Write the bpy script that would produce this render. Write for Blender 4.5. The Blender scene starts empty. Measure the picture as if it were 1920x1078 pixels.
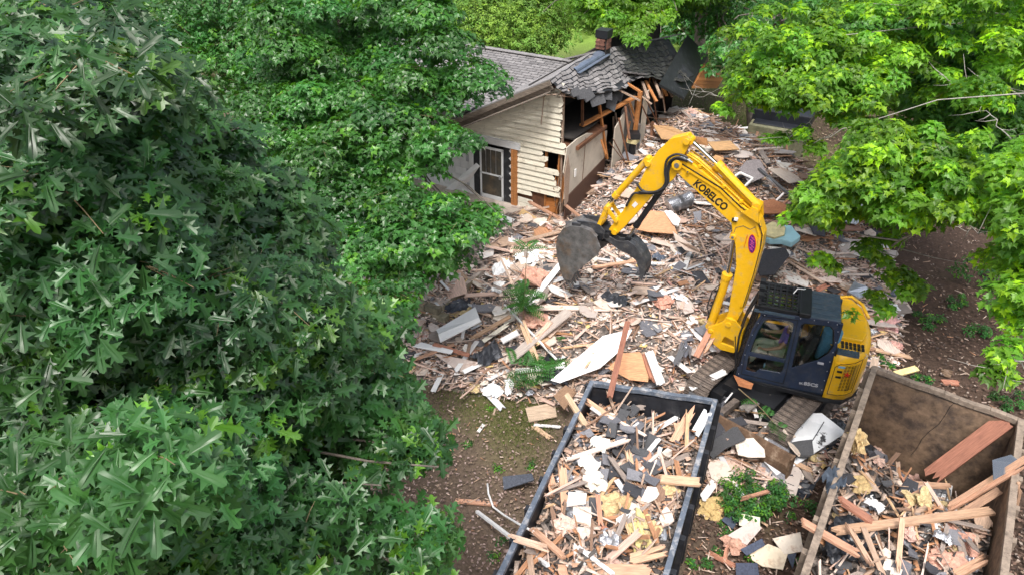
import bpy, math, random
import numpy as np
from mathutils import Vector, Matrix, Quaternion, noise
from mathutils.geometry import tessellate_polygon

random.seed(7)
RNG = np.random.default_rng(11)
SC = bpy.context.scene
COL = SC.collection
R = math.radians
D2 = lambda v: Vector(v)

# ------------------------------------------------------------------ camera
FPX, PITCH, CAMH = 1371.0, R(33), 10.5
cam_d = bpy.data.cameras.new("camera")
cam_d.sensor_width = 36.0
cam_d.lens = FPX / 1920 * 36.0
cam_d.clip_start = 0.05
cam_d.clip_end = 900
cam = bpy.data.objects.new("camera", cam_d)
cam.location = (0, 0, CAMH)
cam.rotation_euler = (R(90) - PITCH, 0, 0)
COL.objects.link(cam)
SC.camera = cam

# ------------------------------------------------------------------ sky, sun, exposure
SUN_EL, SUN_AZ = R(64), R(192)          # compass-like: direction the light comes from, measured from +Y clockwise
world = bpy.data.worlds.new("World")
SC.world = world
world.use_nodes = True
nt = world.node_tree
bg = nt.nodes["Background"]
sky = nt.nodes.new("ShaderNodeTexSky")
sky.sky_type = 'NISHITA'
sky.sun_disc = False
sky.sun_elevation = SUN_EL
sky.sun_rotation = SUN_AZ
sky.air_density = 1.2
sky.dust_density = 6.0
sky.ozone_density = 1.0
hs = nt.nodes.new("ShaderNodeHueSaturation")
hs.inputs["Saturation"].default_value = 0.62
nt.links.new(sky.outputs[0], hs.inputs["Color"])
nt.links.new(hs.outputs[0], bg.inputs["Color"])
bg.inputs["Strength"].default_value = 0.13
sun_d = bpy.data.lights.new("sun", 'SUN')
sun_d.energy = 1.4
sun_d.angle = R(11)
sun_d.color = (1.0, 0.98, 0.95)
sun = bpy.data.objects.new("sun", sun_d)
sdir = Vector((math.sin(SUN_AZ) * math.cos(SUN_EL), math.cos(SUN_AZ) * math.cos(SUN_EL), math.sin(SUN_EL)))
sun.rotation_euler = sdir.to_track_quat('Z', 'Y').to_euler()
sun.location = (0, 0, 30)
COL.objects.link(sun)
SC.view_settings.view_transform = 'Standard'
SC.view_settings.look = 'None'
SC.view_settings.exposure = 0.95
SC.view_settings.gamma = 1.0
SC.view_settings.use_curve_mapping = False
SC.render.engine = 'CYCLES'
SC.cycles.use_denoising = True
SC.cycles.max_bounces = 7
SC.cycles.diffuse_bounces = 2
SC.cycles.glossy_bounces = 2
SC.cycles.transmission_bounces = 4
SC.cycles.transparent_max_bounces = 12
SC.cycles.caustics_reflective = False
SC.cycles.caustics_refractive = False

# ------------------------------------------------------------------ measuring helpers (pixels of the survey photo -> metres)
CP, SP = math.cos(PITCH), math.sin(PITCH)
def ray(px, py):
    u = (px - 960) / FPX; v = (539 - py) / FPX
    return Vector((u, CP + v * SP, -SP + v * CP))
def at(px, py, z=0.0):
    d = ray(px, py); t = (z - CAMH) / d.z
    return Vector((d.x * t, d.y * t, z))
def atd(px, py, D):
    d = ray(px, py)
    return Vector((d.x * D, d.y * D, CAMH + d.z * D))
def proj(p):
    z = p[2] - CAMH
    f = p[1] * CP - z * SP; u = p[1] * SP + z * CP
    return 960 + FPX * p[0] / f, 539 - FPX * u / f, f

# ------------------------------------------------------------------ mesh helpers
class MB:
    """collects pieces of one mesh"""
    def __init__(self):
        self.v = []; self.f = []; self.c = []; self.m = []
    def add(self, verts, faces, tint=(1, 1, 1), mi=0):
        n = len(self.v)
        self.v.extend([tuple(p) for p in verts])
        self.f.extend([tuple(i + n for i in f) for f in faces])
        self.c.extend([tint] * len(verts))
        self.m.extend([mi] * len(faces))
        return self
    def box(self, c, s, M=None, tint=(1, 1, 1), mi=0, taper=(1, 1)):
        hx, hy, hz = s[0] / 2, s[1] / 2, s[2] / 2
        vs = []
        for z in (-1, 1):
            k = taper if z > 0 else (1, 1)
            for x, y in ((-1, -1), (1, -1), (1, 1), (-1, 1)):
                p = Vector((x * hx * k[0], y * hy * k[1], z * hz))
                if M is not None: p = M @ p
                vs.append(p + Vector(c))
        return self.add(vs, BOXF, tint, mi)
    def bbox(self, x0, x1, y0, y1, z0, z1, tint=(1, 1, 1), mi=0):
        return self.box(((x0 + x1) / 2, (y0 + y1) / 2, (z0 + z1) / 2), (x1 - x0, y1 - y0, z1 - z0), None, tint, mi)
    def bar(self, p0, p1, w, h, up=(0, 0, 1), tint=(1, 1, 1), mi=0):
        p0 = Vector(p0); p1 = Vector(p1)
        return self.box((p0 + p1) / 2, ((p1 - p0).length, w, h), frame(p1 - p0, up), tint, mi)
    def tube(self, pts, r, n=8, tint=(1, 1, 1), mi=0, cap=True):
        pts = [Vector(p) for p in pts]
        rs = r if isinstance(r, (list, tuple)) else [r] * len(pts)
        vs = []; fs = []
        prev = None
        for i, p in enumerate(pts):
            d = (pts[min(i + 1, len(pts) - 1)] - pts[max(i - 1, 0)])
            if d.length < 1e-9: d = Vector((0, 0, 1))
            d.normalize()
            if prev is None:
                a = d.orthogonal().normalized()
            else:
                a = (prev - d * prev.dot(d))
                a = a.normalized() if a.length > 1e-6 else d.orthogonal().normalized()
            prev = a
            b = d.cross(a)
            for k in range(n):
                t = 2 * math.pi * k / n
                vs.append(p + (a * math.cos(t) + b * math.sin(t)) * rs[i])
        for i in range(len(pts) - 1):
            for k in range(n):
                fs.append((i * n + k, i * n + (k + 1) % n, (i + 1) * n + (k + 1) % n, (i + 1) * n + k))
        if cap:
            fs.append(tuple(range(n - 1, -1, -1)))
            fs.append(tuple(range((len(pts) - 1) * n, len(pts) * n)))
        return self.add(vs, fs, tint, mi)
    def prism(self, outline, t, M=None, holes=(), tint=(1, 1, 1), mi=0, c0=-0.5):
        """outline in local xy, extruded along local z from c0*t to (c0+1)*t"""
        loops = [list(outline)] + [list(h) for h in holes]
        flat = [p for l in loops for p in l]
        polys = [[Vector((p[0], p[1], 0)) for p in l] for l in loops]
        n = len(flat)
        if holes or len(outline) > 4:
            tris = [tuple(x) for x in tessellate_polygon(polys)]
        else:
            tris = [tuple(range(len(outline)))]
        z0, z1 = c0 * t, (c0 + 1) * t
        vs = [Vector((p[0], p[1], z0)) for p in flat] + [Vector((p[0], p[1], z1)) for p in flat]
        if M is not None: vs = [M @ v for v in vs]
        fs = []
        for tr in tris:
            fs.append(tuple(tr)); fs.append(tuple(i + n for i in reversed(tr)))
        k = 0
        for l in loops:
            m = len(l)
            for i in range(m):
                a, b = k + i, k + (i + 1) % m
                fs.append((a, b, b + n, a + n))
            k += m
        return self.add(vs, fs, tint, mi)
    def build(self, name, mat, parent=None, smooth=False, fix=True, bevel=0, auto=False):
        me = bpy.data.meshes.new(name)
        me.from_pydata(self.v, [], self.f)
        mats = mat if isinstance(mat, (list, tuple)) else [mat]
        for m in mats: me.materials.append(m)
        if len(mats) > 1: me.polygons.foreach_set("material_index", self.m)
        a = me.color_attributes.new("tint", 'FLOAT_COLOR', 'POINT')
        arr = np.ones((len(self.v), 4), dtype=np.float32)
        if self.v: arr[:, :3] = np.array(self.c, dtype=np.float32)
        a.data.foreach_set("color", arr.ravel())
        if fix:
            import bmesh
            bm = bmesh.new(); bm.from_mesh(me)
            bmesh.ops.recalc_face_normals(bm, faces=bm.faces)
            bm.to_mesh(me); bm.free()
        if smooth:
            me.polygons.foreach_set("use_smooth", [True] * len(me.polygons))
            if auto: me.set_sharp_from_angle(angle=R(38))
        me.update()
        o = bpy.data.objects.new(name, me)
        COL.objects.link(o)
        if parent is not None: o.parent = parent
        if bevel:
            b = o.modifiers.new("edge", 'BEVEL'); b.width = bevel; b.segments = 2; b.limit_method = 'ANGLE'; b.angle_limit = R(35)
        return o
BOXF = [(0, 3, 2, 1), (4, 5, 6, 7), (0, 1, 5, 4), (1, 2, 6, 5), (2, 3, 7, 6), (3, 0, 4, 7)]
def frame(d, up=(0, 0, 1)):
    x = Vector(d).normalized(); up = Vector(up)
    if abs(x.dot(up.normalized())) > 0.999: up = Vector((0, 1, 0)) if abs(x.y) < .9 else Vector((1, 0, 0))
    y = up.cross(x).normalized(); z = x.cross(y)
    return Matrix(((x.x, y.x, z.x), (x.y, y.y, z.y), (x.z, y.z, z.z)))
def frame4(d, up, p):
    m = frame(d, up).to_4x4(); m.translation = Vector(p); return m
XZ = Matrix(((1, 0, 0, 0), (0, 0, -1, 0), (0, 1, 0, 0), (0, 0, 0, 1)))   # outline x,y -> x,z ; extrusion -> -y
def XZat(y): return Matrix.Translation((0, y, 0)) @ XZ

def tag(o, label=None, cat=None, group=None, kind=None):
    if label: o["label"] = label
    if cat: o["category"] = cat
    if group: o["group"] = group
    if kind: o["kind"] = kind
    return o
def thing(name, label, cat, loc=(0, 0, 0), rz=0.0, group=None):
    o = bpy.data.objects.new(name, None)
    o.empty_display_size = 0.2
    o.location = loc; o.rotation_euler = (0, 0, rz)
    COL.objects.link(o)
    return tag(o, label, cat, group)
def obj_of(name, me, parent=None):
    o = bpy.data.objects.new(name, me); COL.objects.link(o)
    if parent is not None: o.parent = parent
    return o

# ------------------------------------------------------------------ materials
def mat(name, col, rough=0.7, metal=0.0, nscale=6.0, namt=0.25, bump=0.0, bscale=40.0, tint=True, stretch=None,
        col2=None, c2scale=2.0, c2lo=0.5, c2hi=0.62, spec=0.5, coord="Object", rand=0.0, coat=0.0):
    m = bpy.data.materials.new(name); m.use_nodes = True
    t = m.node_tree; N = t.nodes; L = t.links
    p = N["Principled BSDF"]
    p.inputs["Roughness"].default_value = rough
    p.inputs["Metallic"].default_value = metal
    p.inputs["Specular IOR Level"].default_value = spec
    if coat:
        p.inputs["Coat Weight"].default_value = coat; p.inputs["Coat Roughness"].default_value = 0.12
    tc = N.new("ShaderNodeTexCoord")
    src = tc.outputs[coord]
    if stretch:
        mp = N.new("ShaderNodeMapping"); mp.inputs["Scale"].default_value = stretch
        L.new(src, mp.inputs["Vector"]); src = mp.outputs[0]
    nz = N.new("ShaderNodeTexNoise"); nz.inputs["Scale"].default_value = nscale; nz.inputs["Detail"].default_value = 6
    nz.inputs["Roughness"].default_value = 0.65
    L.new(src, nz.inputs["Vector"])
    mr = N.new("ShaderNodeMapRange")
    mr.inputs["From Min"].default_value = 0.3; mr.inputs["From Max"].default_value = 0.7
    mr.inputs["To Min"].default_value = 1 - namt; mr.inputs["To Max"].default_value = 1 + namt
    L.new(nz.outputs["Fac"], mr.inputs["Value"])
    base = N.new("ShaderNodeRGB"); base.outputs[0].default_value = (*col, 1)
    cur = base.outputs[0]
    if col2:
        n2 = N.new("ShaderNodeTexNoise"); n2.inputs["Scale"].default_value = c2scale; n2.inputs["Detail"].default_value = 8
        n2.inputs["Roughness"].default_value = 0.7
        L.new(tc.outputs[coord], n2.inputs["Vector"])
        r2 = N.new("ShaderNodeMapRange"); r2.inputs["From Min"].default_value = c2lo; r2.inputs["From Max"].default_value = c2hi
        L.new(n2.outputs["Fac"], r2.inputs["Value"])
        mx = N.new("ShaderNodeMix"); mx.data_type = 'RGBA'
        L.new(r2.outputs[0], mx.inputs["Factor"]); L.new(cur, mx.inputs[6]); mx.inputs[7].default_value = (*col2, 1)
        cur = mx.outputs[2]
    vm = N.new("ShaderNodeVectorMath"); vm.operation = 'MULTIPLY'
    L.new(cur, vm.inputs[0]); L.new(mr.outputs[0], vm.inputs[1])
    cur = vm.outputs[0]
    if tint:
        at_ = N.new("ShaderNodeAttribute"); at_.attribute_name = "tint"
        v2 = N.new("ShaderNodeVectorMath"); v2.operation = 'MULTIPLY'
        L.new(cur, v2.inputs[0]); L.new(at_.outputs["Color"], v2.inputs[1]); cur = v2.outputs[0]
    if rand:
        oi = N.new("ShaderNodeObjectInfo")
        r3 = N.new("ShaderNodeMapRange"); r3.inputs["To Min"].default_value = 1 - rand; r3.inputs["To Max"].default_value = 1 + rand
        L.new(oi.outputs["Random"], r3.inputs["Value"])
        v3 = N.new("ShaderNodeVectorMath"); v3.operation = 'MULTIPLY'
        L.new(cur, v3.inputs[0]); L.new(r3.outputs[0], v3.inputs[1]); cur = v3.outputs[0]
    L.new(cur, p.inputs["Base Color"])
    if bump:
        nb = N.new("ShaderNodeTexNoise"); nb.inputs["Scale"].default_value = bscale; nb.inputs["Detail"].default_value = 4
        L.new(src, nb.inputs["Vector"])
        bp = N.new("ShaderNodeBump"); bp.inputs["Strength"].default_value = bump; bp.inputs["Distance"].default_value = 0.02
        L.new(nb.outputs["Fac"], bp.inputs["Height"]); L.new(bp.outputs[0], p.inputs["Normal"])
    return m

def leafmat(name, col, trans, rough=0.4, spec=0.5, tmix=0.35):
    m = bpy.data.materials.new(name); m.use_nodes = True
    t = m.node_tree; N = t.nodes; L = t.links
    p = N["Principled BSDF"]; out = N["Material Output"]
    p.inputs["Roughness"].default_value = rough
    p.inputs["Specular IOR Level"].default_value = spec
    at_ = N.new("ShaderNodeAttribute"); at_.attribute_name = "tint"
    def mul(c):
        v = N.new("ShaderNodeVectorMath"); v.operation = 'MULTIPLY'
        v.inputs[0].default_value = c; L.new(at_.outputs["Color"], v.inputs[1]); return v.outputs[0]
    L.new(mul(col), p.inputs["Base Color"])
    tr = N.new("ShaderNodeBsdfTranslucent"); L.new(mul(trans), tr.inputs["Color"])
    mx = N.new("ShaderNodeMixShader"); mx.inputs[0].default_value = tmix
    L.new(p.outputs[0], mx.inputs[1]); L.new(tr.outputs[0], mx.inputs[2]); L.new(mx.outputs[0], out.inputs[0])
    return m

def glassmat(name, tintc=(0.75, 0.85, 0.82), gloss=0.12):
    m = bpy.data.materials.new(name); m.use_nodes = True
    t = m.node_tree; N = t.nodes; L = t.links
    out = N["Material Output"]; N.remove(N["Principled BSDF"])
    tr = N.new("ShaderNodeBsdfTransparent"); tr.inputs[0].default_value = (*tintc, 1)
    gl = N.new("ShaderNodeBsdfGlossy"); gl.inputs["Roughness"].default_value = 0.04
    fr = N.new("ShaderNodeFresnel"); fr.inputs[0].default_value = 1.5
    ad = N.new("ShaderNodeMath"); ad.operation = 'ADD'; ad.inputs[1].default_value = gloss; ad.use_clamp = True
    fm = N.new("ShaderNodeMath"); fm.operation = 'MULTIPLY'; fm.inputs[1].default_value = 0.55
    L.new(fr.outputs[0], fm.inputs[0]); L.new(fm.outputs[0], ad.inputs[0])
    mx = N.new("ShaderNodeMixShader")
    L.new(ad.outputs[0], mx.inputs[0]); L.new(tr.outputs[0], mx.inputs[1]); L.new(gl.outputs[0], mx.inputs[2])
    L.new(mx.outputs[0], out.inputs[0])
    return m

M = {}
WOODX = (1.2, 14, 14)
M['wood'] = mat("wood", (0.40, 0.29, 0.22), 0.75, nscale=3.5, namt=0.35, stretch=WOODX, bump=0.4, bscale=9)
M['drywall'] = mat("drywall", (0.74, 0.70, 0.66), 0.85, nscale=5, namt=0.10, col2=(0.50, 0.40, 0.34), c2scale=4, c2lo=.52, c2hi=.66)
M['white'] = mat("white_board", (0.80, 0.79, 0.78), 0.55, nscale=5, namt=0.06, col2=(0.45, 0.40, 0.36), c2scale=9, c2lo=.62, c2hi=.72)
M['shingle'] = mat("shingle", (0.075, 0.076, 0.082), 0.9, nscale=30, namt=0.35, bump=0.3, bscale=60)
M['insul'] = mat("insulation", (0.60, 0.42, 0.36), 0.95, nscale=9, namt=0.35, bump=0.9, bscale=14)
M['metal'] = mat("thin_metal", (0.62, 0.63, 0.66), 0.3, metal=0.85, nscale=9, namt=0.2, bump=0.7, bscale=12)
M['plastic'] = mat("plastic_sheet", (1, 1, 1), 0.35, nscale=5, namt=0.12, bump=0.5, bscale=8)
M['rubblefill'] = mat("rubble_fill", (0.30, 0.25, 0.22), 0.9, nscale=22, namt=0.55, bump=1.0, bscale=30, col2=(0.07, 0.062, 0.058), c2scale=7, c2lo=.40, c2hi=.58)  # dark mottling puts the shade of gaps between pieces into the colour
M['yellow'] = mat("machine_yellow", (0.82, 0.46, 0.012), 0.38, nscale=3, namt=0.10, col2=(0.42, 0.31, 0.14), c2scale=6, c2lo=.52, c2hi=.76, coat=0.15)
M['navy'] = mat("machine_navy", (0.022, 0.036, 0.072), 0.38, nscale=3, namt=0.2, col2=(0.07, 0.075, 0.085), c2scale=5, c2lo=.5, c2hi=.8, coat=0.2)
M['slate'] = mat("dusty_roof_paint", (0.055, 0.085, 0.115), 0.5, nscale=6, namt=0.25, col2=(0.12, 0.13, 0.14), c2scale=8, c2lo=.5, c2hi=.75)
M['black'] = mat("black_steel", (0.014, 0.015, 0.018), 0.45, nscale=6, namt=0.3)
M['rubber'] = mat("rubber_hose", (0.025, 0.026, 0.03), 0.5, nscale=6, namt=0.2)
M['chrome'] = mat("chrome_rod", (0.75, 0.75, 0.76), 0.16, metal=1.0, nscale=5, namt=0.08)
M['bucket'] = mat("worn_bucket_steel", (0.16, 0.158, 0.16), 0.5, metal=0.35, nscale=6, namt=0.5, bump=0.4, bscale=20, col2=(0.17, 0.125, 0.095), c2scale=2.4, c2lo=.48, c2hi=.66)
M['thumb'] = mat("dark_thumb_steel", (0.06, 0.063, 0.072), 0.45, metal=0.3, nscale=8, namt=0.4, col2=(0.17, 0.16, 0.15), c2scale=6, c2lo=.5, c2hi=.75)
M['stained'] = mat("stained_white_panel", (0.72, 0.74, 0.77), 0.5, nscale=5, namt=0.08, col2=(0.03, 0.03, 0.035), c2scale=3.2, c2lo=.60, c2hi=.63)
M['track'] = mat("muddy_track", (0.125, 0.10, 0.085), 0.85, nscale=9, namt=0.5, bump=0.7, bscale=30, col2=(0.24, 0.19, 0.15), c2scale=5, c2lo=.5, c2hi=.72)
M['blade'] = mat("rusty_blade", (0.15, 0.09, 0.055), 0.7, metal=0.2, nscale=5, namt=0.45, bump=0.4, bscale=20, col2=(0.25, 0.19, 0.14), c2scale=5, c2lo=.52, c2hi=.7)
M['decal_black'] = mat("decal_black", (0.012, 0.012, 0.012), 0.5, namt=0.0, tint=False)
M['decal_grey'] = mat("decal_grey", (0.45, 0.46, 0.5), 0.5, namt=0.0, tint=False)
M['purple'] = mat("decal_purple", (0.10, 0.012, 0.16), 0.45, namt=0.0, tint=False)
M['pink'] = mat("decal_pink", (0.65, 0.10, 0.30), 0.45, namt=0.0, tint=False)
M['red'] = mat("red", (0.65, 0.03, 0.02), 0.5, namt=0.05)
M['glass'] = glassmat("cab_glass", (0.93, 0.97, 0.96), 0.04)
M['skylight'] = glassmat("roof_glass", (0.92, 0.96, 0.9), 0.38)
M['siding'] = mat("cream_siding", (0.80, 0.76, 0.65), 0.6, nscale=4, namt=0.12, stretch=(1, 1, 6), col2=(0.34, 0.29, 0.21), c2scale=4, c2lo=.55, c2hi=.75, rand=0.07)
M['white_siding'] = mat("white_siding", (0.72, 0.73, 0.74), 0.6, nscale=4, namt=0.08, col2=(0.5, 0.5, 0.48), c2scale=4, c2lo=.6, c2hi=.8, rand=0.05)
M['roofing'] = mat("roof_shingle", (0.205, 0.195, 0.195), 0.9, nscale=40, namt=0.25, bump=0.25, bscale=80, col2=(0.30, 0.285, 0.28), c2scale=2, c2lo=.5, c2hi=.8, rand=0.12)
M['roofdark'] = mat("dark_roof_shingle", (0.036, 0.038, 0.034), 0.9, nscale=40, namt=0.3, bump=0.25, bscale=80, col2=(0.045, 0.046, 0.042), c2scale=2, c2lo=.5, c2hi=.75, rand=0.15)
M['felt'] = mat("roofing_felt", (0.020, 0.022, 0.026), 0.55, nscale=5, namt=0.4, bump=0.5, bscale=6, col2=(0.055, 0.058, 0.065), c2scale=5, c2lo=.55, c2hi=.7)
M['fascia'] = mat("weathered_fascia", (0.19, 0.155, 0.125), 0.85, nscale=5, namt=0.45, stretch=(1, 8, 8), bump=0.5, bscale=12)
M['orangewood'] = mat("orange_wood", (0.46, 0.19, 0.06), 0.7, nscale=4, namt=0.35, stretch=WOODX, bump=0.3, bscale=10)
M['darkwood'] = mat("old_dark_wood", (0.14, 0.06, 0.03), 0.8, nscale=4, namt=0.4, bump=0.4, bscale=12)
M['plaster'] = mat("interior_panel", (0.56, 0.50, 0.42), 0.85, nscale=3, namt=0.10, col2=(0.36, 0.30, 0.24), c2scale=2.4, c2lo=.56, c2hi=.7)
M['brownpanel'] = mat("brown_wainscot", (0.09, 0.045, 0.03), 0.6, nscale=8, namt=0.3, stretch=(8, 8, 1))
M['void'] = mat("painted_shade_black", (0.028, 0.024, 0.022), 0.95, nscale=4, namt=0.4)  # interior shade put into a near-black colour; also the chimney's own black
M['concrete'] = mat("concrete", (0.44, 0.38, 0.33), 0.9, nscale=5, namt=0.2, bump=0.2, bscale=30, col2=(0.58, 0.50, 0.44), c2scale=2.5, c2lo=.45, c2hi=.65)
M['block'] = mat("old_block", (0.27, 0.23, 0.16), 0.9, nscale=10, namt=0.3, bump=0.5, bscale=30, col2=(0.16, 0.15, 0.10), c2scale=4, c2lo=.45, c2hi=.65, rand=0.15)
M['brick'] = mat("brick_red", (0.13, 0.06, 0.042), 0.9, nscale=20, namt=0.35, rand=0.25)
M['bark'] = mat("bark", (0.13, 0.11, 0.09), 0.9, nscale=8, namt=0.4, bump=0.8, bscale=25)
M['palebark'] = mat("pale_dead_bark", (0.30, 0.28, 0.25), 0.85, nscale=14, namt=0.3, bump=0.3, bscale=30)
M['twig'] = mat("twig", (0.20, 0.15, 0.08), 0.8, nscale=8, namt=0.3)
M['dumpgrey'] = mat("dumpster_grey", (0.11, 0.135, 0.175), 0.5, nscale=4, namt=0.25, col2=(0.36, 0.36, 0.37), c2scale=7, c2lo=.50, c2hi=.66)
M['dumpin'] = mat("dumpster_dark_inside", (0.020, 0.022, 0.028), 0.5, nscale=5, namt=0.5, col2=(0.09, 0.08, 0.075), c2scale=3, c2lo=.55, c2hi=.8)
M['dumpbrown'] = mat("dumpster_rusty_inside", (0.215, 0.145, 0.095), 0.8, nscale=7, namt=0.5, bump=0.4, bscale=14, col2=(0.09, 0.065, 0.052), c2scale=2.6, c2lo=.46, c2hi=.64)
M['dumprim'] = mat("dumpster_dusty_rim", (0.26, 0.205, 0.16), 0.8, nscale=9, namt=0.35, bump=0.4, bscale=24, col2=(0.12, 0.09, 0.07), c2scale=6, c2lo=.52, c2hi=.68)
M['purpleshirt'] = mat("purple_shirt", (0.17, 0.10, 0.44), 0.85, nscale=8, namt=0.2)
M['khaki'] = mat("khaki_trousers", (0.42, 0.43, 0.34), 0.85, nscale=8, namt=0.15)
M['skin'] = mat("skin", (0.42, 0.22, 0.15), 0.55, nscale=8, namt=0.08)
M['hair'] = mat("brown_hair", (0.03, 0.02, 0.014), 0.7, nscale=20, namt=0.3)
M['seat'] = mat("seat_fabric", (0.03, 0.032, 0.035), 0.85, nscale=10, namt=0.2)
M['bluecloth'] = mat("blue_bag", (0.20, 0.40, 0.55), 0.7, nscale=8, namt=0.2, bump=0.4, bscale=10)
M['cyan'] = mat("light_blue_foam", (0.36, 0.62, 0.70), 0.6, nscale=3, namt=0.12)
M['paleyellow'] = mat("pale_yellow_foam", (0.70, 0.62, 0.34), 0.85, nscale=7, namt=0.25, bump=0.6, bscale=12)
M['litter'] = mat("leaf_litter", (1, 1, 1), 0.85, nscale=5, namt=0.1)
M['oakleaf'] = leafmat("oak_leaf", (0.030, 0.102, 0.021), (0.11, 0.31, 0.02), 0.40, 0.62, 0.20)
M['mapleleaf'] = leafmat("maple_leaf", (0.042, 0.150, 0.024), (0.13, 0.40, 0.02), 0.38, 0.6, 0.28)
M['midleaf'] = leafmat("mid_maple_leaf", (0.062, 0.175, 0.028), (0.15, 0.40, 0.03), 0.42, 0.42, 0.34)
M['willow'] = leafmat("willow_leaf", (0.17, 0.31, 0.05), (0.30, 0.50, 0.05), 0.5, 0.35, 0.35)
M['brightleaf'] = leafmat("bright_maple_leaf", (0.118, 0.275, 0.024), (0.26, 0.55, 0.03), 0.42, 0.42, 0.38)
M['farleaf'] = leafmat("far_leaf", (0.05, 0.13, 0.028), (0.14, 0.34, 0.04), 0.5, 0.35, 0.35)
M['weed'] = leafmat("weed_leaf", (0.045, 0.15, 0.035), (0.12, 0.34, 0.05), 0.5, 0.35, 0.3)
M['grass'] = leafmat("grass_blade", (0.10, 0.15, 0.035), (0.16, 0.25, 0.05), 0.6, 0.3, 0.3)
# ------------------------------------------------------------------ ground, foundation and the height of the rubble
HK = Vector((1.75, 19.1, 0))                       # corner of the standing gable wall
HRZ = R(-30)
HAX = Vector((math.cos(R(150)), math.sin(R(150)), 0)); HBX = Vector((math.cos(R(60)), math.sin(R(60)), 0))
def HW(a, b, z=0.0):                               # house coordinates -> world
    return HK + HAX * a + HBX * b + Vector((0, 0, z))
GX0, GY0, GST, GNX, GNY = -8.0, 4.0, 0.1, 280, 330
def poly_mask(poly):
    xs = GX0 + GST * np.arange(GNX); ys = GY0 + GST * np.arange(GNY)
    X, Y = np.meshgrid(xs, ys, indexing='ij')
    ins = np.zeros(X.shape, bool); n = len(poly)
    for i in range(n):
        x1, y1 = poly[i]; x2, y2 = poly[(i + 1) % n]
        c = ((y1 > Y) != (y2 > Y))
        with np.errstate(divide='ignore', invalid='ignore'):
            xi = (x2 - x1) * (Y - y1) / ((y2 - y1) if y2 != y1 else 1e-9) + x1
        ins ^= (c & (X < xi))
    return ins.astype(np.float64), X, Y
def blur(a, k, it=3):
    for _ in range(it):
        for ax in (0, 1):
            c = np.cumsum(np.concatenate([np.repeat(np.take(a, [0], ax), k + 1, ax), a, np.repeat(np.take(a, [-1], ax), k, ax)], ax), ax)
            n = a.shape[ax]
            hi = np.take(c, np.arange(2 * k + 1, 2 * k + 1 + n), ax); lo = np.take(c, np.arange(0, n), ax)
            a = (hi - lo) / (2 * k + 1)
    return a
RUB_PX = [(835, 478), (905, 428), (965, 412), (1065, 405), (1105, 375), (1140, 320), (1185, 262), (1235, 236), (1335, 236), (1410, 290), (1500, 330), (1545, 385),
          (1625, 425), (1650, 480), (1660, 560), (1650, 640), (1620, 700), (1560, 800), (1500, 850), (1400, 905), (1335, 880), (1345, 770), (1290, 722), (1180, 712),
          (1060, 712), (960, 700), (880, 692), (800, 672), (755, 632), (760, 600), (850, 590), (860, 540), (800, 515)]
RUB = [tuple(at(x, y, 0.4)[:2]) for x, y in RUB_PX]
mask, GXX, GYY = poly_mask(RUB)
RMASK = mask.copy()
soft = blur(mask, 5)
def fpoly(pts): return [tuple(HW(a, b)[:2]) for a, b in pts]
found1, _, _ = poly_mask(fpoly([(0.7, -5.8), (7.5, -5.8), (7.5, 6), (0.7, 6)]))
found2, _, _ = poly_mask(fpoly([(-6.5, -5.3), (0.75, -5.3), (0.75, 9), (-6.5, 9)]))
F1 = blur(found1, 1); F2 = blur(found2, 4)
def gau(px, py, z, r):
    p = at(px, py, z); return np.exp(-((GXX - p.x) ** 2 + (GYY - p.y) ** 2) / (2 * r * r))
bump = 0.70 * gau(1370, 330, .6, 2.1) + 0.45 * gau(1480, 395, .6, 1.7) + 0.30 * gau(1240, 400, .5, 1.8) + 0.32 * gau(1180, 560, .5, 1.7) + 0.25 * gau(1010, 640, .3, 1.3) \
    + 0.35 * gau(1270, 250, .4, 2.0) + 0.45 * gau(1160, 370, .5, 1.2) + 0.5 * gau(1225, 300, .5, 1.5) + 0.25 * gau(1560, 520, .3, 1.6)
ex = np.exp(-(((GXX - 5.3) ** 2 + (GYY - 11.5) ** 2) / (2 * 1.5 ** 2)))
nz = np.zeros_like(GXX)
for k, (sc, am) in enumerate(((0.45, .22), (1.1, .12), (2.6, .06), (6.0, .03))):
    ph = RNG.uniform(0, 50, 2)
    for i in range(0, GNX):
        pass
def vnoise(X, Y, s, seed):
    r = np.random.default_rng(seed).random((256, 256))
    x = X * s + 1000; y = Y * s + 1000
    xi = np.floor(x).astype(int); yi = np.floor(y).astype(int); fx = x - xi; fy = y - yi
    fx = fx * fx * (3 - 2 * fx); fy = fy * fy * (3 - 2 * fy)
    g = lambda a, b: r[a % 256, b % 256]
    return (g(xi, yi) * (1 - fx) + g(xi + 1, yi) * fx) * (1 - fy) + (g(xi, yi + 1) * (1 - fx) + g(xi + 1, yi + 1) * fx) * fy - .5
nz = .40 * vnoise(GXX, GYY, .5, 1) + .26 * vnoise(GXX, GYY, 1.2, 2) + .16 * vnoise(GXX, GYY, 2.7, 3) + .08 * vnoise(GXX, GYY, 6, 4)
fnd = np.maximum(F1, F2 * soft)
HMAP = 0.5 * fnd + soft * (0.16 + bump + nz * 0.85) * (1 - 0.75 * ex)
HMAP = np.maximum(HMAP, 0)
def hfun(x, y):
    i = (x - GX0) / GST; j = (y - GY0) / GST
    if i < 0 or j < 0 or i >= GNX - 1 or j >= GNY - 1: return 0.0
    i0 = int(i); j0 = int(j); fi = i - i0; fj = j - j0
    return float((HMAP[i0, j0] * (1 - fi) + HMAP[i0 + 1, j0] * fi) * (1 - fj) + (HMAP[i0, j0 + 1] * (1 - fi) + HMAP[i0 + 1, j0 + 1] * fi) * fj)
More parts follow.
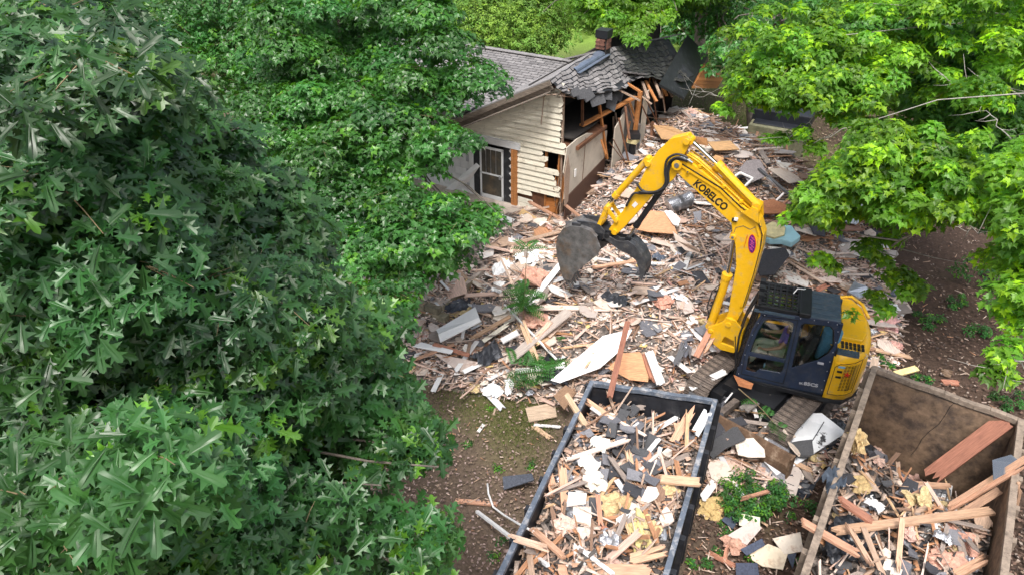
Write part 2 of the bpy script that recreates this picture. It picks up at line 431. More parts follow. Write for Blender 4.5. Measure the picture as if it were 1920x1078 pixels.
def softat(x, y, A=None):
    A = soft if A is None else A
    i = int((x - GX0) / GST); j = int((y - GY0) / GST)
    return float(A[i, j]) if 0 <= i < GNX and 0 <= j < GNY else 0.0
def on(px, py, dz=0.0):
    z = 0.3
    for _ in range(12):
        p = at(px, py, z); z2 = hfun(p.x, p.y) + dz
        z = z * .4 + z2 * .6
    p = at(px, py, z); return p

# ground sheet: fine near the site, coarse out to the horizon
def axis(lo, hi, st, far):
    a = list(np.arange(lo, hi, st)); s = st; x = a[-1]
    while x < far: s *= 1.35; x += s; a.append(x)
    s = st; x = a[0]; pre = []
    while x > -far: s *= 1.35; x -= s; pre.append(x)
    return np.array(pre[::-1] + a)
gx = axis(-8, 22, .14, 500); gy = axis(1, 44, .14, 500)
GX, GY = np.meshgrid(gx, gy, indexing='ij')
gz = .07 * vnoise(GX, GY, .35, 11) + .03 * vnoise(GX, GY, 1.7, 12) + .012 * vnoise(GX, GY, 5, 13)
gz = np.where((abs(GX) > 60) | (GY > 90), 0, gz)
gz -= .02
nx, ny = len(gx), len(gy)
V = np.stack([GX.ravel(), GY.ravel(), gz.ravel()], 1)
ii, jj = np.meshgrid(np.arange(nx - 1), np.arange(ny - 1), indexing='ij')
q = (ii * ny + jj).ravel()
Fq = np.stack([q, q + ny, q + ny + 1, q + 1], 1)
def npmesh(name, V, Fc, tint=None, smooth=False):
    me = bpy.data.meshes.new(name)
    V = np.ascontiguousarray(V, dtype=np.float32); Fc = np.ascontiguousarray(Fc, dtype=np.int32)
    n, k = Fc.shape
    me.vertices.add(len(V)); me.vertices.foreach_set("co", V.ravel())
    me.loops.add(n * k); me.loops.foreach_set("vertex_index", Fc.ravel())
    me.polygons.add(n); me.polygons.foreach_set("loop_start", np.arange(0, n * k, k, dtype=np.int32))
    if smooth: me.polygons.foreach_set("use_smooth", np.ones(n, bool))
    c = me.color_attributes.new("tint", 'FLOAT_COLOR', 'POINT')
    arr = np.ones((len(V), 4), np.float32)
    if tint is not None: arr[:, :3] = tint
    c.data.foreach_set("color", arr.ravel())
    me.update(calc_edges=True); me.validate()
    return me
def gcol(X, Y):
    n1 = vnoise(X, Y, .6, 21) + .5 * vnoise(X, Y, 1.8, 22) + .35 * vnoise(X, Y, 6, 23)
    mulch = np.array([.125, .092, .068]); dirt = np.array([.070, .046, .034]); moss = np.array([.105, .098, .042]); lawn = np.array([.17, .27, .05]); green = np.array([.06, .075, .025])
    def blob(px, py, rx, ry, s=1):
        p = at(px, py, 0); return s * np.exp(-(((X - p.x) / rx) ** 2 + ((Y - p.y) / ry) ** 2))
    mo = blob(960, 790, 1.0, 1.4, 1.15) + blob(860, 740, 1.3, 1.0, .8) + blob(1400, 240, 2.4, 3.2, 1.1) + blob(1600, 300, 3, 3, .5) + blob(1420, 930, .8, .8, .6) + blob(1700, 560, 2, 1.5, .25) + blob(1640, 720, 1, 1, .35)
    mo = np.clip(mo + n1 * .9 - .35, 0, 1)[..., None]
    right = np.clip((X - 2.6 + n1 * 1.5) / 1.5, 0, 1)[..., None]
    c = mulch * (1 - right) + dirt * right
    c = c * (1 - mo * .85) + moss * mo * .85
    far = np.clip((Y - 36) / 5, 0, 1)[..., None]; gl = np.clip((Y - 27) / 6, 0, 1)[..., None]
    c = c * (1 - gl * .6) + green * gl * .6
    c = c * (1 - far) + lawn * far
    return c * (1 + .5 * n1[..., None] * .6)
me = npmesh("ground", V, Fq, gcol(GX, GY).reshape(-1, 3), True)
gm = mat("soil", (1, 1, 1), 0.95, nscale=14, namt=0.35, bump=0.6, bscale=30, spec=0.2)
me.materials.append(gm)
g = obj_of("ground", me); tag(g, kind='structure')

# concrete floor slab of the demolished part, with the old block wall along its front
m = MB(); m.prism([(-0.72, -5.62), (-0.72, -0.02), (-8.5, -0.02), (-8.5, -5.62)], 0.12, Matrix.Translation((0, 0, .495)), c0=-1)
slab = m.build("floor_slab", M['concrete']); slab.location = HK; slab.rotation_euler = (0, 0, HRZ); tag(slab, kind='structure')
bw = thing("retaining_wall", "low mossy block wall holding the pale slab at the left edge of the rubble", "wall", HK, HRZ)
for row in range(3):
    for k in range(8):
        a0 = 0.72 + k * .41 - (row % 2) * .2
        mm = MB().box((-(a0 + .2), -5.72 + random.uniform(-.008, .008), .08 + row * .165), (.385, .2, .152), tint=(random.uniform(.8, 1.2),) * 3)
        mm.build("block", M['block'], bw)
for row in range(3):
    for k in range(4):
        mm = MB().box((-.80 + random.uniform(-.008, .008), -5.42 + k * .41 + (row % 2) * .2, .08 + row * .165), (.2, .385, .152), tint=(random.uniform(.9, 1.3),) * 3)
        mm.build("block", M['block'], bw)
m = MB().bbox(-4.0, -.72, -5.80, -5.62, -.3, .0); m.build("footing", M['block'], bw)

# the rubble bed under the loose pieces
sx = np.arange(0, GNX, 1); sy = np.arange(0, GNY, 1)
idx = -np.ones((GNX, GNY), int)
keep = soft > .16
ids = np.argwhere(keep); idx[keep] = np.arange(len(ids))
rough = .05 * np.random.default_rng(5).random((GNX, GNY))
Vv = np.stack([GX0 + GST * ids[:, 0], GY0 + GST * ids[:, 1], (HMAP + rough)[keep] - .03 - .16 * (1 - np.clip(soft[keep] * 2, 0, 1))], 1)
c = keep[:-1, :-1] & keep[1:, :-1] & keep[1:, 1:] & keep[:-1, 1:]
cc = np.argwhere(c)
Ff = np.stack([idx[cc[:, 0], cc[:, 1]], idx[cc[:, 0] + 1, cc[:, 1]], idx[cc[:, 0] + 1, cc[:, 1] + 1], idx[cc[:, 0], cc[:, 1] + 1]], 1)
me = npmesh("rubble_bed", Vv, Ff, np.repeat(RNG.uniform(.6, 1.4, (len(Vv), 1)), 3, 1))
me.materials.append(M['rubblefill'])
rb = obj_of("rubble_bed", me); tag(rb, "fine crushed rubble bed under the loose demolition debris", "rubble", kind='stuff')
# ------------------------------------------------------------------ the half-demolished house (local x = -a, y = b)
house = thing("demolished_house", "half-torn single-storey house with cream siding and a sagging grey shingle roof", "house", HK, HRZ)
hx = lambda a, b, z: Vector((-a, b, z))
HINV = (Matrix.Translation(HK) @ Matrix.Rotation(HRZ, 4, 'Z')).inverted()
def hb(px, py, b):                                  # pixel -> house-local point on the plane at depth b
    d = HINV.to_3x3() @ ray(px, py); c = HINV @ Vector((0, 0, CAMH))
    t = (b - c.y) / d.y; return c + d * t
def ha(px, py, a):
    d = HINV.to_3x3() @ ray(px, py); c = HINV @ Vector((0, 0, CAMH))
    t = (-a - c.x) / d.x; return c + d * t
rake = lambda a: 4.47 - .53 * (a - .65)
# gable sheathing behind the boards (dark interior shows through the hole)
shell = MB()
pts = [(-.62, 2.72), (-.62, 4.36), (-3.9, 2.7), (-3.9, 2.45), (-1.85, 2.45), (-1.85, .5), (-.95, .5), (-.95, 2.05), (-1.2, 2.1), (-1.2, 2.72)]
shell.prism(pts, .03, XZat(.05))
wall = shell.build("gable_wall", M['darkwood'], house)
z = .92; row = 0
while z < 4.32:
    segs = []
    L = 1.84 if z < 2.42 else min(4.0, .65 + (4.36 - z - .1) / .53)
    Rr = .44 if z > 2.74 else (.26 + random.uniform(-.05, .16) if z > 2.35 else .50 + random.uniform(-.14, .22))
    segs.append((Rr, L))
    if 2.62 < z < 2.76: segs = [(1.18, L), (.28, .42)]
    elif 2.10 < z < 2.27: segs = [(1.0 + random.uniform(-.1, .1), L)]
    elif 1.94 < z < 2.1: segs = [(.85, L)]
    elif 1.78 < z < 1.94: segs = [(.95, L)]
    elif 1.55 < z < 1.72: segs = [(.62, L)]
    elif z < 1.0: segs = [(1.35, L)]
    for r_, l_ in segs:
        if l_ - r_ < .1: continue
        n = 4; jag = [random.uniform(-.06, .04) for _ in range(n)]
        ol = [(-l_, z - .005)] + [(-r_ + jag[0], z)] + [(-r_ + jag[1], z + .06), (-r_ + jag[2], z + .12)] + [(-r_ + jag[3], z + .154), (-l_, z + .154)]
        if z > 3.0:                                  # cut by the rake
            ol[0] = (-l_, z - .005); ol[-1] = (-(l_ - .160 / .53 * .85), z + .154)
            if -ol[-1][0] < r_ + .05: ol[-1] = (-(r_ + .05), z + .154)
        b = MB().prism(ol, .018, Matrix.Translation((0, 0, 0)) @ XZat(0.0), tint=(1, 1, 1))
        # lap: lean the lower edge outward
        b.v = [(v[0], v[1] - .034 * (1 - (v[2] - z) / .160), v[2]) for v in b.v]
        s = random.uniform(.93, 1.05); b.c = [(s, s * .99, s * .96)] * len(b.c)
        b.build("board", M['siding'], wall)
    z += .168; row += 1
# lower patched boards, studs and sheathing at the torn right edge
for (a0, z0, a1, z1, w) in ((1.8, .72, 1.3, .70, .15), (1.8, .55, .9, .5, .16)):
    MB().bar(hx(a0, -.02, z0), hx(a1, -.02, z1), .02, w).build("board", M['siding'], wall)
for (a0, z0, a1, z1) in ((.92, .5, .92, 2.7), (.40, .5, .46, 4.15), (.52, .5, .50, 2.6), (.34, .9, .30, 2.7)):
    m_ = M['orangewood'] if z1 < 3 else M['wood']
    MB().bar(hx(a0, .08, z0), hx(a1, .08, z1), .045, .09, up=(0, 1, 0)).build("stud", m_, wall)
for k in range(26):
    a0 = random.uniform(.18, .62); z0 = random.uniform(.5, 1.4); l = random.uniform(.3, .9)
    MB().bar(hx(a0, -.01 + k * .006, z0), hx(a0 + random.uniform(-.12, .10), random.uniform(-.06, .05), z0 + l), .03, .012).build("splinter", random.choice([M['wood'], M['orangewood']]), wall)
MB().prism([(-1.75, .5), (-.5, .5), (-.5, .98), (-.9, .93), (-1.3, 1.0), (-1.75, .98)], .02, XZat(.09), tint=(1.15, 1.05, .9)).build("sheathing", M['orangewood'], wall)
MB().bar(hx(1.05, -.06, 3.2), hx(.98, -.05, 4.0), .02, .03, up=(0, 1, 0)).build("loose_lath", M['wood'], wall)
# jack post beside the door
for a0 in (1.86, 1.96):
    MB().bar(hx(a0, -.05, .35), hx(a0, -.05, 2.46), .09, .085, up=(0, 1, 0)).build("door_post", M['orangewood'], house)
MB().bbox(-3.7, -1.72, -.10, -.02, 2.30, 2.50).build("lintel", M['white_siding'], house)
# storm door
door = MB()
for (a0, a1, z0, z1) in ((3.12, 3.06, .5, 2.16), (2.36, 2.30, .5, 2.16), (3.12, 2.30, 2.10, 2.17), (3.12, 2.30, 1.28, 1.33), (3.12, 2.3, .5, .62)):
    door.bbox(-a0, -a1, -.05, -.02, z0, z1)
dr = door.build("storm_door", M['white_siding'], house)
scm = mat("door_screen", (0.06, 0.055, 0.045), 0.6, nscale=5, namt=.3, tint=False, col2=(.12, .09, .06), c2scale=2)
MB().bbox(-3.06, -2.36, -.036, -.030, .62, 2.10).build("screen", scm, dr)
for a0 in (2.55, 2.73, 2.9):
    MB().bbox(-a0 - .006, -a0 + .006, -.05, -.040, 1.33, 2.10).build("screen_bar", M['metal'], dr)
MB().bbox(-2.44, -2.38, -.07, -.05, 1.2, 1.32).build("handle", M['metal'], dr)
# torn felt beside the door and the dark opening
for (a0, a1) in ((2.30, 1.98), (3.42, 3.12)):
    ol = [(-a0, .5), (-a1, .5)]
    n = 9
    for k in range(n): ol.append((-a1 + (.0 if k % 2 else -.07), .55 + k * .2))
    ol += [(-a1, 2.3), (-a0, 2.3)]
    MB().prism(ol, .012, XZat(-.012)).build("felt", M['felt'], house)
MB().bbox(-1.7, -3.6, .55, .60, .5, 2.5).build("hall_shade_panel", M['void'], house)
for k in range(7):
    MB().box(hx(2.04, -.03, .75 + k * .24), (.10, .008, .10), Matrix.Rotation(R(45), 3, 'Y')).build("torn_tile", M['white_siding'], house)
# white shingled wall of the wing, left
wing = MB().bbox(-8.2, -3.42, .0, .05, .3, 3.25).build("wing_wall", M['decal_grey'], house)
for r_ in range(9):
    z0 = .35 + r_ * .235
    for c_ in range(11):
        a0 = 3.45 + c_ * .42 + (r_ % 2) * .2
        if a0 + .4 > 8: continue
        b = MB().box(hx(a0 + .2, -.012, z0 + .12), (.405, .014, .225), Matrix.Rotation(R(-2.5), 3, 'X'), tint=(random.uniform(.94, 1.04),) * 3)
        b.build("wall_shingle", M['white_siding'], wing)
MB().bbox(-3.5, -3.36, -.06, .0, .4, 2.35).build("corner_trim", M['white_siding'], house)
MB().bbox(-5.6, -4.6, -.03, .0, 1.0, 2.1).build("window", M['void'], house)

# ---- interior seen through the torn side
m = MB()
pan = [(-.55, .5), (2.2, .5), (2.2, 1.62), (1.6, 1.60), (-.55, 1.40)]
MYZ = lambda a: Matrix(((0, 0, 1, -a), (1, 0, 0, 0), (0, 1, 0, 0), (0, 0, 0, 1)))
inner = MB().prism([(-.55, 1.36), (2.2, 1.62), (2.25, 2.45), (1.5, 2.62), (.8, 2.86), (.1, 2.92), (-.5, 2.88), (-.66, 2.2), (-.5, 1.9)], .03, MYZ(.02)).build("inner_wall", M['plaster'], house)
MB().prism([(-.52, .5), (2.2, .5), (2.2, 1.62), (-.52, 1.36)], .03, MYZ(.0)).build("wainscot", M['brownpanel'], inner)
MB().bar(hx(-.03, .55, 1.5), hx(-.03, .62, 2.8), .012, .012, up=(0, 1, 0)).build("crack_strip", M['darkwood'], inner)
MB().box(hx(-.035, .02, 1.95), (.03, .09, .22)).build("switch_plate", M['white'], inner)
MB().prism([(-.62, 1.2), (-.42, 1.25), (-.38, 2.2), (-.55, 2.7), (-.72, 2.2)], .02, MYZ(-.05)).build("torn_plywood", M['wood'], inner)
# second inner wall with a gap, then near-black backdrop panels painting the shade of the interior behind
MB().prism([(2.15, .5), (3.0, .5), (2.9, 2.9), (2.2, 2.6)], .03, MYZ(-.25)).build("closet_wall", M['plaster'], inner)
g2 = mat("dusty_grey_panel", (.17, .16, .15), .9, nscale=4, namt=.3, bump=.4, bscale=5)
MB().prism([(3.0, .5), (4.0, .5), (3.9, 3.1), (2.9, 2.9)], .03, MYZ(-.15)).build("hanging_curtain", g2, inner)
MB().prism([(4.15, .6), (4.6, .6), (4.6, 3.1), (4.2, 3.1)], .03, MYZ(-.35)).build("door_edge", M['plaster'], inner)
shade_panels = MB()
shade_panels.bbox(-1.55, -1.50, .1, 10.5, .5, 4.2)
shade_panels.bbox(-.9, .2, 7.6, 7.66, .3, 3.2)
shade_panels.bbox(-.30, -.25, 4.6, 7.6, .5, 3.0)
shade_panels.bbox(-1.5, -.1, .12, 9.0, 2.86, 2.90)
shade_panels.build("shade_backdrop", M['void'], house)
MB().bbox(-1.2, .08, .05, 2.0, 2.62, 2.72).build("attic_floor", M['darkwood'], house)
# lower ceiling board
def beam(p0, p1, w=.09, h=.045, mm='orangewood', name="rafter", par=None):
    return MB().bar(p0, p1, w, h).build(name, M[mm], par or house)
beam(hb(1090, 236, 1.0), ha(1192, 182, -.45), .15, .06)
beam(ha(1201, 172, -.5), ha(1191, 246, -.45), .12, .10)
beam(hb(1092, 174, .9), hb(1092, 236, 1.0), .07, .05, 'darkwood')
beam(ha(1122, 186, .1), ha(1138, 298, -.1), .09, .05)
beam(ha(1127, 262, -.1), ha(1136, 290, -.3), .05, .04)
beam(ha(1153, 165, -.1), ha(1199, 189, -.7), .11, .05, 'wood')
beam(ha(1171, 154, -.1), ha(1200, 172, -.6), .10, .05)
beam(ha(1180, 190, -.2), ha(1190, 218, -.4), .10, .05)
beam(ha(1196, 176, -.4), ha(1222, 196, -.9), .05, .03, 'wood')
for (x0, y0, x1, y1, mmm) in ((1210, 158, 1231, 191, 'orangewood'), (1224, 152, 1240, 184, 'wood'), (1237, 146, 1261, 182, 'wood'), (1234, 148, 1250, 180, 'orangewood'), (1204, 160, 1216, 186, 'wood')):
    beam(ha(x0, y0 - 6, -.1), ha(x1, y1, -.7), .09, .045, mmm)
for (x0, y0, x1, y1, w) in ((1200, 190, 1232, 262, .03), (1212, 188, 1256, 280, .03), (1160, 222, 1182, 318, .05), (1150, 262, 1186, 330, .025), (1224, 230, 1216, 300, .10), (1143, 268, 1202, 345, .02), (1172, 200, 1180, 262, .06)):
    beam(ha(x0, y0, -.4), ha(x1, y1, -.8), w, w, random.choice(['darkwood', 'wood', 'darkwood']), "hanging_stud")
for k in range(26):                                 # frayed laths and strips hanging in the tear
    b_ = random.uniform(2.6, 8.6); z_ = random.uniform(2.2, 3.3)
    p = hx(random.uniform(-.3, .2), b_, z_)
    beam(p, p + Vector((random.uniform(-.1, .45), random.uniform(-.5, .4), -random.uniform(.3, 1.2))), random.uniform(.02, .06), .02, random.choice(['darkwood', 'wood', 'orangewood']), "hanging_lath")
# a bucket-like lamp and a strip of foil hanging in the opening
m = MB(); p = ha(1187, 268, -.5)
m.box(p + Vector((0, 0, .25)), (.35, .35, .18), Matrix.Rotation(.5, 3, 'Z')); 
m.build("black_box", M['black'], house)
MB().box(p + Vector((0, 0, .08)), (.3, .3, .14)).build("foam_block", M['paleyellow'], house)
MB().tube([p, p - Vector((0, 0, .35))], .11, 12).build("black_canister", M['black'], house)
m = MB()
for k in range(7): m.box(ha(1197, 225 + k * 18, -.5) + Vector((random.uniform(-.03, .03), 0, 0)), (.09, .03, .36), Matrix.Rotation(random.uniform(-.2, .2), 3, 'Y'))
m.build("foil_strip", M['metal'], house)

# ---- roofs
def slope(name, mm, grid, thick=.05, par=house):
    """grid[i][j] of points -> a thick sheet"""
    m = MB(); n, k = len(grid), len(grid[0])
    for r_ in grid:
        for p in r_: m.v.append(tuple(p)); m.c.append((1, 1, 1))
    for r_ in grid:
        for p in r_: m.v.append(tuple(Vector(p) - Vector((0, 0, thick)))); m.c.append((1, 1, 1))
    N = n * k
    for i in range(n - 1):
        for j in range(k - 1):
            q = [i * k + j, (i + 1) * k + j, (i + 1) * k + j + 1, i * k + j + 1]
            m.f.append(tuple(q)); m.f.append(tuple(x + N for x in reversed(q))); m.m += [0, 0]
    ring = [(i, 0) for i in range(n)] + [(n - 1, j) for j in range(1, k)] + [(i, k - 1) for i in range(n - 2, -1, -1)] + [(0, j) for j in range(k - 2, 0, -1)]
    for t_ in range(len(ring)):
        a_, b_ = ring[t_], ring[(t_ + 1) % len(ring)]
        x, y = a_[0] * k + a_[1], b_[0] * k + b_[1]
        m.f.append((x, y, y + N, x + N)); m.m.append(0)
    return m.build(name, mm, par)
# left slope of the main roof (pale strip above the rake)
lg = [[hx(.65 + 3.5 * s, b_, 4.62 - .53 * 3.5 * s) for s in (0, .5, 1)] for b_ in (-.35, 1.5, 3.4)]
lroof = slope("left_roof_slope", M['roofing'], lg, .04)
def tab(par, p, du, dn, w, h, mmat, tint, lift=.0, name="shingle"):
    """one shingle tab: p centre of lower edge, du along, dn down-slope"""
    n_ = du.cross(dn).normalized()
    if n_.z < 0: n_ = -n_
    X = du.normalized(); Y = -dn.normalized()
    q = [p - X * w / 2 + n_ * (.012 + lift), p + X * w / 2 + n_ * (.012 + lift), p + X * w / 2 + Y * h + n_ * .004, p - X * w / 2 + Y * h + n_ * .004]
    vs = q + [v - n_ * .014 for v in q]
    m = MB(); m.add(vs, BOXF2, tint)
    if par is None: return m
    return m.build(name, mmat, par, fix=False)
BOXF2 = [(0, 1, 2, 3), (7, 6, 5, 4), (0, 4, 5, 1), (1, 5, 6, 2), (2, 6, 7, 3), (3, 7, 4, 0)]
cnt = 0
for r_ in range(7):                                   # the visible first metres of the left slope, laid in courses
    for c_ in range(9):
        s = .3 + r_ * .30; b_ = -.28 + c_ * .3 + (r_ % 2) * .15
        p = hx(.65 + s, b_ + .13, 4.62 - .53 * s + .0)
        tab(lroof, p, Vector((0, 1, 0)), Vector((-1, 0, -.53)), .285, .33, M['roofing'], (1.28,) * 3)
# rake fascia, weathered, in three boards
for (dz, th, dy) in ((-.06, .13, -.40), (-.20, .14, -.30), (-.30, .10, -.16)):
    fb = MB(); 
    for s0, s1 in ((0, 1.2), (1.2, 2.5), (2.5, 3.9)):
        fb.bar(hx(.62 + s0, dy + random.uniform(-.01, .01), 4.60 - .53 * s0 + dz), hx(.62 + s1, dy, 4.60 - .53 * s1 + dz - random.uniform(0, .02)), .035, th)
    fb.build("rake_board", M['fascia'], house)
MB().prism([(0, 0), (3.9, 0), (3.9, .34), (0, .34)], .02, frame4(hx(.62 + 1, 0, 4.6 - .53) - hx(.62, 0, 4.6), (0, 0, 1), hx(.62, -.38, 4.30))).build("soffit", M['fascia'], house)
for k in range(10):
    beam(hx(.3 + random.uniform(-.1, .5), -.2 + random.uniform(-.2, .3), 4.25 + random.uniform(-.1, .12)), hx(.15 + random.uniform(-.1, .4), .1 + random.uniform(-.2, .3), 4.12 + random.uniform(-.15, .1)), .05, .015, random.choice(['fascia', 'wood', 'fascia']), "broken_trim")

# wing roof: shallow slope facing the camera, ridge along a
WR_ = lambda a, b: 3.98 - .18 * (3.3 - b)
def lim_b(a): return -.4 if a > 3.2 else max(-.4, 3.3 - (a - 1.0) * 1.75)
wg = [[hx(a, lim_b(a) * (1 - s) + 3.35 * s, WR_(a, lim_b(a) * (1 - s) + 3.35 * s)) for s in (0, .5, 1)] for a in (1.0, 1.8, 2.6, 3.3, 5, 8.6)]
wroof = slope("wing_roof", M['felt'], wg, .05)
back = slope("wing_roof_back", M['roofing'], [[hx(a, 3.3 + 3 * s, 3.98 - .3 * 3 * s) for s in (0, 1)] for a in (-.2, 8.6)], .05)
slope("main_roof_back", M['roofing'], [[hx(.65 + 3.0 * s, b_, 4.55 - .35 * 3.0 * s - (.0 if b_ < 4 else (b_ - 3.3) * .15)) for s in (0, 1)] for b_ in (3.4, 7, 10.5)], .05)
cnt = 0; rest = MB()
for r_ in range(25):
    b_ = -.35 + r_ * .150
    for c_ in range(26):
        a_ = .9 + c_ * .305 + (r_ % 2) * .15
        if a_ > 8.4 or b_ < lim_b(a_) - .02: continue
        tn = random.uniform(.72, 1.25)
        p = hx(a_, b_, WR_(a_, b_) + .004)
        if cnt < 250 and a_ < 6.6:
            tab(wroof, p, Vector((1, 0, 0)), Vector((0, -1, -.18)), .282, .138, M['roofing'], (tn, tn, tn)); cnt += 1
        else:
            t_ = tab(None, p, Vector((1, 0, 0)), Vector((0, -1, -.18)), .282, .138, None, (tn, tn, tn)); rest.add(t_.v, t_.f, (tn, tn, tn))
o = rest.build("roof_shingles", M['roofing'], wroof, fix=False); o["kind"] = "stuff"
cap = MB()
for k in range(25):
    a_ = 1.0 + k * .31
    cap.box(hx(a_, 3.32, 4.02), (.30, .26, .02), Matrix.Rotation(R(-3), 3, 'X') @ Matrix.Rotation(R(2), 3, 'Y'), tint=(random.uniform(.85, 1.15),) * 3)
o = cap.build("ridge_caps", M['roofing'], wroof); o["kind"] = "stuff"

# collapsed right slope: rows of control points (b, ridge z, a at low edge, low edge b shift, z at low edge)
CT = [(-.30, 4.60, .05, .25, 4.16), (.9, 4.66, -.15, .35, 3.92), (2.2, 4.66, -.35, .2, 3.72), (3.6, 4.52, -.18, .3, 3.62), (4.8, 4.35, -.30, .1, 3.40), (6.2, 4.10, -.55, -.1, 3.00), (7.6, 3.85, -.75, -.5, 2.75), (9.0, 3.60, -.70, -.6, 2.6), (10.2, 3.42, -.5, -.5, 2.7)]
def S(b, v):
    for i in range(len(CT) - 1):
        if b <= CT[i + 1][0] or i == len(CT) - 2:
            t = (b - CT[i][0]) / (CT[i + 1][0] - CT[i][0]); break
    P_, Q_ = CT[i], CT[i + 1]
    l = lambda k: P_[k] * (1 - t) + Q_[k] * t
    rz = l(1); sag = .10 * math.sin(math.pi * v)
    return hx(.65 * (1 - v) + l(2) * v, b + l(3) * v, rz * (1 - v) + l(4) * v - sag + .02 * math.sin(b * 7 + v * 5))
gr = [[S(b, v) for v in (0, .2, .4, .6, .8, .96)] for b in np.arange(-.3, 9.2, .3)]
rroof = slope("collapsed_roof_slope", M['felt'], gr, .04)
cnt = 0; rest = MB(); restd = MB()
nr = 9
for r_ in range(nr):
    v = (r_ + 1) / nr
    b = -.25 + (r_ % 2) * .14
    while b < 8.2:
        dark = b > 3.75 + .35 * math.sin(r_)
        drop = v > .85 and random.random() < .25
        if not drop:
            p = S(b, v * random.uniform(.995, 1.03)); p2 = S(b + .05, v); p0 = S(b, max(0, v - .09))
            du = (p2 - S(b, v)).normalized(); dn = (p - p0).normalized()
            jit = .10 if v > .8 else .025
            du = (du + Vector((0, 0, random.uniform(-jit, jit)))).normalized()
            dn = (dn + Vector((random.uniform(-jit, jit), random.uniform(-jit, jit), random.uniform(-jit, jit) * 2))).normalized()
            ln = (p - p0).length
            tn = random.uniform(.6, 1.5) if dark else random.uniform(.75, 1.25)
            lift = .02 if v > .8 and random.random() < .4 else 0
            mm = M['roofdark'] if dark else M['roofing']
            if cnt < 290:
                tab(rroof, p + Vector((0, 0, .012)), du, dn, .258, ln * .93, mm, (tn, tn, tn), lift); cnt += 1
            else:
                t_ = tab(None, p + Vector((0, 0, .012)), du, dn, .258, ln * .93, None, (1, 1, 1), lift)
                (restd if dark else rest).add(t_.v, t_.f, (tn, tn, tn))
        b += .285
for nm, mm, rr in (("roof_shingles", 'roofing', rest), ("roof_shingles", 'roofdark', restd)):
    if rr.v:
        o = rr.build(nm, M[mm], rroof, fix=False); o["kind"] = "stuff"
# flaps of torn shingles hanging under the edge
for (x, y, w, h_, ang) in ((1120, 186, .55, .30, .2), (1148, 190, .35, .5, -.5), (1102, 178, .4, .25, .5), (1135, 178, .5, .25, -.1), (1090, 176, .35, .25, .1), (1160, 176, .35, .35, -.6), (1079, 172, .3, .2, .3), (1213, 200, .3, .5, .4)):
    p = ha(x, y, -.1)
    MB().prism([(-w / 2, -h_ / 2), (w / 2 * .8, -h_ / 2 - .05), (w / 2, h_ / 2), (-w / 2 * .9, h_ / 2 - .03)], .012, Matrix.Translation(p) @ Matrix.Rotation(R(60), 4, 'Z') @ Matrix.Rotation(R(58), 4, 'X') @ Matrix.Rotation(ang, 4, 'Z')).build("shingle_flap", M['shingle'], rroof)
# blue-grey metal ridge vent
m = MB(); r0 = ha(1072, 134, .62); r1 = ha(1130, 99, .62)
d_ = (r1 - r0); fr = frame(d_)
arc = []
for i in range(2):
    for k in range(7):
        t = math.pi * k / 6
        arc.append((r0 if i == 0 else r1) + fr @ Vector((0, math.cos(t) * .16, math.sin(t) * .10)))
m.add(arc, [(k, k + 1, 8 + k, 7 + k) for k in range(6)])
m.bar(r0 + fr @ Vector((0, -.22, -.02)), r1 + fr @ Vector((0, -.22, -.02)), .10, .02)
vm_ = mat("blue_grey_metal", (.17, .21, .28), .35, metal=.4, nscale=5, namt=.2)
m.build("ridge_vent", vm_, house)
# fallen felt-covered roof panel and the brown gable end beyond
def quadsheet(name, px, mm, th=.06):
    g_ = [[px[0], px[3]], [px[1], px[2]]]
    return slope(name, mm, g_, th)
qa = ha(1289, 66, .6); qb = ha(1327, 104, .2); qc = ha(1283, 184, -.9); qd = ha(1236, 158, -.75)
quadsheet("felt_panel", [qa, qb, qc, qd], M['felt'], .08)
ge = MB()
g0 = ha(1322, 124, -.2); g1 = ha(1356, 147, -.4); g2_ = ha(1344, 166, -.5); g3 = ha(1298, 166, -.5)
wallp = MB(); wallp.add([g0, g1, g2_, g3, g0 + Vector((-.3, .5, 0)), g1 + Vector((-.3, .5, 0)), g2_ + Vector((-.3, .5, 0)), g3 + Vector((-.3, .5, 0))], BOXF2)
gw = wallp.build("fallen_gable", M['orangewood'], house)
for k in range(6):
    t0 = k / 6 + .02; t1 = (k + 1) / 6 - .01
    A = g0.lerp(g3, t0); B = (g0.lerp(g1, min(1, t0 * 2)) if t0 < .5 else g1.lerp(g2_, (t0 - .5) * 2)); C_ = (g0.lerp(g1, min(1, t1 * 2)) if t1 < .5 else g1.lerp(g2_, (t1 - .5) * 2)); D_ = g0.lerp(g3, t1)
    off = Vector((.02, -.04, 0))
    MB().add([A + off, B + off, C_ + off, D_ + off, A, B, C_, D_], BOXF2, (random.uniform(.7, 1.1),) * 3).build("board", M['orangewood'], gw)
# chimney
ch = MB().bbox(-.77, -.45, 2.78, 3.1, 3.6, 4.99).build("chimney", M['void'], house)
for r_ in range(5):
    z0 = 4.70 + r_ * .056
    for c_ in range(2):
        MB().box(hx(.69 - c_ * .14 + (r_ % 2) * .02, 2.74, z0), (.132, .05, .052), tint=(random.uniform(.7, 1.7),) * 3).build("brick", M['brick'], ch)
        MB().box((-.44, 2.86 + c_ * .15, z0), (.03, .142, .052), tint=(random.uniform(.7, 1.7),) * 3).build("brick", M['brick'], ch)
MB().bbox(-.80, -.42, 2.74, 3.14, 4.98, 5.20).build("chimney_cap", M['black'], ch)
# ------------------------------------------------------------------ excavator
XC = Vector((5.75, 12.0, 0)); XRZ = R(160)
exc = thing("excavator", "yellow and navy tracked excavator with raised boom, bucket and thumb, operator in the cab", "excavator", XC, XRZ)
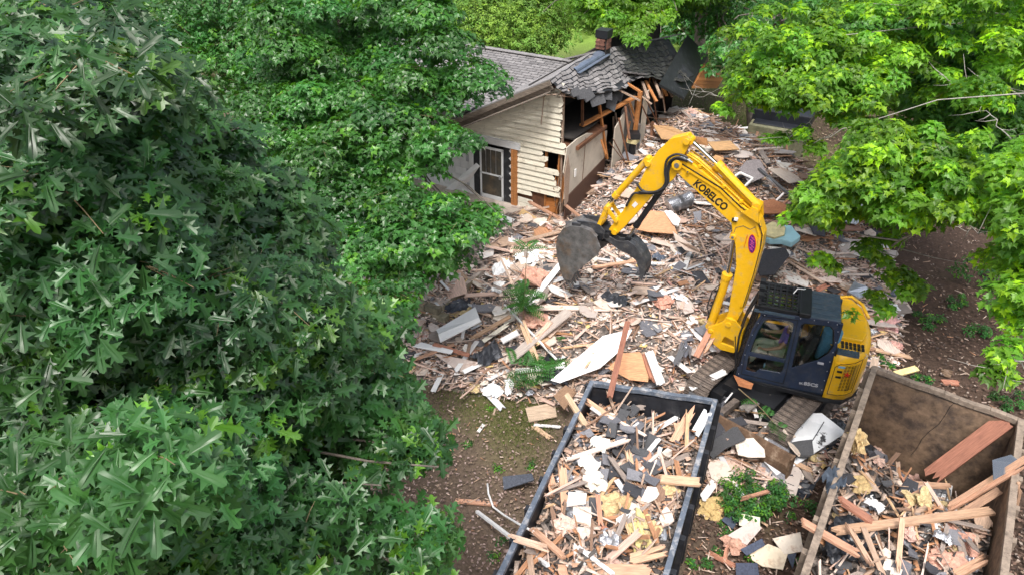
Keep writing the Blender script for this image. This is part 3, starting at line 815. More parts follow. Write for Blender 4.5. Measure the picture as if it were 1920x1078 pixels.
# undercarriage ------------------------------------------------------------
uc_w = Vector((5.43, 11.82, 0)); UR = R(225.5) - XRZ
rel = Matrix.Rotation(-XRZ, 3, 'Z') @ (uc_w - XC)
def ucput(o): o.location = rel; o.rotation_euler = (0, 0, UR); return o
m = MB(); m.bbox(-1.0, 1.0, -.55, .55, .35, .70); m.tube([(.22, 0, .6), (.22, 0, .88)], .52, 24); m.bbox(-.5, 1.2, -.7, -.45, .3, .55); m.bbox(-.5, 1.2, .45, .7, .3, .55)
under = ucput(m.build("undercarriage", M['black'], exc))
HL, RH = 1.12, .33
def track_path(n):
    P_ = 4 * HL + 2 * math.pi * RH; out = []
    for k in range(n):
        s = (k + .5) / n * P_
        if s < 2 * HL: out.append((-HL + s, RH * 2, 0))
        elif s < 2 * HL + math.pi * RH:
            t = (s - 2 * HL) / RH; out.append((HL + math.sin(t) * RH, RH + math.cos(t) * RH, -t))
        elif s < 4 * HL + math.pi * RH: out.append((HL - (s - 2 * HL - math.pi * RH), 0, math.pi))
        else:
            t = (s - 4 * HL - math.pi * RH) / RH; out.append((-HL - math.sin(t) * RH, RH - math.cos(t) * RH, math.pi - t))
    return out
shoe_me = None
for sgn in (-1, 1):
    yc = sgn * .90
    m = MB()
    m.bbox(-HL, HL, yc - .13, yc + .13, .12, .58)
    for xx, rr in ((-HL, RH - .03), (HL, RH - .03)):
        m.tube([(xx, yc - .12, RH + .03), (xx, yc + .12, RH + .03)], rr - .02, 20)
    for k in range(5): m.tube([(-.8 + k * .4, yc - .14, .13), (-.8 + k * .4, yc + .14, .13)], .10, 12)
    tr = ucput(m.build("track", M['black'], exc))
    n = 40; P_ = 4 * HL + 2 * math.pi * RH
    for k, (x, z, an) in enumerate(track_path(n)):
        if shoe_me is None:
            sh = MB(); sh.box((0, 0, 0), (P_ / n - .008, .50, .03)); sh.box((-.03, 0, .025), (.014, .50, .035)); sh.box((.015, 0, .02), (.014, .50, .025)); sh.box((0, 0, -.03), (.09, .16, .04))
            s_o = sh.build("track_shoe", M['track'], tr); shoe_me = s_o.data
        else: s_o = obj_of("track_shoe", shoe_me, tr)
        s_o.location = (x, yc + random.uniform(-.004, .004), z + .05); s_o.rotation_euler = (0, -an, 0)
# dozer blade
m = MB()
prof = [(0.02, .08), (.10, .24), (.10, .42), (.0, .62), (-.05, .62), (.04, .42), (.04, .24), (-.04, .08)]
m.prism(prof, 2.42, Matrix(((1, 0, 0, 0), (0, 0, -1, 0), (0, 1, 0, 0), (0, 0, 0, 1))))
for y in (-1.21, 1.21): m.bbox(-.06, .12, y - .015, y + .015, .08, .63)
bl = m.build("dozer_blade", M['blade'], exc); bl.location = rel + Matrix.Rotation(UR, 3, 'Z') @ Vector((1.83, .20, 0)); bl.rotation_euler = (0, 0, UR)
m = MB(); m.bar((-.1, -.45, .42), (-.95, -.4, .42), .13, .14); m.bar((-.1, .45, .42), (-.95, .4, .42), .13, .14); m.bbox(-.14, -.02, -1.0, 1.0, .34, .46)
m.build("blade_arm", M['track'], bl)
# upper structure ------------------------------------------------------------
YN = .93
deck = MB(); deck.prism([(.95, .92), (.95, -.90), (-.70, -1.08), (-1.05, -1.0), (-1.34, -.6), (-1.42, 0), (-1.34, .6), (-1.05, .98), (-.70, 1.0)], .10, Matrix.Translation((0, 0, .86)))
deck.build("deck", M['black'], exc, bevel=.01)
# cab shell
cab = MB()
outer = [(.95, .86), (.93, 1.10), (.90, 1.62), (.84, 2.15), (.74, 2.50), (.66, 2.58), (-.58, 2.66), (-.66, 2.60), (-.70, 2.10), (-.69, .90)]
doorh = [(.79, 1.12), (.80, 1.55), (.76, 1.95), (.66, 2.38), (.60, 2.43), (.20, 2.47), (.13, 2.42), (.12, 1.30), (.16, 1.24), (.55, 1.22), (.60, 1.12)]
quart = [(-.03, 1.42), (.0, 2.44), (-.04, 2.49), (-.50, 2.53), (-.57, 2.46), (-.645, 2.12), (-.60, 1.93), (-.45, 1.72)]
cab.prism(outer, .05, XZat(YN - .025), holes=[doorh, quart])
cab.prism(outer, .05, XZat(-.02), holes=[[(p[0], max(p[1], 1.72)) for p in doorh if p[1] > 1.5 or p[0] < .2 or p[0] > .78], [(p[0], p[1]) for p in quart]])
cab.bbox(-.69, .95, -.02, YN, .86, .95)
cab.bbox(-.715, -.67, .0, YN, .95, 1.85); cab.bbox(-.70, -.66, 0, .08, 1.85, 2.6); cab.bbox(-.70, -.66, YN - .10, YN - .03, 1.85, 2.6)
cab.bbox(-.66, -.60, 0, YN, 2.56, 2.63)
# front frame
for y in (.01, YN - .06):
    cab.add([(.95, y, .9), (.95, y + .05, .9), (.74, y + .05, 2.5), (.74, y, 2.5), (.88, y, .9), (.88, y + .05, .9), (.67, y + .05, 2.5), (.67, y, 2.5)], BOXF2)
cab.bbox(.62, .76, 0, YN, 2.47, 2.56)
cab.bbox(.90, .955, 0, YN, .9, 1.15)
shell_o = cab.build("cab", M['navy'], exc, bevel=.012)
# door outline, lower bar, bolts
m = MB()
dl = [(.86, 1.02), (.87, 1.6), (.80, 2.1), (.70, 2.47), (.08, 2.53), (.045, 1.30), (.05, .99)]
for i in range(len(dl)):
    p, q_ = dl[i], dl[(i + 1) % len(dl)]
    m.bar((p[0], YN + .003, p[1]), (q_[0], YN + .003, q_[1]), .012, .008, up=(0, 1, 0))
m.build("door_seal", M['black'], shell_o)
dd = MB(); dd.bbox(.13, .80, YN - .03, YN + .004, 1.50, 1.585)
dd.build("door_bar", M['navy'], shell_o)
m = MB()
for i in range(len(outer) - 1):
    p, q_ = outer[i], outer[i + 1]
    L_ = math.dist(p, q_)
    for k in range(max(1, int(L_ / .22))):
        t = (k + .5) / max(1, int(L_ / .22))
        x, z = p[0] * (1 - t) + q_[0] * t, p[1] * (1 - t) + q_[1] * t
        cx, cz = .1, 1.8; l = math.dist((x, z), (cx, cz)); x += (cx - x) / l * .04; z += (cz - z) / l * .04
        m.tube([(x, YN, z), (x, YN + .012, z)], .009, 6)
m.build("bolts", M['decal_grey'], shell_o)["kind"] = "stuff"
MB().bbox(-.56, -.45, YN, YN + .03, 1.655, 1.69).build("door_handle", M['decal_grey'], shell_o)
gp = MB().prism(doorh, .008, XZat(YN - .015)); gp.build("door_window", M['glass'], shell_o)
gp = MB().prism(quart, .008, XZat(YN - .015)); gp.build("side_window", M['glass'], shell_o)
gp = MB(); gp.add([(.93, .05, 1.15), (.93, YN - .07, 1.15), (.735, YN - .07, 2.47), (.735, .05, 2.47), (.922, .05, 1.15), (.922, YN - .07, 1.15), (.727, YN - .07, 2.47), (.727, .05, 2.47)], BOXF2)
gp.build("windscreen", M['glass'], shell_o)
gp = MB().bbox(-.69, -.682, .08, YN - .1, 1.87, 2.55); gp.build("rear_window", M['glass'], shell_o)
# black window surround inside the door edge
for hole, nm in ((doorh, "window_surround"), (quart, "window_surround")):
    cx = sum(p[0] for p in hole) / len(hole); cz = sum(p[1] for p in hole) / len(hole)
    inner_ = [((p[0] - cx) * .90 + cx, (p[1] - cz) * .93 + cz) for p in hole]
    MB().prism([((p[0] - cx) * 1.03 + cx, (p[1] - cz) * 1.02 + cz) for p in hole], .006, XZat(YN - .029), holes=[inner_]).build(nm, M['black'], shell_o)
# front guard (dark bars and grille seen edge-on)
m = MB()
for k in range(9):
    z0 = 1.0 + k * .19; x0 = .99 - (z0 - .9) * .13
    m.bbox(x0, x0 + .02, .0, YN - .02, z0, z0 + .025)
for k in range(5):
    y0 = .02 + k * .215
    m.bar((.985, y0, .95), (.785, y0, 2.55), .03, .03, up=(0, 1, 0))
m.build("front_guard", M['black'], shell_o)
MB().bar((.99, YN + .01, 1.1), (1.12, YN + .02, 1.9), .02, .02).build("mirror_arm", M['black'], shell_o)
m = MB()
for k in range(5): m.tube([(1.02 + random.uniform(-.02, .03), .10 + .07 * k, .95), (1.04, .1 + .06 * k, 1.5), (.98, .12 + .05 * k, 2.0), (.84, .1 + .06 * k, 2.5)], .018, 6)
m.build("hose_bundle", M['rubber'], exc)
# roof: guard over the skylight, dark band, slate panel
MB().bbox(.10, .72, .03, YN - .03, 2.575, 2.585).build("skylight", M['skylight'], shell_o)
m = MB()
fr_ = .045
m.bbox(.08, .82, YN - .09, YN - .02, 2.60, 2.68); m.bbox(.08, .82, -.02, .05, 2.60, 2.68); m.bbox(.78, .85, -.02, YN - .02, 2.60, 2.68); m.bbox(.06, .12, -.02, YN - .02, 2.60, 2.68)
for k in range(5): x0 = .20 + k * .115; m.bbox(x0, x0 + .028, 0, YN - .05, 2.655, 2.685)
for k in range(6): y0 = .14 + k * .125; m.bbox(.1, .8, y0, y0 + .022, 2.65, 2.68)
m.build("roof_guard", M['black'], shell_o, bevel=.006)
MB().bbox(-.12, .08, -.04, YN, 2.585, 2.70).build("roof_hatch", M['black'], shell_o, bevel=.015)
sl = MB(); sl.add([(-.12, -.02, 2.66), (-.12, YN - .01, 2.66), (-.64, YN - .01, 2.675), (-.64, -.02, 2.675), (-.12, -.02, 2.58), (-.12, YN - .01, 2.58), (-.66, YN, 2.58), (-.66, -.02, 2.58)], BOXF2)
for k in range(5): sl.bbox(-.62, -.14, .10 + k * .17, .115 + k * .17, 2.668, 2.684)
sl.build("roof_panel", M['slate'], shell_o, bevel=.012)
m = MB().tube([(.22, .30, 2.70), (.16, .22, 2.78), (.05, .24, 2.80), (.02, .18, 2.78)], .012, 6); m.build("antenna", M['white'], shell_o)
m = MB()
for k in range(3): m.box((.80, .1 + k * .25, 2.72), (.10, .13, .09))
m.build("work_lights", M['black'], shell_o)
m = MB(); m.bbox(.70, .80, .15, .95, 2.60, 2.62)
m.build("visor", M['black'], shell_o)
MB().bbox(.15, .88, YN - .02, YN + .03, 2.56, 2.60).build("rain_gutter", M['slate'], shell_o)
# interior
ins = MB(); ins.bbox(-.30, .18, .22, .72, 1.15, 1.42); ins.add([(-.30, .22, 1.35), (-.30, .72, 1.35), (-.42, .70, 2.05), (-.42, .24, 2.05), (-.14, .22, 1.35), (-.14, .72, 1.35), (-.28, .70, 2.05), (-.28, .24, 2.05)], BOXF2)
ins.bbox(-.42, -.30, .36, .58, 2.05, 2.28)
ins.build("seat", M['seat'], shell_o, bevel=.03)
m = MB(); m.bbox(-.25, .45, .76, .88, 1.0, 1.45); m.bbox(-.25, .45, .06, .20, 1.0, 1.45); m.tube([(.42, .80, 1.42), (.47, .80, 1.62)], .016, 8); m.tube([(.42, .14, 1.42), (.47, .14, 1.62)], .016, 8); m.bbox(.70, .88, .1, .85, .95, 1.12); m.tube([(.62, .35, 1.0), (.66, .35, 1.5)], .015, 6); m.tube([(.62, .5, 1.0), (.66, .5, 1.5)], .015, 6)
m.build("console", M['black'], shell_o)
MB().bbox(-.62, .85, .05, .85, .955, .985).build("floor_mat", M['rubber'], shell_o)
m = MB(); m.tube([(-.60, .5, 1.5), (-.62, .55, 2.2)], .18, 14, tint=(.5, .7, .8)); m.build("blue_jacket", M['bluecloth'], shell_o)
bagt = thing("bag", "blue bag standing on the cab floor behind the lower door window", "bag", (XC.x, XC.y, 0), XRZ)
m = MB(); m.box((.25, .82, 1.22), (.26, .12, .26), None, taper=(.85, .8)); m.box((.43, .80, 1.2), (.10, .10, .18)); m.build("bag_body", M['bluecloth'], bagt, bevel=.02)
MB().tube([(.17, .83, 1.34), (.2, .85, 1.42), (.3, .85, 1.42), (.33, .83, 1.34)], .012, 6).build("strap", M['rubber'], bagt)
# side service panel of the cab base (below the quarter window) with lettering
def textpart(body, size, loc, rot, mm, parent, name="lettering", ext=.002, off=.0, sx=1.0):
    c = bpy.data.curves.new(name, 'FONT'); c.body = body; c.size = size; c.extrude = ext; c.offset = off; c.align_x = 'CENTER'; c.align_y = 'CENTER'
    tmp = bpy.data.objects.new(name, c); COL.objects.link(tmp)
    dg = bpy.context.evaluated_depsgraph_get()
    me_ = bpy.data.meshes.new_from_object(tmp.evaluated_get(dg))
    bpy.data.objects.remove(tmp)
    me_.materials.clear(); me_.materials.append(mm)
    a_ = me_.color_attributes.new("tint", 'FLOAT_COLOR', 'POINT'); a_.data.foreach_set("color", [1.0] * 4 * len(me_.vertices))
    o_ = obj_of(name, me_, parent); o_.location = loc; o_.rotation_euler = rot; o_.scale = (sx, 1, 1); return o_
# viewed from +y the machine's front (+x) is on the left, so text runs towards -x
textpart("SK", .062, (-.265, YN + .004, 1.095), (R(90), R(-3), R(180)), M['decal_grey'], shell_o, off=.002)
textpart("85CS", .105, (-.445, YN + .004, 1.115), (R(90), R(-3), R(180)), M['decal_grey'], shell_o, off=.004, sx=1.15)

# tail: side doors, counterweight and hood (yellow), lofted along the plan outline
plan = [(-.70, .985), (-.90, .985), (-1.08, .93), (-1.24, .76), (-1.35, .50), (-1.40, .20), (-1.41, -.1), (-1.38, -.45), (-1.28, -.78), (-1.12, -.99), (-.92, -1.09), (-.70, -1.10), (-.20, -1.10), (.75, -1.02)]
def loft(levels, name, mm, closed_top=True):
    m = MB(); n = len(plan)
    for z_, off_ in levels:
        for i, (x, y) in enumerate(plan):
            cx, cy = -.6, 0
            dx, dy = x - cx, y - cy; l = math.hypot(dx, dy)
            m.v.append((x - dx / l * off_, y - dy / l * off_, z_ + .0)); m.c.append((1, 1, 1))
    for j in range(len(levels) - 1):
        for i in range(n - 1):
            m.f.append((j * n + i, j * n + i + 1, (j + 1) * n + i + 1, (j + 1) * n + i)); m.m.append(0)
    if closed_top:
        b_ = (len(levels) - 1) * n
        tr = tessellate_polygon([[Vector((m.v[b_ + i][0], m.v[b_ + i][1], 0)) for i in range(n)]])
        for t_ in tr: m.f.append(tuple(b_ + k for k in t_)); m.m.append(0)
    return m
tail = loft([(.86, .05), (.92, 0), (1.5, -.015), (1.78, 0), (1.90, .03), (1.97, .09), (2.00, .17)], "tail", None)
tail_o = tail.build("tail_body", M['yellow'], exc, smooth=True, auto=True)
for p_ in tail_o.data.polygons: pass
sol = tail_o.modifiers.new("thick", 'SOLIDIFY'); sol.thickness = .02; sol.offset = -1
# side access panel, slightly proud, with vent slots
pan_ = [(-.72, .93), (-.72, 1.74), (-.80, 1.86), (-1.0, 1.90), (-1.0, .93)]
def onside(x):                                         # y of the side surface at x
    for (x0, y0), (x1, y1) in zip(plan[:-1], plan[1:]):
        if x1 <= x <= x0: return y0 + (y1 - y0) * (x0 - x) / (x0 - x1)
    return .9
def sidestrip(xs, z0, z1, mm, name, off=.012, th=.012):
    m = MB()
    xs = list(xs)
    for i in range(len(xs) - 1):
        a_, b_ = xs[i], xs[i + 1]; ya, yb = onside(a_) + off, onside(b_) + off
        m.add([(a_, ya, z0), (b_, yb, z0), (b_, yb, z1), (a_, ya, z1), (a_, ya - th, z0), (b_, yb - th, z0), (b_, yb - th, z1), (a_, ya - th, z1)], BOXF2)
    return m.build(name, mm, tail_o)
sidestrip([-.75, -.85, -.95, -1.05, -1.15, -1.24], 1.02, 1.80, M['yellow'], "side_door", .022, .02)
for (x0, x1, z0, z1) in ((-.80, -.79, 1.02, 1.80),):
    pass
seam = MB()
pth = [(-.76, 1.04), (-.76, 1.70), (-.84, 1.79), (-1.22, 1.86), (-1.20, 1.06), (-.76, 1.04)]
pp = []
for i in range(len(pth) - 1):
    for k in range(8):
        t = k / 8; x = pth[i][0] * (1 - t) + pth[i + 1][0] * t; z_ = pth[i][1] * (1 - t) + pth[i + 1][1] * t
        pp.append((x, onside(x) + .025, z_))
seam.tube(pp + [pp[0]], .006, 5); seam.build("door_seam", M['black'], tail_o)
for z0, w in ((1.70, .12), (1.59, .09), (1.46, .10)):
    sidestrip([-.81, -.81 - w], z0, z0 + .045, M['bluecloth'] if z0 > 1.65 else M['black'], "side_slot", .030, .02)
for r_ in range(17):                                   # slanted louvres
    z0 = 1.16 + r_ * .036
    xa = -.92 - .012 * (r_ / 17); xb = -1.20
    for c_ in range(5):
        xs_ = xa + (xb - xa) * c_ / 5; xe = xs_ - .042
        ya, yb = onside(xs_) + .028, onside(xe) + .028
        if r_ == 0 and c_ == 0: lv = MB()
        lv.add([(xs_, ya, z0), (xe, yb, z0 + .012), (xe, yb, z0 + .024), (xs_, ya, z0 + .012), (xs_, ya - .01, z0), (xe, yb - .01, z0 + .012), (xe, yb - .01, z0 + .024), (xs_, ya - .01, z0 + .012)], BOXF2)
lv.build("louvres", M['black'], tail_o)["kind"] = "stuff"
m = MB(); cxs, czs = -1.0, 1.56
for k in range(5):                                     # small red emblem
    t = k * 2 * math.pi / 5 + .3
    m.bar((cxs, onside(cxs) + .040, czs), (cxs + .06 * math.cos(t), onside(cxs) + .034, czs + .06 * math.sin(t)), .02, .008, up=(0, 1, 0))
m.build("emblem", M['red'], tail_o)
textpart("7", .16, (-1.27, onside(-1.27) + .03, 1.86), (R(90), 0, R(180 - 60)), M['white'], tail_o, "tail_mark", off=.004)
# hood on top and its cooling slots
m = MB(); hood = [(-.72, .52), (-.72, -.95), (-1.0, -.93), (-1.20, -.66), (-1.28, -.2), (-1.27, .2), (-1.18, .52)]
m.prism(hood, .10, Matrix.Translation((0, 0, 2.03))); hd = m.build("hood", M['yellow'], exc, bevel=.03)
m = MB()
for k in range(2):
    for c_ in range(6):
        m.bbox(-.80 - c_ * .072, -.80 - c_ * .072 - .05, .56 + k * .12, .65 + k * .12, 2.0, 2.018)
m.build("cooling_slots", M['black'], tail_o)
m = MB(); m.bbox(-1.12, -.70, .80, .93, 1.94, 2.0); 
for k in range(7): m.bbox(-1.12 + k * .06, -1.10 + k * .06, .80, .93, 2.0, 2.012)
m.build("rear_grate", M['slate'], tail_o)
MB().bbox(-.73, -.69, -.02, .95, 1.0, 2.02).build("bulkhead", M['black'], exc)
# far side cover and fuel tank with a yellow edge
m = MB(); m.bbox(-.70, .72, -1.04, -.14, .92, 1.25); m.build("tank_cover", M['yellow'], exc, bevel=.04)
m = MB().tube([(-.55, -.12, 1.98), (-.62, -.5, 2.05), (-.72, -.9, 2.08), (-1.0, -.98, 2.10), (-1.2, -.75, 2.10), (-1.30, -.3, 2.09)], .035, 8)
m.build("hand_rail", M['yellow'], exc, smooth=True)
MB().bbox(-.66, -.30, -.75, -.10, 1.42, 1.96).build("air_box", M['navy'], exc, bevel=.02)
# swing post ------------------------------------------------------------
BO = Vector((1.23, 0, 0)); BR = R(-10)
def bput(o): o.location = BO; o.rotation_euler = (0, 0, BR); return o
m = MB()
br = [(-.30, 1.62), (-.10, 1.80), (.06, 1.80), (.16, 1.66), (.42, 1.44), (.40, 1.30), (.24, 1.06), (.08, .98), (-.20, 1.0), (-.30, 1.2)]
ho_ = [(-.18, 1.14), (-.16, 1.30), (.04, 1.34), (.10, 1.16)]
for y in (-.22, .22): m.prism(br, .045, XZat(y), holes=[ho_])
m.bbox(-.30, -.22, -.2, .2, 1.0, 1.6); m.tube([(.02, -.27, 1.66), (.02, .27, 1.66)], .06, 14); m.tube([(.34, -.27, 1.38), (.34, .27, 1.38)], .045, 12); m.bbox(-.22, .2, -.2, .2, 1.02, 1.08)
bput(m.build("swing_post", M['yellow'], exc, bevel=.008))
# boom ------------------------------------------------------------
low = [(.13, 1.60), (.09, 1.85), (.11, 2.97), (.20, 3.42), (.28, 3.60), (.35, 3.86), (.75, 4.13), (1.37, 4.53), (1.60, 4.70)]
upp = [(1.66, 4.82), (1.60, 4.94), (1.46, 4.98), (1.26, 4.90), (.70, 4.58), (.28, 4.31), (.0, 4.18), (-.16, 4.04), (-.28, 3.78), (-.30, 3.50), (-.27, 2.9), (-.20, 2.06), (-.10, 1.62)]
boomp = low + upp
boom = MB().prism(boomp, .27, XZat(0))
boom.tube([(.02, -.16, 1.66), (.02, .16, 1.66)], .12, 16)
boom_o = bput(boom.build("boom", M['yellow'], exc, bevel=.012))
def ledge(pts, y, w, h, nm, mm='yellow'):
    m = MB()
    for p, q_ in zip(pts[:-1], pts[1:]): m.bar((p[0], y, p[1]), (q_[0], y, q_[1]), w, h, up=(0, 1, 0))
    return m.build(nm, M[mm], boom_o)
ledge([(1.5, 4.83), (.66, 4.50), (.26, 4.22), (-.10, 4.0), (-.22, 3.75), (-.24, 3.50), (-.22, 2.9), (-.15, 2.1)], .145, .045, .03, "edge_rib")
ledge([(1.5, 4.87), (.66, 4.545), (.26, 4.27), (-.13, 4.05), (-.26, 3.78), (-.275, 3.5), (-.25, 2.9), (-.18, 2.1)], .147, .014, .026, "shadow_gap", 'black')
ledge([(.28, 3.62), (.25, 3.80), (.12, 3.87), (-.02, 3.83), (-.12, 3.92)], .137, .010, .008, "weld_seam", 'bucket')
ledge([(-.12, 3.92), (-.22, 3.95)], .137, .010, .008, "weld_seam", 'bucket')
for (s_, z_, r_) in ((1.55, 4.82, .10), (.27, 3.60, .055), (-.02, 4.16, .065), (1.32, 4.74, .035)):
    MB().tube([(s_, -.19, z_), (s_, .19, z_)], r_, 16).build("pin_boss", M['yellow'], boom_o, smooth=True, auto=True)
    MB().tube([(s_, .188, z_), (s_, .20, z_)], r_ * .5, 12).build("pin", M['bucket'], boom_o)
for y in (-.19, .19):
    m = MB().prism([(-.16, 4.02), (-.10, 4.30), (.02, 4.33), (.10, 4.22), (.20, 4.18)], .03, XZat(y)); m.build("cylinder_bracket", M['yellow'], boom_o)
# name on the boom side: runs down towards the right of the picture (towards -s)
ang = math.atan2(4.50 - 4.13, 1.12 - .49)
tx = textpart("KOBELCO", .215, (.83, .1385, 4.34), (0, 0, 0), M['decal_black'], boom_o, "boom_lettering", off=.007, sx=.80)
Xd = Vector((-math.cos(ang), 0, -math.sin(ang))); Zd = Vector((0, 1, 0)); Yd = Zd.cross(Xd)
def setaxes(o, X, Y, Z, s=(1, 1, 1)):
    o.rotation_euler = Matrix(((X.x, Y.x, Z.x), (X.y, Y.y, Z.y), (X.z, Y.z, Z.z))).to_euler()
setaxes(tx, Xd, Yd, Zd)
# oval sticker with small writing, vertical along the lower boom
el = lambda rx, rz, cx, cz, n=28: [(cx + rx * math.cos(2 * math.pi * k / n), cz + rz * math.sin(2 * math.pi * k / n)) for k in range(n)]
ra = R(-9)
def rot2(pts, cx, cz, a): return [(cx + (x - cx) * math.cos(a) - (z_ - cz) * math.sin(a), cz + (x - cx) * math.sin(a) + (z_ - cz) * math.cos(a)) for x, z_ in pts]
oc = (-.105, 3.54)
MB().prism(rot2(el(.075, .20, *oc), *oc, ra), .003, XZat(.139)).build("sticker_rim", M['red'], boom_o)
MB().prism(rot2(el(.062, .185, *oc), *oc, ra), .003, XZat(.142)).build("sticker", M['purple'], boom_o)
m = MB()
for k in range(9):
    zz = oc[1] - .13 + k * .032; xx = oc[0] + .018 * math.sin(k * 2.4) + .02 * (k / 9 - .5)
    m.bar((xx - .03, .1455, zz), (xx + .03, .1455, zz + .018), .012, .003, up=(0, 1, 0))
m.build("sticker_script", M['pink'], boom_o)
m = MB()
for k in range(14):
    zz = oc[1] + .16 - k * .021; xx = oc[0] + .115 + .004 * k * .4
    m.bar((xx - .012, .1395, zz), (xx + .012 * random.uniform(.2, 1), .1395, zz + .003), .010 * random.uniform(.5, 1), .002, up=(0, 1, 0))
m.build("small_print", M['red'], boom_o)
m = MB(); m.box((.27, .17, 3.99), (.07, .05, .05)); m.build("work_lamp", M['white'], boom_o); MB().box((.30, .155, 3.96), (.09, .03, .07)).build("lamp_bracket", M['black'], boom_o)
# pipes along the boom top
for j, (y, dz) in enumerate(((.09, .06), (.03, .075), (-.04, .06), (-.1, .08))):
    MB().tube([(1.40, y, 4.98 + dz), (1.2, y, 4.90 + dz), (.70, y, 4.60 + dz * .8), (.30, y, 4.34 + dz * .7), (.05, y, 4.2 + dz * .4)], .018, 8).build("hydraulic_pipe", M['yellow'], boom_o, smooth=True)
for s_ in (1.12, .62, .25):
    t_ = (s_ - .28) / (1.26 - .28); z_ = 4.31 + t_ * .59
    MB().bar((s_, -.13, z_ + .05), (s_, .14, z_ + .05), .06, .05, up=(0, 0, 1)).build("pipe_clamp", M['yellow'], boom_o)
# cylinders
def cyl(p0, p1, p2, r, rr, y=0.0, mm='yellow', par=exc, name="arm_cylinder"):
    m = MB(); a_, b_, c_ = Vector((p0[0], y, p0[1])), Vector((p1[0], y, p1[1])), Vector((p2[0], y, p2[1]))
    m.tube([a_, b_], r, 16); d_ = (b_ - a_).normalized()
    m.tube([b_ - d_ * .10, b_ + d_ * .015], r * 1.18, 16)
    m.tube([a_ - Vector((0, .09, 0)), a_ + Vector((0, .09, 0))], r * .95, 14)
    o = bput(m.build(name, M[mm], par, smooth=True, auto=True))
    MB().tube([b_, c_], rr, 12).build("piston_rod", M['chrome'], o, smooth=True, auto=True)
    m = MB().tube([c_ - Vector((0, .08, 0)), c_ + Vector((0, .08, 0))], rr * 1.9, 12); m.build("rod_eye", M[mm], o, smooth=True, auto=True)
    return o
ac = cyl((-.04, 4.27), (.84, 4.93), (1.40, 5.30), .092, .04)
MB().tube([(.05, .11, 4.38), (.80, .11, 4.94), (.86, .09, 4.99)], .018, 8).build("oil_line", M['yellow'], ac)
bc = cyl((.42, 1.36), (.27, 2.66), (.27, 3.60), .092, .042, name="boom_cylinder")
MB().tube([(.50, .05, 1.5), (.40, .10, 2.2), (.36, .1, 2.45), (.50, .06, 2.2), (.55, .04, 1.8), (.42, .05, 1.45)], .014, 6).build("hose", M['rubber'], bc)
# dipper ------------------------------------------------------------
dip = [(1.40, 5.20), (1.36, 5.33), (1.45, 5.43), (1.76, 5.29), (1.98, 5.0), (2.15, 4.68), (2.28, 4.28), (2.58, 3.56), (2.86, 3.04), (2.84, 2.97), (2.70, 2.92), (2.49, 3.22), (1.90, 4.18), (1.62, 4.46), (1.50, 4.70), (1.46, 5.02)]
dp = MB().prism(dip, .20, XZat(0)); dip_o = bput(dp.build("dipper_arm", M['yellow'], exc, bevel=.010))
for (s_, z_, r_) in ((1.44, 5.30, .06), (2.15, 4.70, .055), (2.72, 3.02, .06), (2.70, 3.30, .045)):
    MB().tube([(s_, -.15, z_), (s_, .15, z_)], r_, 14).build("pin_boss", M['yellow'], dip_o, smooth=True, auto=True)
MB().bar((2.30, .104, 3.80), (2.37, .104, 3.70), .08, .004, up=(0, 1, 0)).build("white_label", M['white'], dip_o)
kc = cyl((2.20, 4.74), (2.82, 3.78), (2.94, 3.53), .068, .034, name="bucket_cylinder")
m = MB()
for y in (-.14, .14):
    m.bar((2.94, y, 3.54), (3.08, y, 3.10), .08, .03, up=(0, 1, 0)); m.bar((2.94, y * .9, 3.54), (2.70, y * .9, 3.28), .08, .03, up=(0, 1, 0))
m.tube([(2.94, -.17, 3.54), (2.94, .17, 3.54)], .05, 12); m.tube([(3.08, -.16, 3.10), (3.08, .16, 3.10)], .05, 12)
bput(m.build("bucket_link", M['yellow'], exc))
# hoses over the joint
for j, (pts_, y) in enumerate((([(1.36, 5.0), (1.46, 5.04), (1.62, 5.02), (1.76, 4.88), (1.77, 4.64), (1.73, 4.42), (1.83, 4.23), (2.04, 4.13), (2.21, 4.15), (2.33, 4.28)], .17),
                               ([(1.36, 4.93), (1.48, 4.94), (1.65, 4.89), (1.71, 4.66), (1.69, 4.42), (1.80, 4.20), (1.90, 4.13), (2.2, 4.06), (2.38, 4.0), (2.50, 3.70)], .15),
                               ([(1.36, 4.96), (1.55, 4.99), (1.70, 4.86), (1.73, 4.6), (1.71, 4.35), (1.95, 4.16), (2.25, 4.1)], .19))):
    cv = []
    P_ = [Vector((a_, y, b_)) for a_, b_ in pts_]
    for i in range(len(P_) - 1):
        p0, p1, p2, p3 = P_[max(i - 1, 0)], P_[i], P_[i + 1], P_[min(i + 2, len(P_) - 1)]
        for k in range(5):
            t = k / 5; cv.append(.5 * ((2 * p1) + (p2 - p0) * t + (2 * p0 - 5 * p1 + 4 * p2 - p3) * t * t + (3 * p1 - p0 - 3 * p2 + p3) * t ** 3))
    cv.append(P_[-1])
    bput(MB().tube(cv, .024 if j < 2 else .018, 8).build("hose", M['rubber'], exc, smooth=True))
m = MB()
for k in range(4): m.tube([(1.26 + k * .05, .15, 4.93 + .03 * k), (1.40 + k * .04, .16, 4.99)], .02, 8)
bput(m.build("hose_fittings", M['chrome'], exc))
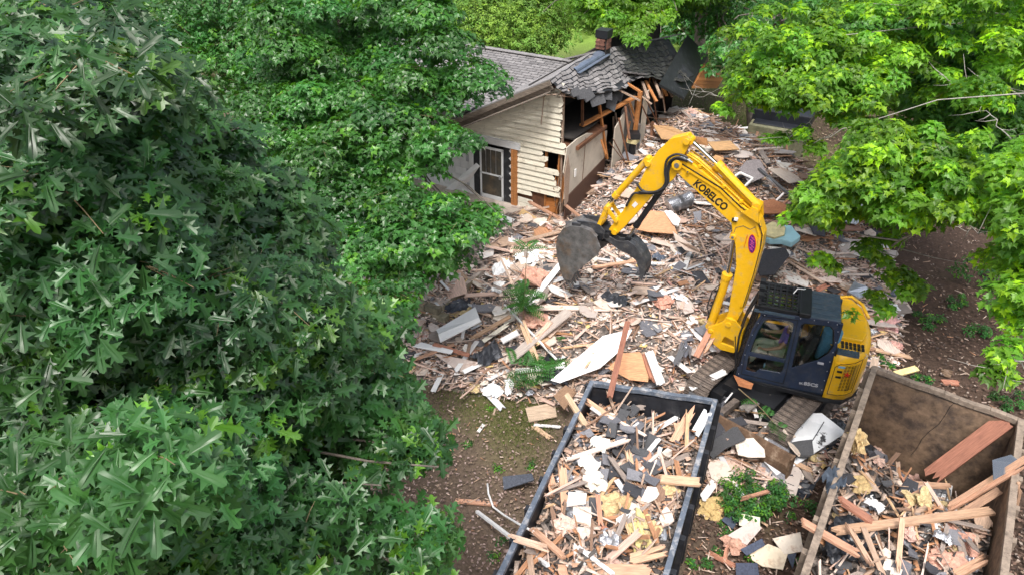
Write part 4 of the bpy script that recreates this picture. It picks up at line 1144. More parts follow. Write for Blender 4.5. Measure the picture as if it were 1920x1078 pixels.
# bucket: curved back shell, two cheek plates, teeth, lugs
bo_ = [(3.05, 2.88), (3.22, 3.00), (3.45, 3.03), (3.68, 2.99), (3.86, 2.86), (3.98, 2.64), (4.01, 2.38), (3.96, 2.08), (3.88, 1.82), (3.79, 1.60)]
bi_ = [(3.60, 1.60), (3.52, 1.82), (3.35, 2.04), (3.15, 2.28), (2.99, 2.47), (2.94, 2.66)]
HBW = .28
bk = MB()
for y in (-HBW, HBW): bk.prism(bo_ + bi_, .03, XZat(y))
nb = len(bo_)
vs = []
for y in (-HBW, HBW):
    for s_, z_ in bo_: vs.append((s_, y, z_))
cx, cz = 3.5, 2.45
for y in (-HBW, HBW):
    for s_, z_ in bo_:
        l = math.dist((s_, z_), (cx, cz)); vs.append((s_ + (cx - s_) / l * .035, y, z_ + (cz - z_) / l * .035))
fs = [(i, i + 1, nb + i + 1, nb + i) for i in range(nb - 1)] + [(2 * nb + i, 3 * nb + i, 3 * nb + i + 1, 2 * nb + i + 1) for i in range(nb - 1)]
fs += [(0, nb, 3 * nb, 2 * nb), (nb - 1, 3 * nb - 1, 4 * nb - 1, 2 * nb - 1)]
bk.add(vs, fs)
bucket_o = bput(bk.build("bucket", M['bucket'], exc, bevel=.008))
for k in range(5):
    y = -HBW + .04 + k * (2 * HBW - .08) / 4
    MB().add([(3.84, y - .04, 1.66), (3.84, y + .04, 1.66), (3.73, y + .04, 1.63), (3.73, y - .04, 1.63), (3.62, y - .018, 1.38), (3.62, y + .018, 1.38), (3.59, y + .018, 1.39), (3.59, y - .018, 1.39)], BOXF).build("tooth", M['bucket'], bucket_o)
for y in (-.16, .16):
    MB().prism([(2.90, 2.86), (2.92, 3.0), (3.05, 3.12), (3.20, 3.14), (3.60, 3.08), (3.35, 2.95), (3.15, 2.85), (3.0, 2.75)], .035, XZat(y)).build("lug", M['thumb'], bucket_o)
MB().bar((3.45, .25, 3.04), (3.65, .25, 3.01), .10, .05, up=(0, 1, 0)).build("wear_pad", M['thumb'], bucket_o)
m = MB(); m.bbox(2.80, 3.20, -.13, .13, 2.72, 3.02); m.tube([(2.86, -.2, 2.92), (2.86, .2, 2.92)], .06, 12); m.tube([(3.06, -.2, 2.86), (3.06, .2, 2.86)], .05, 12); m.bbox(2.95, 3.15, .12, .2, 2.8, 2.95)
bput(m.build("quick_coupler", M['black'], exc, bevel=.01))
# thumb
tp = [(2.93, 2.84), (2.82, 2.93), (2.62, 2.86), (2.50, 2.88), (2.38, 2.93), (2.24, 2.87), (2.06, 2.70), (1.95, 2.50), (1.93, 2.30), (1.98, 2.07), (2.04, 2.12), (2.065, 2.31), (2.16, 2.51), (2.31, 2.61), (2.54, 2.65), (2.76, 2.75)]
m = MB()
for y in (-.17, 0, .17): m.prism(tp, .03, XZat(y))
outr = [(2.36, 2.90), (2.24, 2.85), (2.06, 2.69), (1.96, 2.50), (1.945, 2.32)]
for p, q_ in zip(outr[:-1], outr[1:]): m.bar((p[0], 0, p[1] - .01), (q_[0], 0, q_[1] - .01), .36, .03, up=(-.7, 0, .7))
for s_, z_ in ((2.10, 2.42), (2.28, 2.58), (2.48, 2.66)): m.tube([(s_, -.17, z_), (s_, .17, z_)], .03, 8)
th_o = bput(m.build("thumb", M['thumb'], exc, bevel=.006))
tc_ = cyl((1.86, 4.14), (2.30, 3.22), (2.43, 2.90), .06, .032, mm='black', name="thumb_cylinder")

# ---- operator
def skin_body(name, joints, edges, mm, parent, sub=2, root=0):
    me_ = bpy.data.meshes.new(name); me_.from_pydata([j[0] for j in joints], edges, [])
    o = bpy.data.objects.new(name, me_); COL.objects.link(o); o.parent = parent
    o.modifiers.new("skin", 'SKIN')
    for i, j in enumerate(joints):
        me_.skin_vertices[0].data[i].radius = (j[1], j[2] if len(j) > 2 else j[1])
        me_.skin_vertices[0].data[i].use_root = (i == root)
    s = o.modifiers.new("sub", 'SUBSURF'); s.levels = sub; s.render_levels = sub
    dg = bpy.context.evaluated_depsgraph_get()
    me2 = bpy.data.meshes.new_from_object(o.evaluated_get(dg))
    bpy.data.objects.remove(o)
    me2.materials.clear(); me2.materials.append(mm)
    me2.polygons.foreach_set("use_smooth", [True] * len(me2.polygons))
    for a_ in list(me2.color_attributes): me2.color_attributes.remove(a_)
    a_ = me2.color_attributes.new("tint", 'FLOAT_COLOR', 'POINT'); a_.data.foreach_set("color", [1.0] * 4 * len(me2.vertices))
    return obj_of(name, me2, parent)
per = thing("person", "seated person in a purple t-shirt and khaki trousers working the cab levers", "person", XC, XRZ)
per.location = XC + Matrix.Rotation(XRZ, 3, 'Z') @ Vector((.17, .04, .02))
yc = .47
bj = [((0.0, yc, 1.50), .13, .15), ((-.04, yc, 1.70), .12, .15), ((-.06, yc, 1.90), .13, .17), ((-.05, yc, 2.02), .055), ((-.03, yc, 2.10), .05), ((-.01, yc, 2.19), .085, .075), ((0.0, yc, 2.27), .075, .07),
      ((-.05, yc + .19, 1.92), .055), ((.08, yc + .26, 1.70), .042), ((.33, yc + .30, 1.62), .032), ((.42, yc + .31, 1.63), .026, .036),
      ((-.05, yc - .19, 1.92), .055), ((.10, yc - .26, 1.72), .042), ((.33, yc - .28, 1.66), .032), ((.42, yc - .29, 1.66), .026, .036),
      ((.08, yc + .10, 1.48), .095), ((.48, yc + .14, 1.50), .068), ((.58, yc + .14, 1.14), .05), ((.66, yc + .14, 1.04), .04),
      ((.08, yc - .10, 1.48), .095), ((.48, yc - .14, 1.50), .068), ((.58, yc - .14, 1.14), .05), ((.66, yc - .14, 1.04), .04)]
be = [(0, 1), (1, 2), (2, 3), (3, 4), (4, 5), (5, 6), (2, 7), (7, 8), (8, 9), (9, 10), (2, 11), (11, 12), (12, 13), (13, 14), (0, 15), (15, 16), (16, 17), (17, 18), (0, 19), (19, 20), (20, 21), (21, 22)]
body = skin_body("body", bj, be, M['skin'], per)
def pad(js, k): return [(j[0], *(r_ + k for r_ in j[1:])) for j in js]
sj = pad([bj[0], bj[1], bj[2], bj[7], ((.02, yc + .235, 1.80), .048), bj[11], ((.03, yc - .235, 1.81), .048), ((-.055, yc, 1.97), .075, .085)], .014)
skin_body("shirt", sj, [(0, 1), (1, 2), (2, 3), (3, 4), (2, 5), (5, 6), (2, 7)], M['purpleshirt'], per)
tj = pad([((0.0, yc, 1.47), .13, .15), bj[15], bj[16], bj[17], bj[19], bj[20], bj[21]], .015)
skin_body("trousers", tj, [(0, 1), (1, 2), (2, 3), (0, 4), (4, 5), (5, 6)], M['khaki'], per)
hj = [((-.035, yc, 2.27), .072, .075), ((-.05, yc, 2.20), .065, .07)]
skin_body("hair", hj, [(0, 1)], M['hair'], per)
face = MB(); face.tube([(.072, yc, 2.20), (.10, yc, 2.185), (.085, yc, 2.165)], .012, 6); face.tube([(.06, yc + .075, 2.18), (.0, yc + .082, 2.18)], .012, 6)
for s_ in (-1, 1): face.tube([(-.01, yc + s_ * .075, 2.20), (-.01, yc + s_ * .092, 2.20)], .022, 8)
face.build("face_detail", M['skin'], per)
eyes = MB()
for s_ in (-1, 1): eyes.tube([(.068, yc + s_ * .03, 2.215), (.078, yc + s_ * .03, 2.215)], .009, 6)
eyes.build("eye", M['decal_black'], per)
for (sx_, base) in ((1, Vector((.42, yc + .31, 1.63))), (-1, Vector((.42, yc - .29, 1.66)))):
    for k in range(4):
        o_ = (k - 1.5) * .02; l_ = (.06, .07, .068, .052)[k]
        MB().tube([base + Vector((.0, o_ * .6, .012)), base + Vector((l_ * .6, o_, .015)), base + Vector((l_, o_, -.005)), base + Vector((l_ * .85, o_, -.035))], [.010, .0095, .009, .007], 6).build("finger", M['skin'], per, smooth=True)
    MB().tube([base + Vector((.0, -sx_ * .03, 0)), base + Vector((.03, -sx_ * .048, -.01)), base + Vector((.055, -sx_ * .045, -.025))], [.011, .010, .008], 6).build("thumb_finger", M['skin'], per, smooth=True)
# ------------------------------------------------------------------ dumpsters
def dumpster(name, label, cor, zt, m_out, m_in, m_rim, rimw, ribs=9):
    """cor: back-left, back-right, front-right, front-left corners on the ground plane, zt rim height"""
    base = sum((Vector(c) for c in cor), Vector((0, 0))) / 4
    t = thing(name, label, "dumpster", (base.x, base.y, 0))
    P3 = [Vector((c[0] - base.x, c[1] - base.y, 0)) for c in cor]
    up = Vector((0, 0, 1))
    names = ["back_wall", "side_wall", "front_wall", "side_wall"]
    for i in range(4):
        a, b = P3[i], P3[(i + 1) % 4]
        d = (b - a).normalized(); nrm = Vector((-d.y, d.x, 0))
        if nrm.dot(-(a + b) / 2) < 0: nrm = -nrm        # inward
        nseg = 12; vs = []; fs = []
        w = MB()
        def sheet(off, bow):
            pts = []
            for k in range(nseg + 1):
                for zz in (.12, .12 + (zt - .2) * .5, zt - .08):
                    p = a.lerp(b, k / nseg) + nrm * (off + bow * math.sin(k * 2.1 + zz * 3)) + up * zz
                    pts.append(p)
            return pts
        s1 = sheet(.05, .008); w.add(s1, [(k * 3 + j, (k + 1) * 3 + j, (k + 1) * 3 + j + 1, k * 3 + j + 1) for k in range(nseg) for j in (0, 1)], mi=1)
        s2 = sheet(-.005, .002); w.add(s2, [(k * 3 + j, k * 3 + j + 1, (k + 1) * 3 + j + 1, (k + 1) * 3 + j) for k in range(nseg) for j in (0, 1)], mi=0)
        wo = w.build(names[i], [m_out, m_in], t, fix=False)
        rim = MB(); seg = 10
        for k in range(seg):
            p = a.lerp(b, k / seg) + nrm * .02 + up * (zt + .012 * math.sin(k * 1.7 + i)); q_ = a.lerp(b, (k + 1) / seg) + nrm * .02 + up * (zt + .012 * math.sin((k + 1) * 1.7 + i))
            rim.bar(p, q_, rimw, .10)
        rim.build("top_rail", m_rim, wo, bevel=.008)
        L_ = (b - a).length; n = max(3, int(L_ / .62))
        for k in range(n + 1):
            p = a.lerp(b, k / n) - nrm * .06
            MB().bar(p + up * .12, p + up * (zt - .06), .09, .10, up=d).build("rib", m_out, wo)
    fl = MB(); fl.add([P3[0] + up * .12, P3[1] + up * .12, P3[2] + up * .12, P3[3] + up * .12], [(0, 1, 2, 3)]); fl.build("floor_plate", m_in, t, fix=False)
    return t
GZ = 1.5
g_bl = Vector((1.487, 10.576)); g_br = Vector((3.725, 10.055)); g_fl = g_bl + (Vector((-0.188, 6.429)) - g_bl) * 1.55; g_fr = g_br + (Vector((2.329, 6.764)) - g_br) * 1.95
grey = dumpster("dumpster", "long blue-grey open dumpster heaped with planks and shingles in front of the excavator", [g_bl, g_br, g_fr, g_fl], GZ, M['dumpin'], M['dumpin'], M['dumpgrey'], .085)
BZ = 2.2
b_bl = Vector((6.434, 10.146)); b_br = Vector((8.29, 8.785)); b_fl = b_bl + (Vector((3.774, 5.929)) - b_bl) * 1.3; b_fr = b_br + (Vector((6.405, 5.929)) - b_br) * 1.75
brown = dumpster("dumpster", "tall rusty brown open dumpster with a bare inner back wall beside the excavator tail", [b_bl, b_br, b_fr, b_fl], BZ, M['dumprim'], M['dumpbrown'], M['dumprim'], .10)
# crack and scratches on the rusty back wall
pts = [b_bl.lerp(b_br, .60 - .012 * math.sin(k * 1.7) - .022 * k) for k in range(8)]
nrm_ = Vector(((b_br - b_bl).y, -(b_br - b_bl).x)).normalized() * .066
if nrm_.dot((b_fl - b_bl)) < 0: nrm_ = -nrm_
cable = MB().tube([Vector((p.x + nrm_.x, p.y + nrm_.y, BZ + .06 - k * .22)) for k, p in enumerate(pts)], .004, 5)
tag(cable.build("wire", M['rubber']), "thin dark wire hanging down the rusty inner back wall of the brown dumpster", "wire")

# fill inside the dumpsters (height as a function along the length)
def quadpt(c, u, v):                                     # u across (0 left,1 right), v from back 0 to front 1
    a = c[0].lerp(c[1], u); b = c[3].lerp(c[2], u); return a.lerp(b, v)
GC = [g_bl, g_br, g_fr, g_fl]; BC = [b_bl, b_br, b_fr, b_fl]
def gfill(u, v): return .88 + .50 * min(1, v / .16) + .12 * math.sin(u * 5 + v * 9) + .08 * math.sin(u * 11 - v * 17) - .10 * (abs(u - .5) * 2) ** 3
def bfill(u, v):
    k = min(1, max(0, (v - .08 + (1 - u) * .10) / .30)); k = k * k * (3 - 2 * k)
    return .35 + 1.15 * k + .10 * math.sin(u * 6 + v * 8) + .07 * math.sin(u * 13 - v * 15)
for nm, C_, ff in (("dumpster_rubble", GC, gfill), ("dumpster_rubble", BC, bfill)):
    m = MB(); nu, nv = 16, 40
    for i in range(nu + 1):
        for j in range(nv + 1):
            u, v = .03 + .94 * i / nu, .015 + .97 * j / nv
            p = quadpt(C_, u, v); m.v.append((p.x, p.y, ff(u, v) - .08 + random.uniform(-.03, .03))); m.c.append((random.uniform(.5, 1.3),) * 3)
    for i in range(nu):
        for j in range(nv):
            a = i * (nv + 1) + j; m.f.append((a, a + nv + 1, a + nv + 2, a + 1)); m.m.append(0)
    o = m.build(nm, M['rubblefill'], fix=False)
    tag(o, "crushed fill under the loose pieces in the " + ("blue-grey" if C_ is GC else "rusty brown") + " dumpster", "rubble", kind='stuff')

# ------------------------------------------------------------------ shared piece meshes
PAL = {
 'wood': [((1.75, 1.95, 2.2), "pale"), ((1.35, 1.4, 1.45), "light tan"), ((1.05, 1.0, .95), "tan"), ((1.05, .74, .52), "orange-brown"), ((.62, .52, .46), "dark brown"), ((.75, .85, .98), "grey"), ((1.55, 1.5, 1.6), "pinkish"), ((1.5, 1.35, 1.05), "yellowish")],
 'drywall': [((1.05, 1.05, 1.05), "white"), ((1.0, .95, .88), "off-white"), ((.88, .78, .70), "beige"), ((.72, .66, .64), "dusty grey"), ((.98, .84, .78), "pinkish")],
 'white': [((1, 1, 1), "white"), ((.95, .95, .95), "bright white"), ((.8, .8, .8), "dirty white"), ((.7, .72, .76), "pale grey")],
 'shingle': [((1, 1, 1), "black"), ((1.8, 1.8, 1.9), "charcoal"), ((2.8, 2.75, 2.8), "grey"), ((.6, .6, .65), "sooty")],
 'insul': [((1, .92, .9), "pink"), ((1.2, 1.2, 1.15), "pale pink"), ((.8, .72, .66), "dusty pink"), ((.95, 1.05, .65), "yellow")],
 'metal': [((1, 1, 1), "silver"), ((.8, .8, .85), "dull silver")],
 'plastic': [((.8, .8, .8), "white"), ((.04, .045, .055), "black"), ((.10, .12, .16), "dark blue-grey")],
}
LIB = {}
def lib(kind, me, colour): LIB.setdefault(kind, []).append((me, colour))
def meshonly(m, name, mm):
    o = m.build(name, mm); me_ = o.data; bpy.data.objects.remove(o); return me_
def plank_outline(w, jl, jr):
    n = 3
    L_ = [(-.5 + random.uniform(0, jl), -w / 2 + w * k / n) for k in range(n + 1)]
    R_ = [(.5 - random.uniform(0, jr), -w / 2 + w * k / n) for k in range(n + 1)]
    return R_ + L_[::-1]
def poly_outline(n, asp, rag=.25):
    return [(.5 * math.cos(2 * math.pi * k / n + .4) * (1 + random.uniform(-rag, rag)), .5 * asp * math.sin(2 * math.pi * k / n + .4) * (1 + random.uniform(-rag, rag))) for k in range(n)]
def rect_outline(asp, rag=.06):
    o = [(-.5, -.5 * asp), (random.uniform(-.1, .1), -.5 * asp), (.5, -.5 * asp), (.5, .5 * asp), (random.uniform(-.2, .2), .5 * asp), (-.5, .5 * asp)]
    return [(x + random.uniform(-rag, rag), y + random.uniform(-rag, rag)) for x, y in o]
for tn, cn in PAL['wood']:
    for k in range(3):
        lib('broken_plank', meshonly(MB().prism(plank_outline(random.choice([.055, .085, .12]), .12, .16), .024, tint=tn), "broken_plank", M['wood']), cn)
        lib('wood_lath', meshonly(MB().prism(plank_outline(random.choice([.02, .03, .04]), .10, .2), .014, tint=tn), "wood_lath", M['wood']), cn)
    lib('plywood_piece', meshonly(MB().prism(rect_outline(random.choice([.6, .8])), .02, tint=tn), "plywood_piece", M['wood']), cn)
    lib('plywood_piece', meshonly(MB().prism(poly_outline(7, .7), .02, tint=tn), "plywood_piece", M['wood']), cn)
for tn, cn in PAL['drywall']:
    for k in range(3): lib('drywall_piece', meshonly(MB().prism(poly_outline(random.choice([5, 6, 7]), .7), .025, tint=tn), "drywall_piece", M['drywall']), cn)
for tn, cn in PAL['white']:
    for k in range(2): lib('siding_strip', meshonly(MB().prism(plank_outline(.12, .03, .08), .012, tint=tn), "siding_strip", M['white']), cn)
for tn, cn in PAL['shingle']:
    for k in range(3): 
        m = MB(); ol = rect_outline(.55, .09)
        m.prism(ol, .012, tint=tn); m.v = [(x, y, z + .10 * math.sin(x * 3 + k) * x) for x, y, z in m.v]
        lib('shingle_scrap', meshonly(m, "shingle_scrap", M['shingle']), cn)
def clump(tn, mm, name, seed):
    import bmesh
    bm = bmesh.new(); bmesh.ops.create_icosphere(bm, subdivisions=3, radius=.5)
    me_ = bpy.data.meshes.new(name)
    for v in bm.verts:
        n_ = noise.noise(v.co * 3.1 + Vector((seed, 0, 0))); n2 = noise.noise(v.co * 8 + Vector((0, seed, 0)))
        n3 = noise.noise(v.co * 17 + Vector((0, 0, seed)))
        v.co *= 1 + .75 * n_ + .5 * n2 + .25 * n3; v.co.z *= .42
    bm.to_mesh(me_); bm.free()
    a_ = me_.color_attributes.new("tint", 'FLOAT_COLOR', 'POINT'); a_.data.foreach_set("color", list((*tn, 1)) * len(me_.vertices)); me_.materials.append(mm)
    return me_
for i, (tn, cn) in enumerate(PAL['insul']):
    for k in range(2): lib('insulation_clump', clump(tn, M['insul'], "insulation_clump", i * 7 + k * 3), cn)
def crumple(tn, mm, name, seed, amp=.16):
    n = 9; rr = random.Random(seed); ph = rr.uniform(0, 50); m = MB()
    for i in range(n):
        for j in range(n):
            x, y = i / (n - 1) - .5, j / (n - 1) - .5
            e = 1 + .5 * noise.noise(Vector((math.atan2(y, x) * 1.3, ph, 3))); k_ = min(1, .5 / max(1e-3, math.hypot(x, y))) if max(abs(x), abs(y)) > .35 else 1
            a_ = abs(noise.noise(Vector((x * 4 + ph, y * 4, ph)))) * 2.2 + abs(noise.noise(Vector((x * 9, y * 9 + ph, 1)))) - .5
            m.v.append(((x * e * (.6 + .4 * k_)) + .05 * noise.noise(Vector((x * 6, y * 6, ph))), y * e * (.6 + .4 * k_) + .05 * noise.noise(Vector((y * 6, x * 6, ph))), amp * a_ + .12 * (1 - 4 * (x * x + y * y)))); m.c.append(tn)
    for i in range(n - 1):
        for j in range(n - 1):
            q = i * n + j; m.f.append((q, q + n, q + n + 1, q + 1)); m.m.append(0)
    return meshonly(m, name, mm)
for i, (tn, cn) in enumerate(PAL['metal']):
    for k in range(2): lib('metal_scrap', crumple(tn, M['metal'], "metal_scrap", 40 + i * 5 + k), cn)
for i, (tn, cn) in enumerate(PAL['plastic']):
    for k in range(2): lib('plastic_sheet', crumple(tn, M['plastic'], "plastic_sheet", 60 + i * 5 + k), cn)
SHAPE = {'broken_plank': "plank", 'wood_lath': "lath", 'plywood_piece': "sheet piece", 'drywall_piece': "drywall chunk", 'siding_strip': "siding strip", 'shingle_scrap': "shingle scrap", 'insulation_clump': "insulation tuft", 'metal_scrap': "crumpled metal scrap", 'plastic_sheet': "crumpled plastic"}
CAT = {'broken_plank': "plank", 'wood_lath': "lath", 'plywood_piece': "plywood", 'drywall_piece': "drywall", 'siding_strip': "siding", 'shingle_scrap': "shingle", 'insulation_clump': "insulation", 'metal_scrap': "metal scrap", 'plastic_sheet': "plastic sheet"}
LMK = [(1110, 470, "excavator bucket"), (1190, 510, "steel thumb"), (1060, 400, "gable corner"), (930, 380, "storm door"), (880, 470, "bare slab"), (780, 580, "block wall"), (985, 560, "leafy sapling"),
       (1275, 380, "silver duct"), (1465, 435, "light-blue foam"), (1355, 560, "boom cylinder"), (1250, 610, "leaning brown board"), (1230, 720, "grey dumpster's back rail"), (870, 610, "white door panels"),
       (1025, 525, "long white trim"), (1130, 670, "big white board"), (985, 710, "fern clump"), (1235, 425, "torn orange plywood"), (1400, 800, "dozer blade"), (1620, 650, "yellow tail"), (1605, 545, "foil sheet"),
       (1610, 400, "leaning grey board"), (1200, 240, "hanging studs"), (1360, 270, "flat brown plywood"), (1340, 330, "elbow of the boom"), (1480, 350, "black pipe"), (1520, 470, "dark felt heap"), (1490, 840, "white panel"),
       (1120, 300, "brown wainscot"), (1420, 930, "low green bush"), (1330, 700, "left track"), (1440, 520, "roof guard"), (960, 640, "pinkish plank"), (1640, 480, "right maple shoots"), (1080, 580, "rubble middle"), (920, 520, "white tarp")]
LMG = [(1110, 740, "back left corner"), (1300, 760, "back right corner"), (1200, 800, "black shingle heap"), (1120, 880, "white plastic wad"), (1060, 860, "upright tan planks"), (1250, 900, "plank over the right rail"), (1160, 960, "yellow insulation"), (1040, 980, "left rail"), (1250, 1000, "right rail"), (1130, 1060, "bottom plank"), (1210, 870, "standing brown plank"), (1000, 1040, "white pipe")]
LMB = [(1600, 850, "yellow foam rag"), (1640, 930, "grey shingle pile"), (1790, 840, "leaning red plank"), (1700, 1000, "crossing lath"), (1830, 970, "long pale beam"), (1880, 1000, "right wall"), (1560, 950, "left rail"), (1780, 1050, "pink insulation"), (1660, 1060, "black plastic"), (1890, 900, "pair of long planks")]
PLACED = []
USED = {}
def label_for(kind, colour, size, px, py, region, tilt):
    L_ = {'g': LMG, 'b': LMB}.get(region, LMK)
    d = sorted(L_, key=lambda l: (l[0] - px) ** 2 + (l[1] - py) ** 2)
    A, B = d[0], d[1]
    where = {'g': "in the grey dumpster", 'b': "in the brown dumpster"}.get(region, "")
    side = ("above" if py < A[1] - 12 else "below" if py > A[1] + 12 else "beside")
    s = ("short" if size < .38 else "medium" if size < .7 else "long") if kind in ('broken_plank', 'wood_lath', 'siding_strip') else ("small" if size < .3 else "mid-sized" if size < .5 else "large")
    tl = " upended" if tilt > .45 else " tilted" if tilt > .2 else " flat"
    if region in 'gb': return f"{s}{tl} {colour} {SHAPE[kind]} {side} {A[2]} {where}"
    return f"{s}{tl} {colour} {SHAPE[kind]} {side} the {A[2]}"
def place(kind, p, size, rz, tx, ty, region, thick=1.0, pick=None, w=1.0):
    me_, cn = pick if pick else random.choice(LIB[kind])
    o = bpy.data.objects.new(kind, me_); COL.objects.link(o)
    o.location = p; o.rotation_euler = (tx, ty, rz)
    o.scale = (size, size * w if kind in ('broken_plank', 'wood_lath', 'siding_strip') else size, size * w if kind in ('broken_plank', 'wood_lath') else (size if kind in ('insulation_clump', 'metal_scrap', 'plastic_sheet') else 1.0))
    px, py, _ = proj(p)
    l = label_for(kind, cn, size, px, py, region, max(abs(tx), abs(ty)))
    tag(o, l, CAT[kind])
    USED.setdefault(l, []).append(o)
    return o
# ---- scatter over the rubble field: individuals (large) and joined fine pieces
def excl(x, y):                                           # keep clear of the machine's tracks
    q = Matrix.Rotation(-R(225.5), 3, 'Z') @ (Vector((x, y, 0)) - uc_w)
    return (abs(q.y) < 1.2 and -1.5 < q.x < 1.95)
xs_, ys_ = np.where(soft > .20)
cells = np.stack([xs_, ys_], 1)
def rnd_pt(bias=0.0):
    while True:
        i, j = cells[int(random.random() * len(cells))]
        x = GX0 + GST * (i + random.random()); y = GY0 + GST * (j + random.random())
        if excl(x, y): continue
        a_ = (HINV @ Vector((x, y, 0)))
        if -a_.x > .55 and a_.y > -.15: continue           # not inside the standing house
        if -a_.x > 1.0 and a_.y > -3.8 and random.random() < .93 and a_.y < -.6: continue   # bare slab stays nearly bare
        if -a_.x > 1.5 and random.random() < .8: continue
        return x, y
COUNTS = [('broken_plank', 140, .6, 2.2), ('wood_lath', 185, .5, 2.0), ('drywall_piece', 230, .16, .75), ('shingle_scrap', 185, .2, .62), ('plywood_piece', 115, .22, 1.0), ('insulation_clump', 44, .18, .42), ('siding_strip', 85, .5, 1.5), ('metal_scrap', 22, .15, .32), ('plastic_sheet', 26, .2, .42)]
def zone_bias(kind, x, y):
    """dark wood and shingles at the back and right of the heap, pale drywall in the middle and left"""
    px, py, _ = proj((x, y, .6)); right = (px > 1330) and (py < 480)
    if kind in ('drywall_piece', 'siding_strip'): return .25 if right else 1
    if kind == 'shingle_scrap': return 1 if (right or random.random() < .6) else .5
    return 1
def pick_for(kind, x, y):
    px, py, _ = proj((x, y, .6)); right = (px > 1290) and (py < 470)
    while True:
        c = random.choice(LIB[kind])
        if kind in ('broken_plank', 'wood_lath', 'plywood_piece'):
            if right and c[1] in ("pale", "light tan", "pinkish", "yellowish") and random.random() < .75: continue
            if not right and c[1] in ("dark brown",) and random.random() < .8: continue
            if not right and c[1] in ("tan", "orange-brown") and random.random() < .35: continue
        return c
for kind, n, lo, hi in COUNTS:
    k = 0
    while k < n:
        x, y = rnd_pt()
        if random.random() > zone_bias(kind, x, y): continue
        size = lo + (hi - lo) * random.random() ** 1.6
        z = hfun(x, y) + random.uniform(.0, .10)
        flat = random.random() < .8
        ta = R(12) if flat else R(38)
        if kind in ('broken_plank', 'wood_lath') and random.random() < .35: rz = R(random.gauss(-5, 22))
        else: rz = random.uniform(0, 6.28)
        place(kind, Vector((x, y, z)), size, rz, random.uniform(-ta, ta), random.uniform(-ta, ta) * (.5 if size > .9 else 1), 'f', pick=pick_for(kind, x, y), w=random.uniform(.8, 1.1) / max(1, size) ** .5)
        k += 1
for k in range(34):
    x, y = rnd_pt()
    pk = random.choice([c for c in LIB['drywall_piece'] if c[1] in ('white', 'off-white', 'dusty grey')])
    place('drywall_piece', Vector((x, y, hfun(x, y) + .08)), random.uniform(.6, 1.05), random.uniform(0, 6.28), random.uniform(-.25, .25), random.uniform(-.25, .25), 'f', pick=pk)
# broken wood pushed up between the tracks and over the blade
k = 0
while k < 62:
    px, py = random.uniform(1285, 1500), random.uniform(690, 850)
    z = random.uniform(.22, .62); p = at(px, py, z)
    q = Matrix.Rotation(-R(225.5), 3, 'Z') @ (p - uc_w)
    if abs(q.y) > 1.35 or q.x < .2 or q.x > 2.6 or (abs(abs(q.y) - .9) < .22 and q.x < 1.4 and random.random() < .8): continue
    if q.x > 1.6: p.z = random.uniform(.1, .5)
    kind = random.choice(['broken_plank', 'wood_lath', 'broken_plank', 'drywall_piece', 'shingle_scrap', 'siding_strip'])
    place(kind, p, random.uniform(.3, .9), random.uniform(0, 6.28), random.uniform(-.5, .5), random.uniform(-.5, .5), 'f', w=.8); k += 1
# dumpster loads
for region, C_, ff, n in (('g', GC, gfill, 290), ('b', BC, bfill, 200)):
    for k in range(n):
        kind = random.choices(['broken_plank', 'wood_lath', 'shingle_scrap', 'drywall_piece', 'plywood_piece', 'insulation_clump', 'siding_strip', 'plastic_sheet', 'metal_scrap'], [50, 40, 56, 9, 6, 3, 5, 2, 2] if region == 'g' else [30, 26, 44, 8, 5, 9, 5, 9, 4])[0]
        vmax = .60 if region == 'g' else .72
        u, v = random.uniform(.08, .92), random.uniform(.03, vmax)
        if region == 'g' and kind == 'shingle_scrap': u, v = random.gauss(.5, .18), random.gauss(.22, .09)
        u = min(max(u, .06), .94); v = min(max(v, .03), vmax)
        p2 = quadpt(C_, u, v); z = ff(u, v) + random.uniform(-.02, .16)
        lo, hi = {'broken_plank': (.4, 1.3), 'wood_lath': (.4, 1.3), 'siding_strip': (.4, 1.0)}.get(kind, (.15, .42))
        size = random.uniform(lo, hi) if region == 'g' else random.uniform(lo, hi * .9)
        ta = R(14) if random.random() < .55 else R(48)
        ax = math.atan2(C_[3].y - C_[0].y, C_[3].x - C_[0].x)
        rz = ax + R(random.gauss(0, 40)) if kind in ('broken_plank', 'wood_lath', 'siding_strip') else random.uniform(0, 6.28)
        m_ = 0.06 + (size / 2 * abs(math.sin(rz - ax))) / 2.3
        u = min(max(u, m_), 1 - m_) if m_ < .5 else .5
        p2 = quadpt(C_, u, v)
        place(kind, Vector((p2.x, p2.y, z)), size, rz, random.uniform(-ta, ta) * .5, random.uniform(-ta, ta), region, w=random.uniform(.7, 1.0))
# joined fine debris (nobody could count it)
def fine(name, label, n, gen, mm):
    m = MB()
    vs = []; fs = []; cs = []; off = 0
    for k in range(n):
        s, tn, p, rz, tx, ty, kind = gen()
        L_, w, t_ = s
        Rm = Matrix.Rotation(rz, 3, 'Z') @ Matrix.Rotation(ty, 3, 'Y') @ Matrix.Rotation(tx, 3, 'X')
        jag = random.uniform(.3, 1)
        for z in (-1, 1):
            for x, y in ((-1, -1), (1, -jag), (1, jag * random.uniform(.2, 1)), (-1, 1)):
                q_ = Rm @ Vector((x * L_ / 2, y * w / 2, z * t_ / 2)); vs.append((q_.x + p[0], q_.y + p[1], q_.z + p[2])); cs.append(tn)
        fs.extend([tuple(i + off for i in f) for f in BOXF]); off += 8
    me_ = npmesh(name, np.array(vs), np.array(fs), np.array(cs)); me_.materials.append(mm)
    o = obj_of(name, me_); tag(o, label, "debris", kind='stuff'); return o
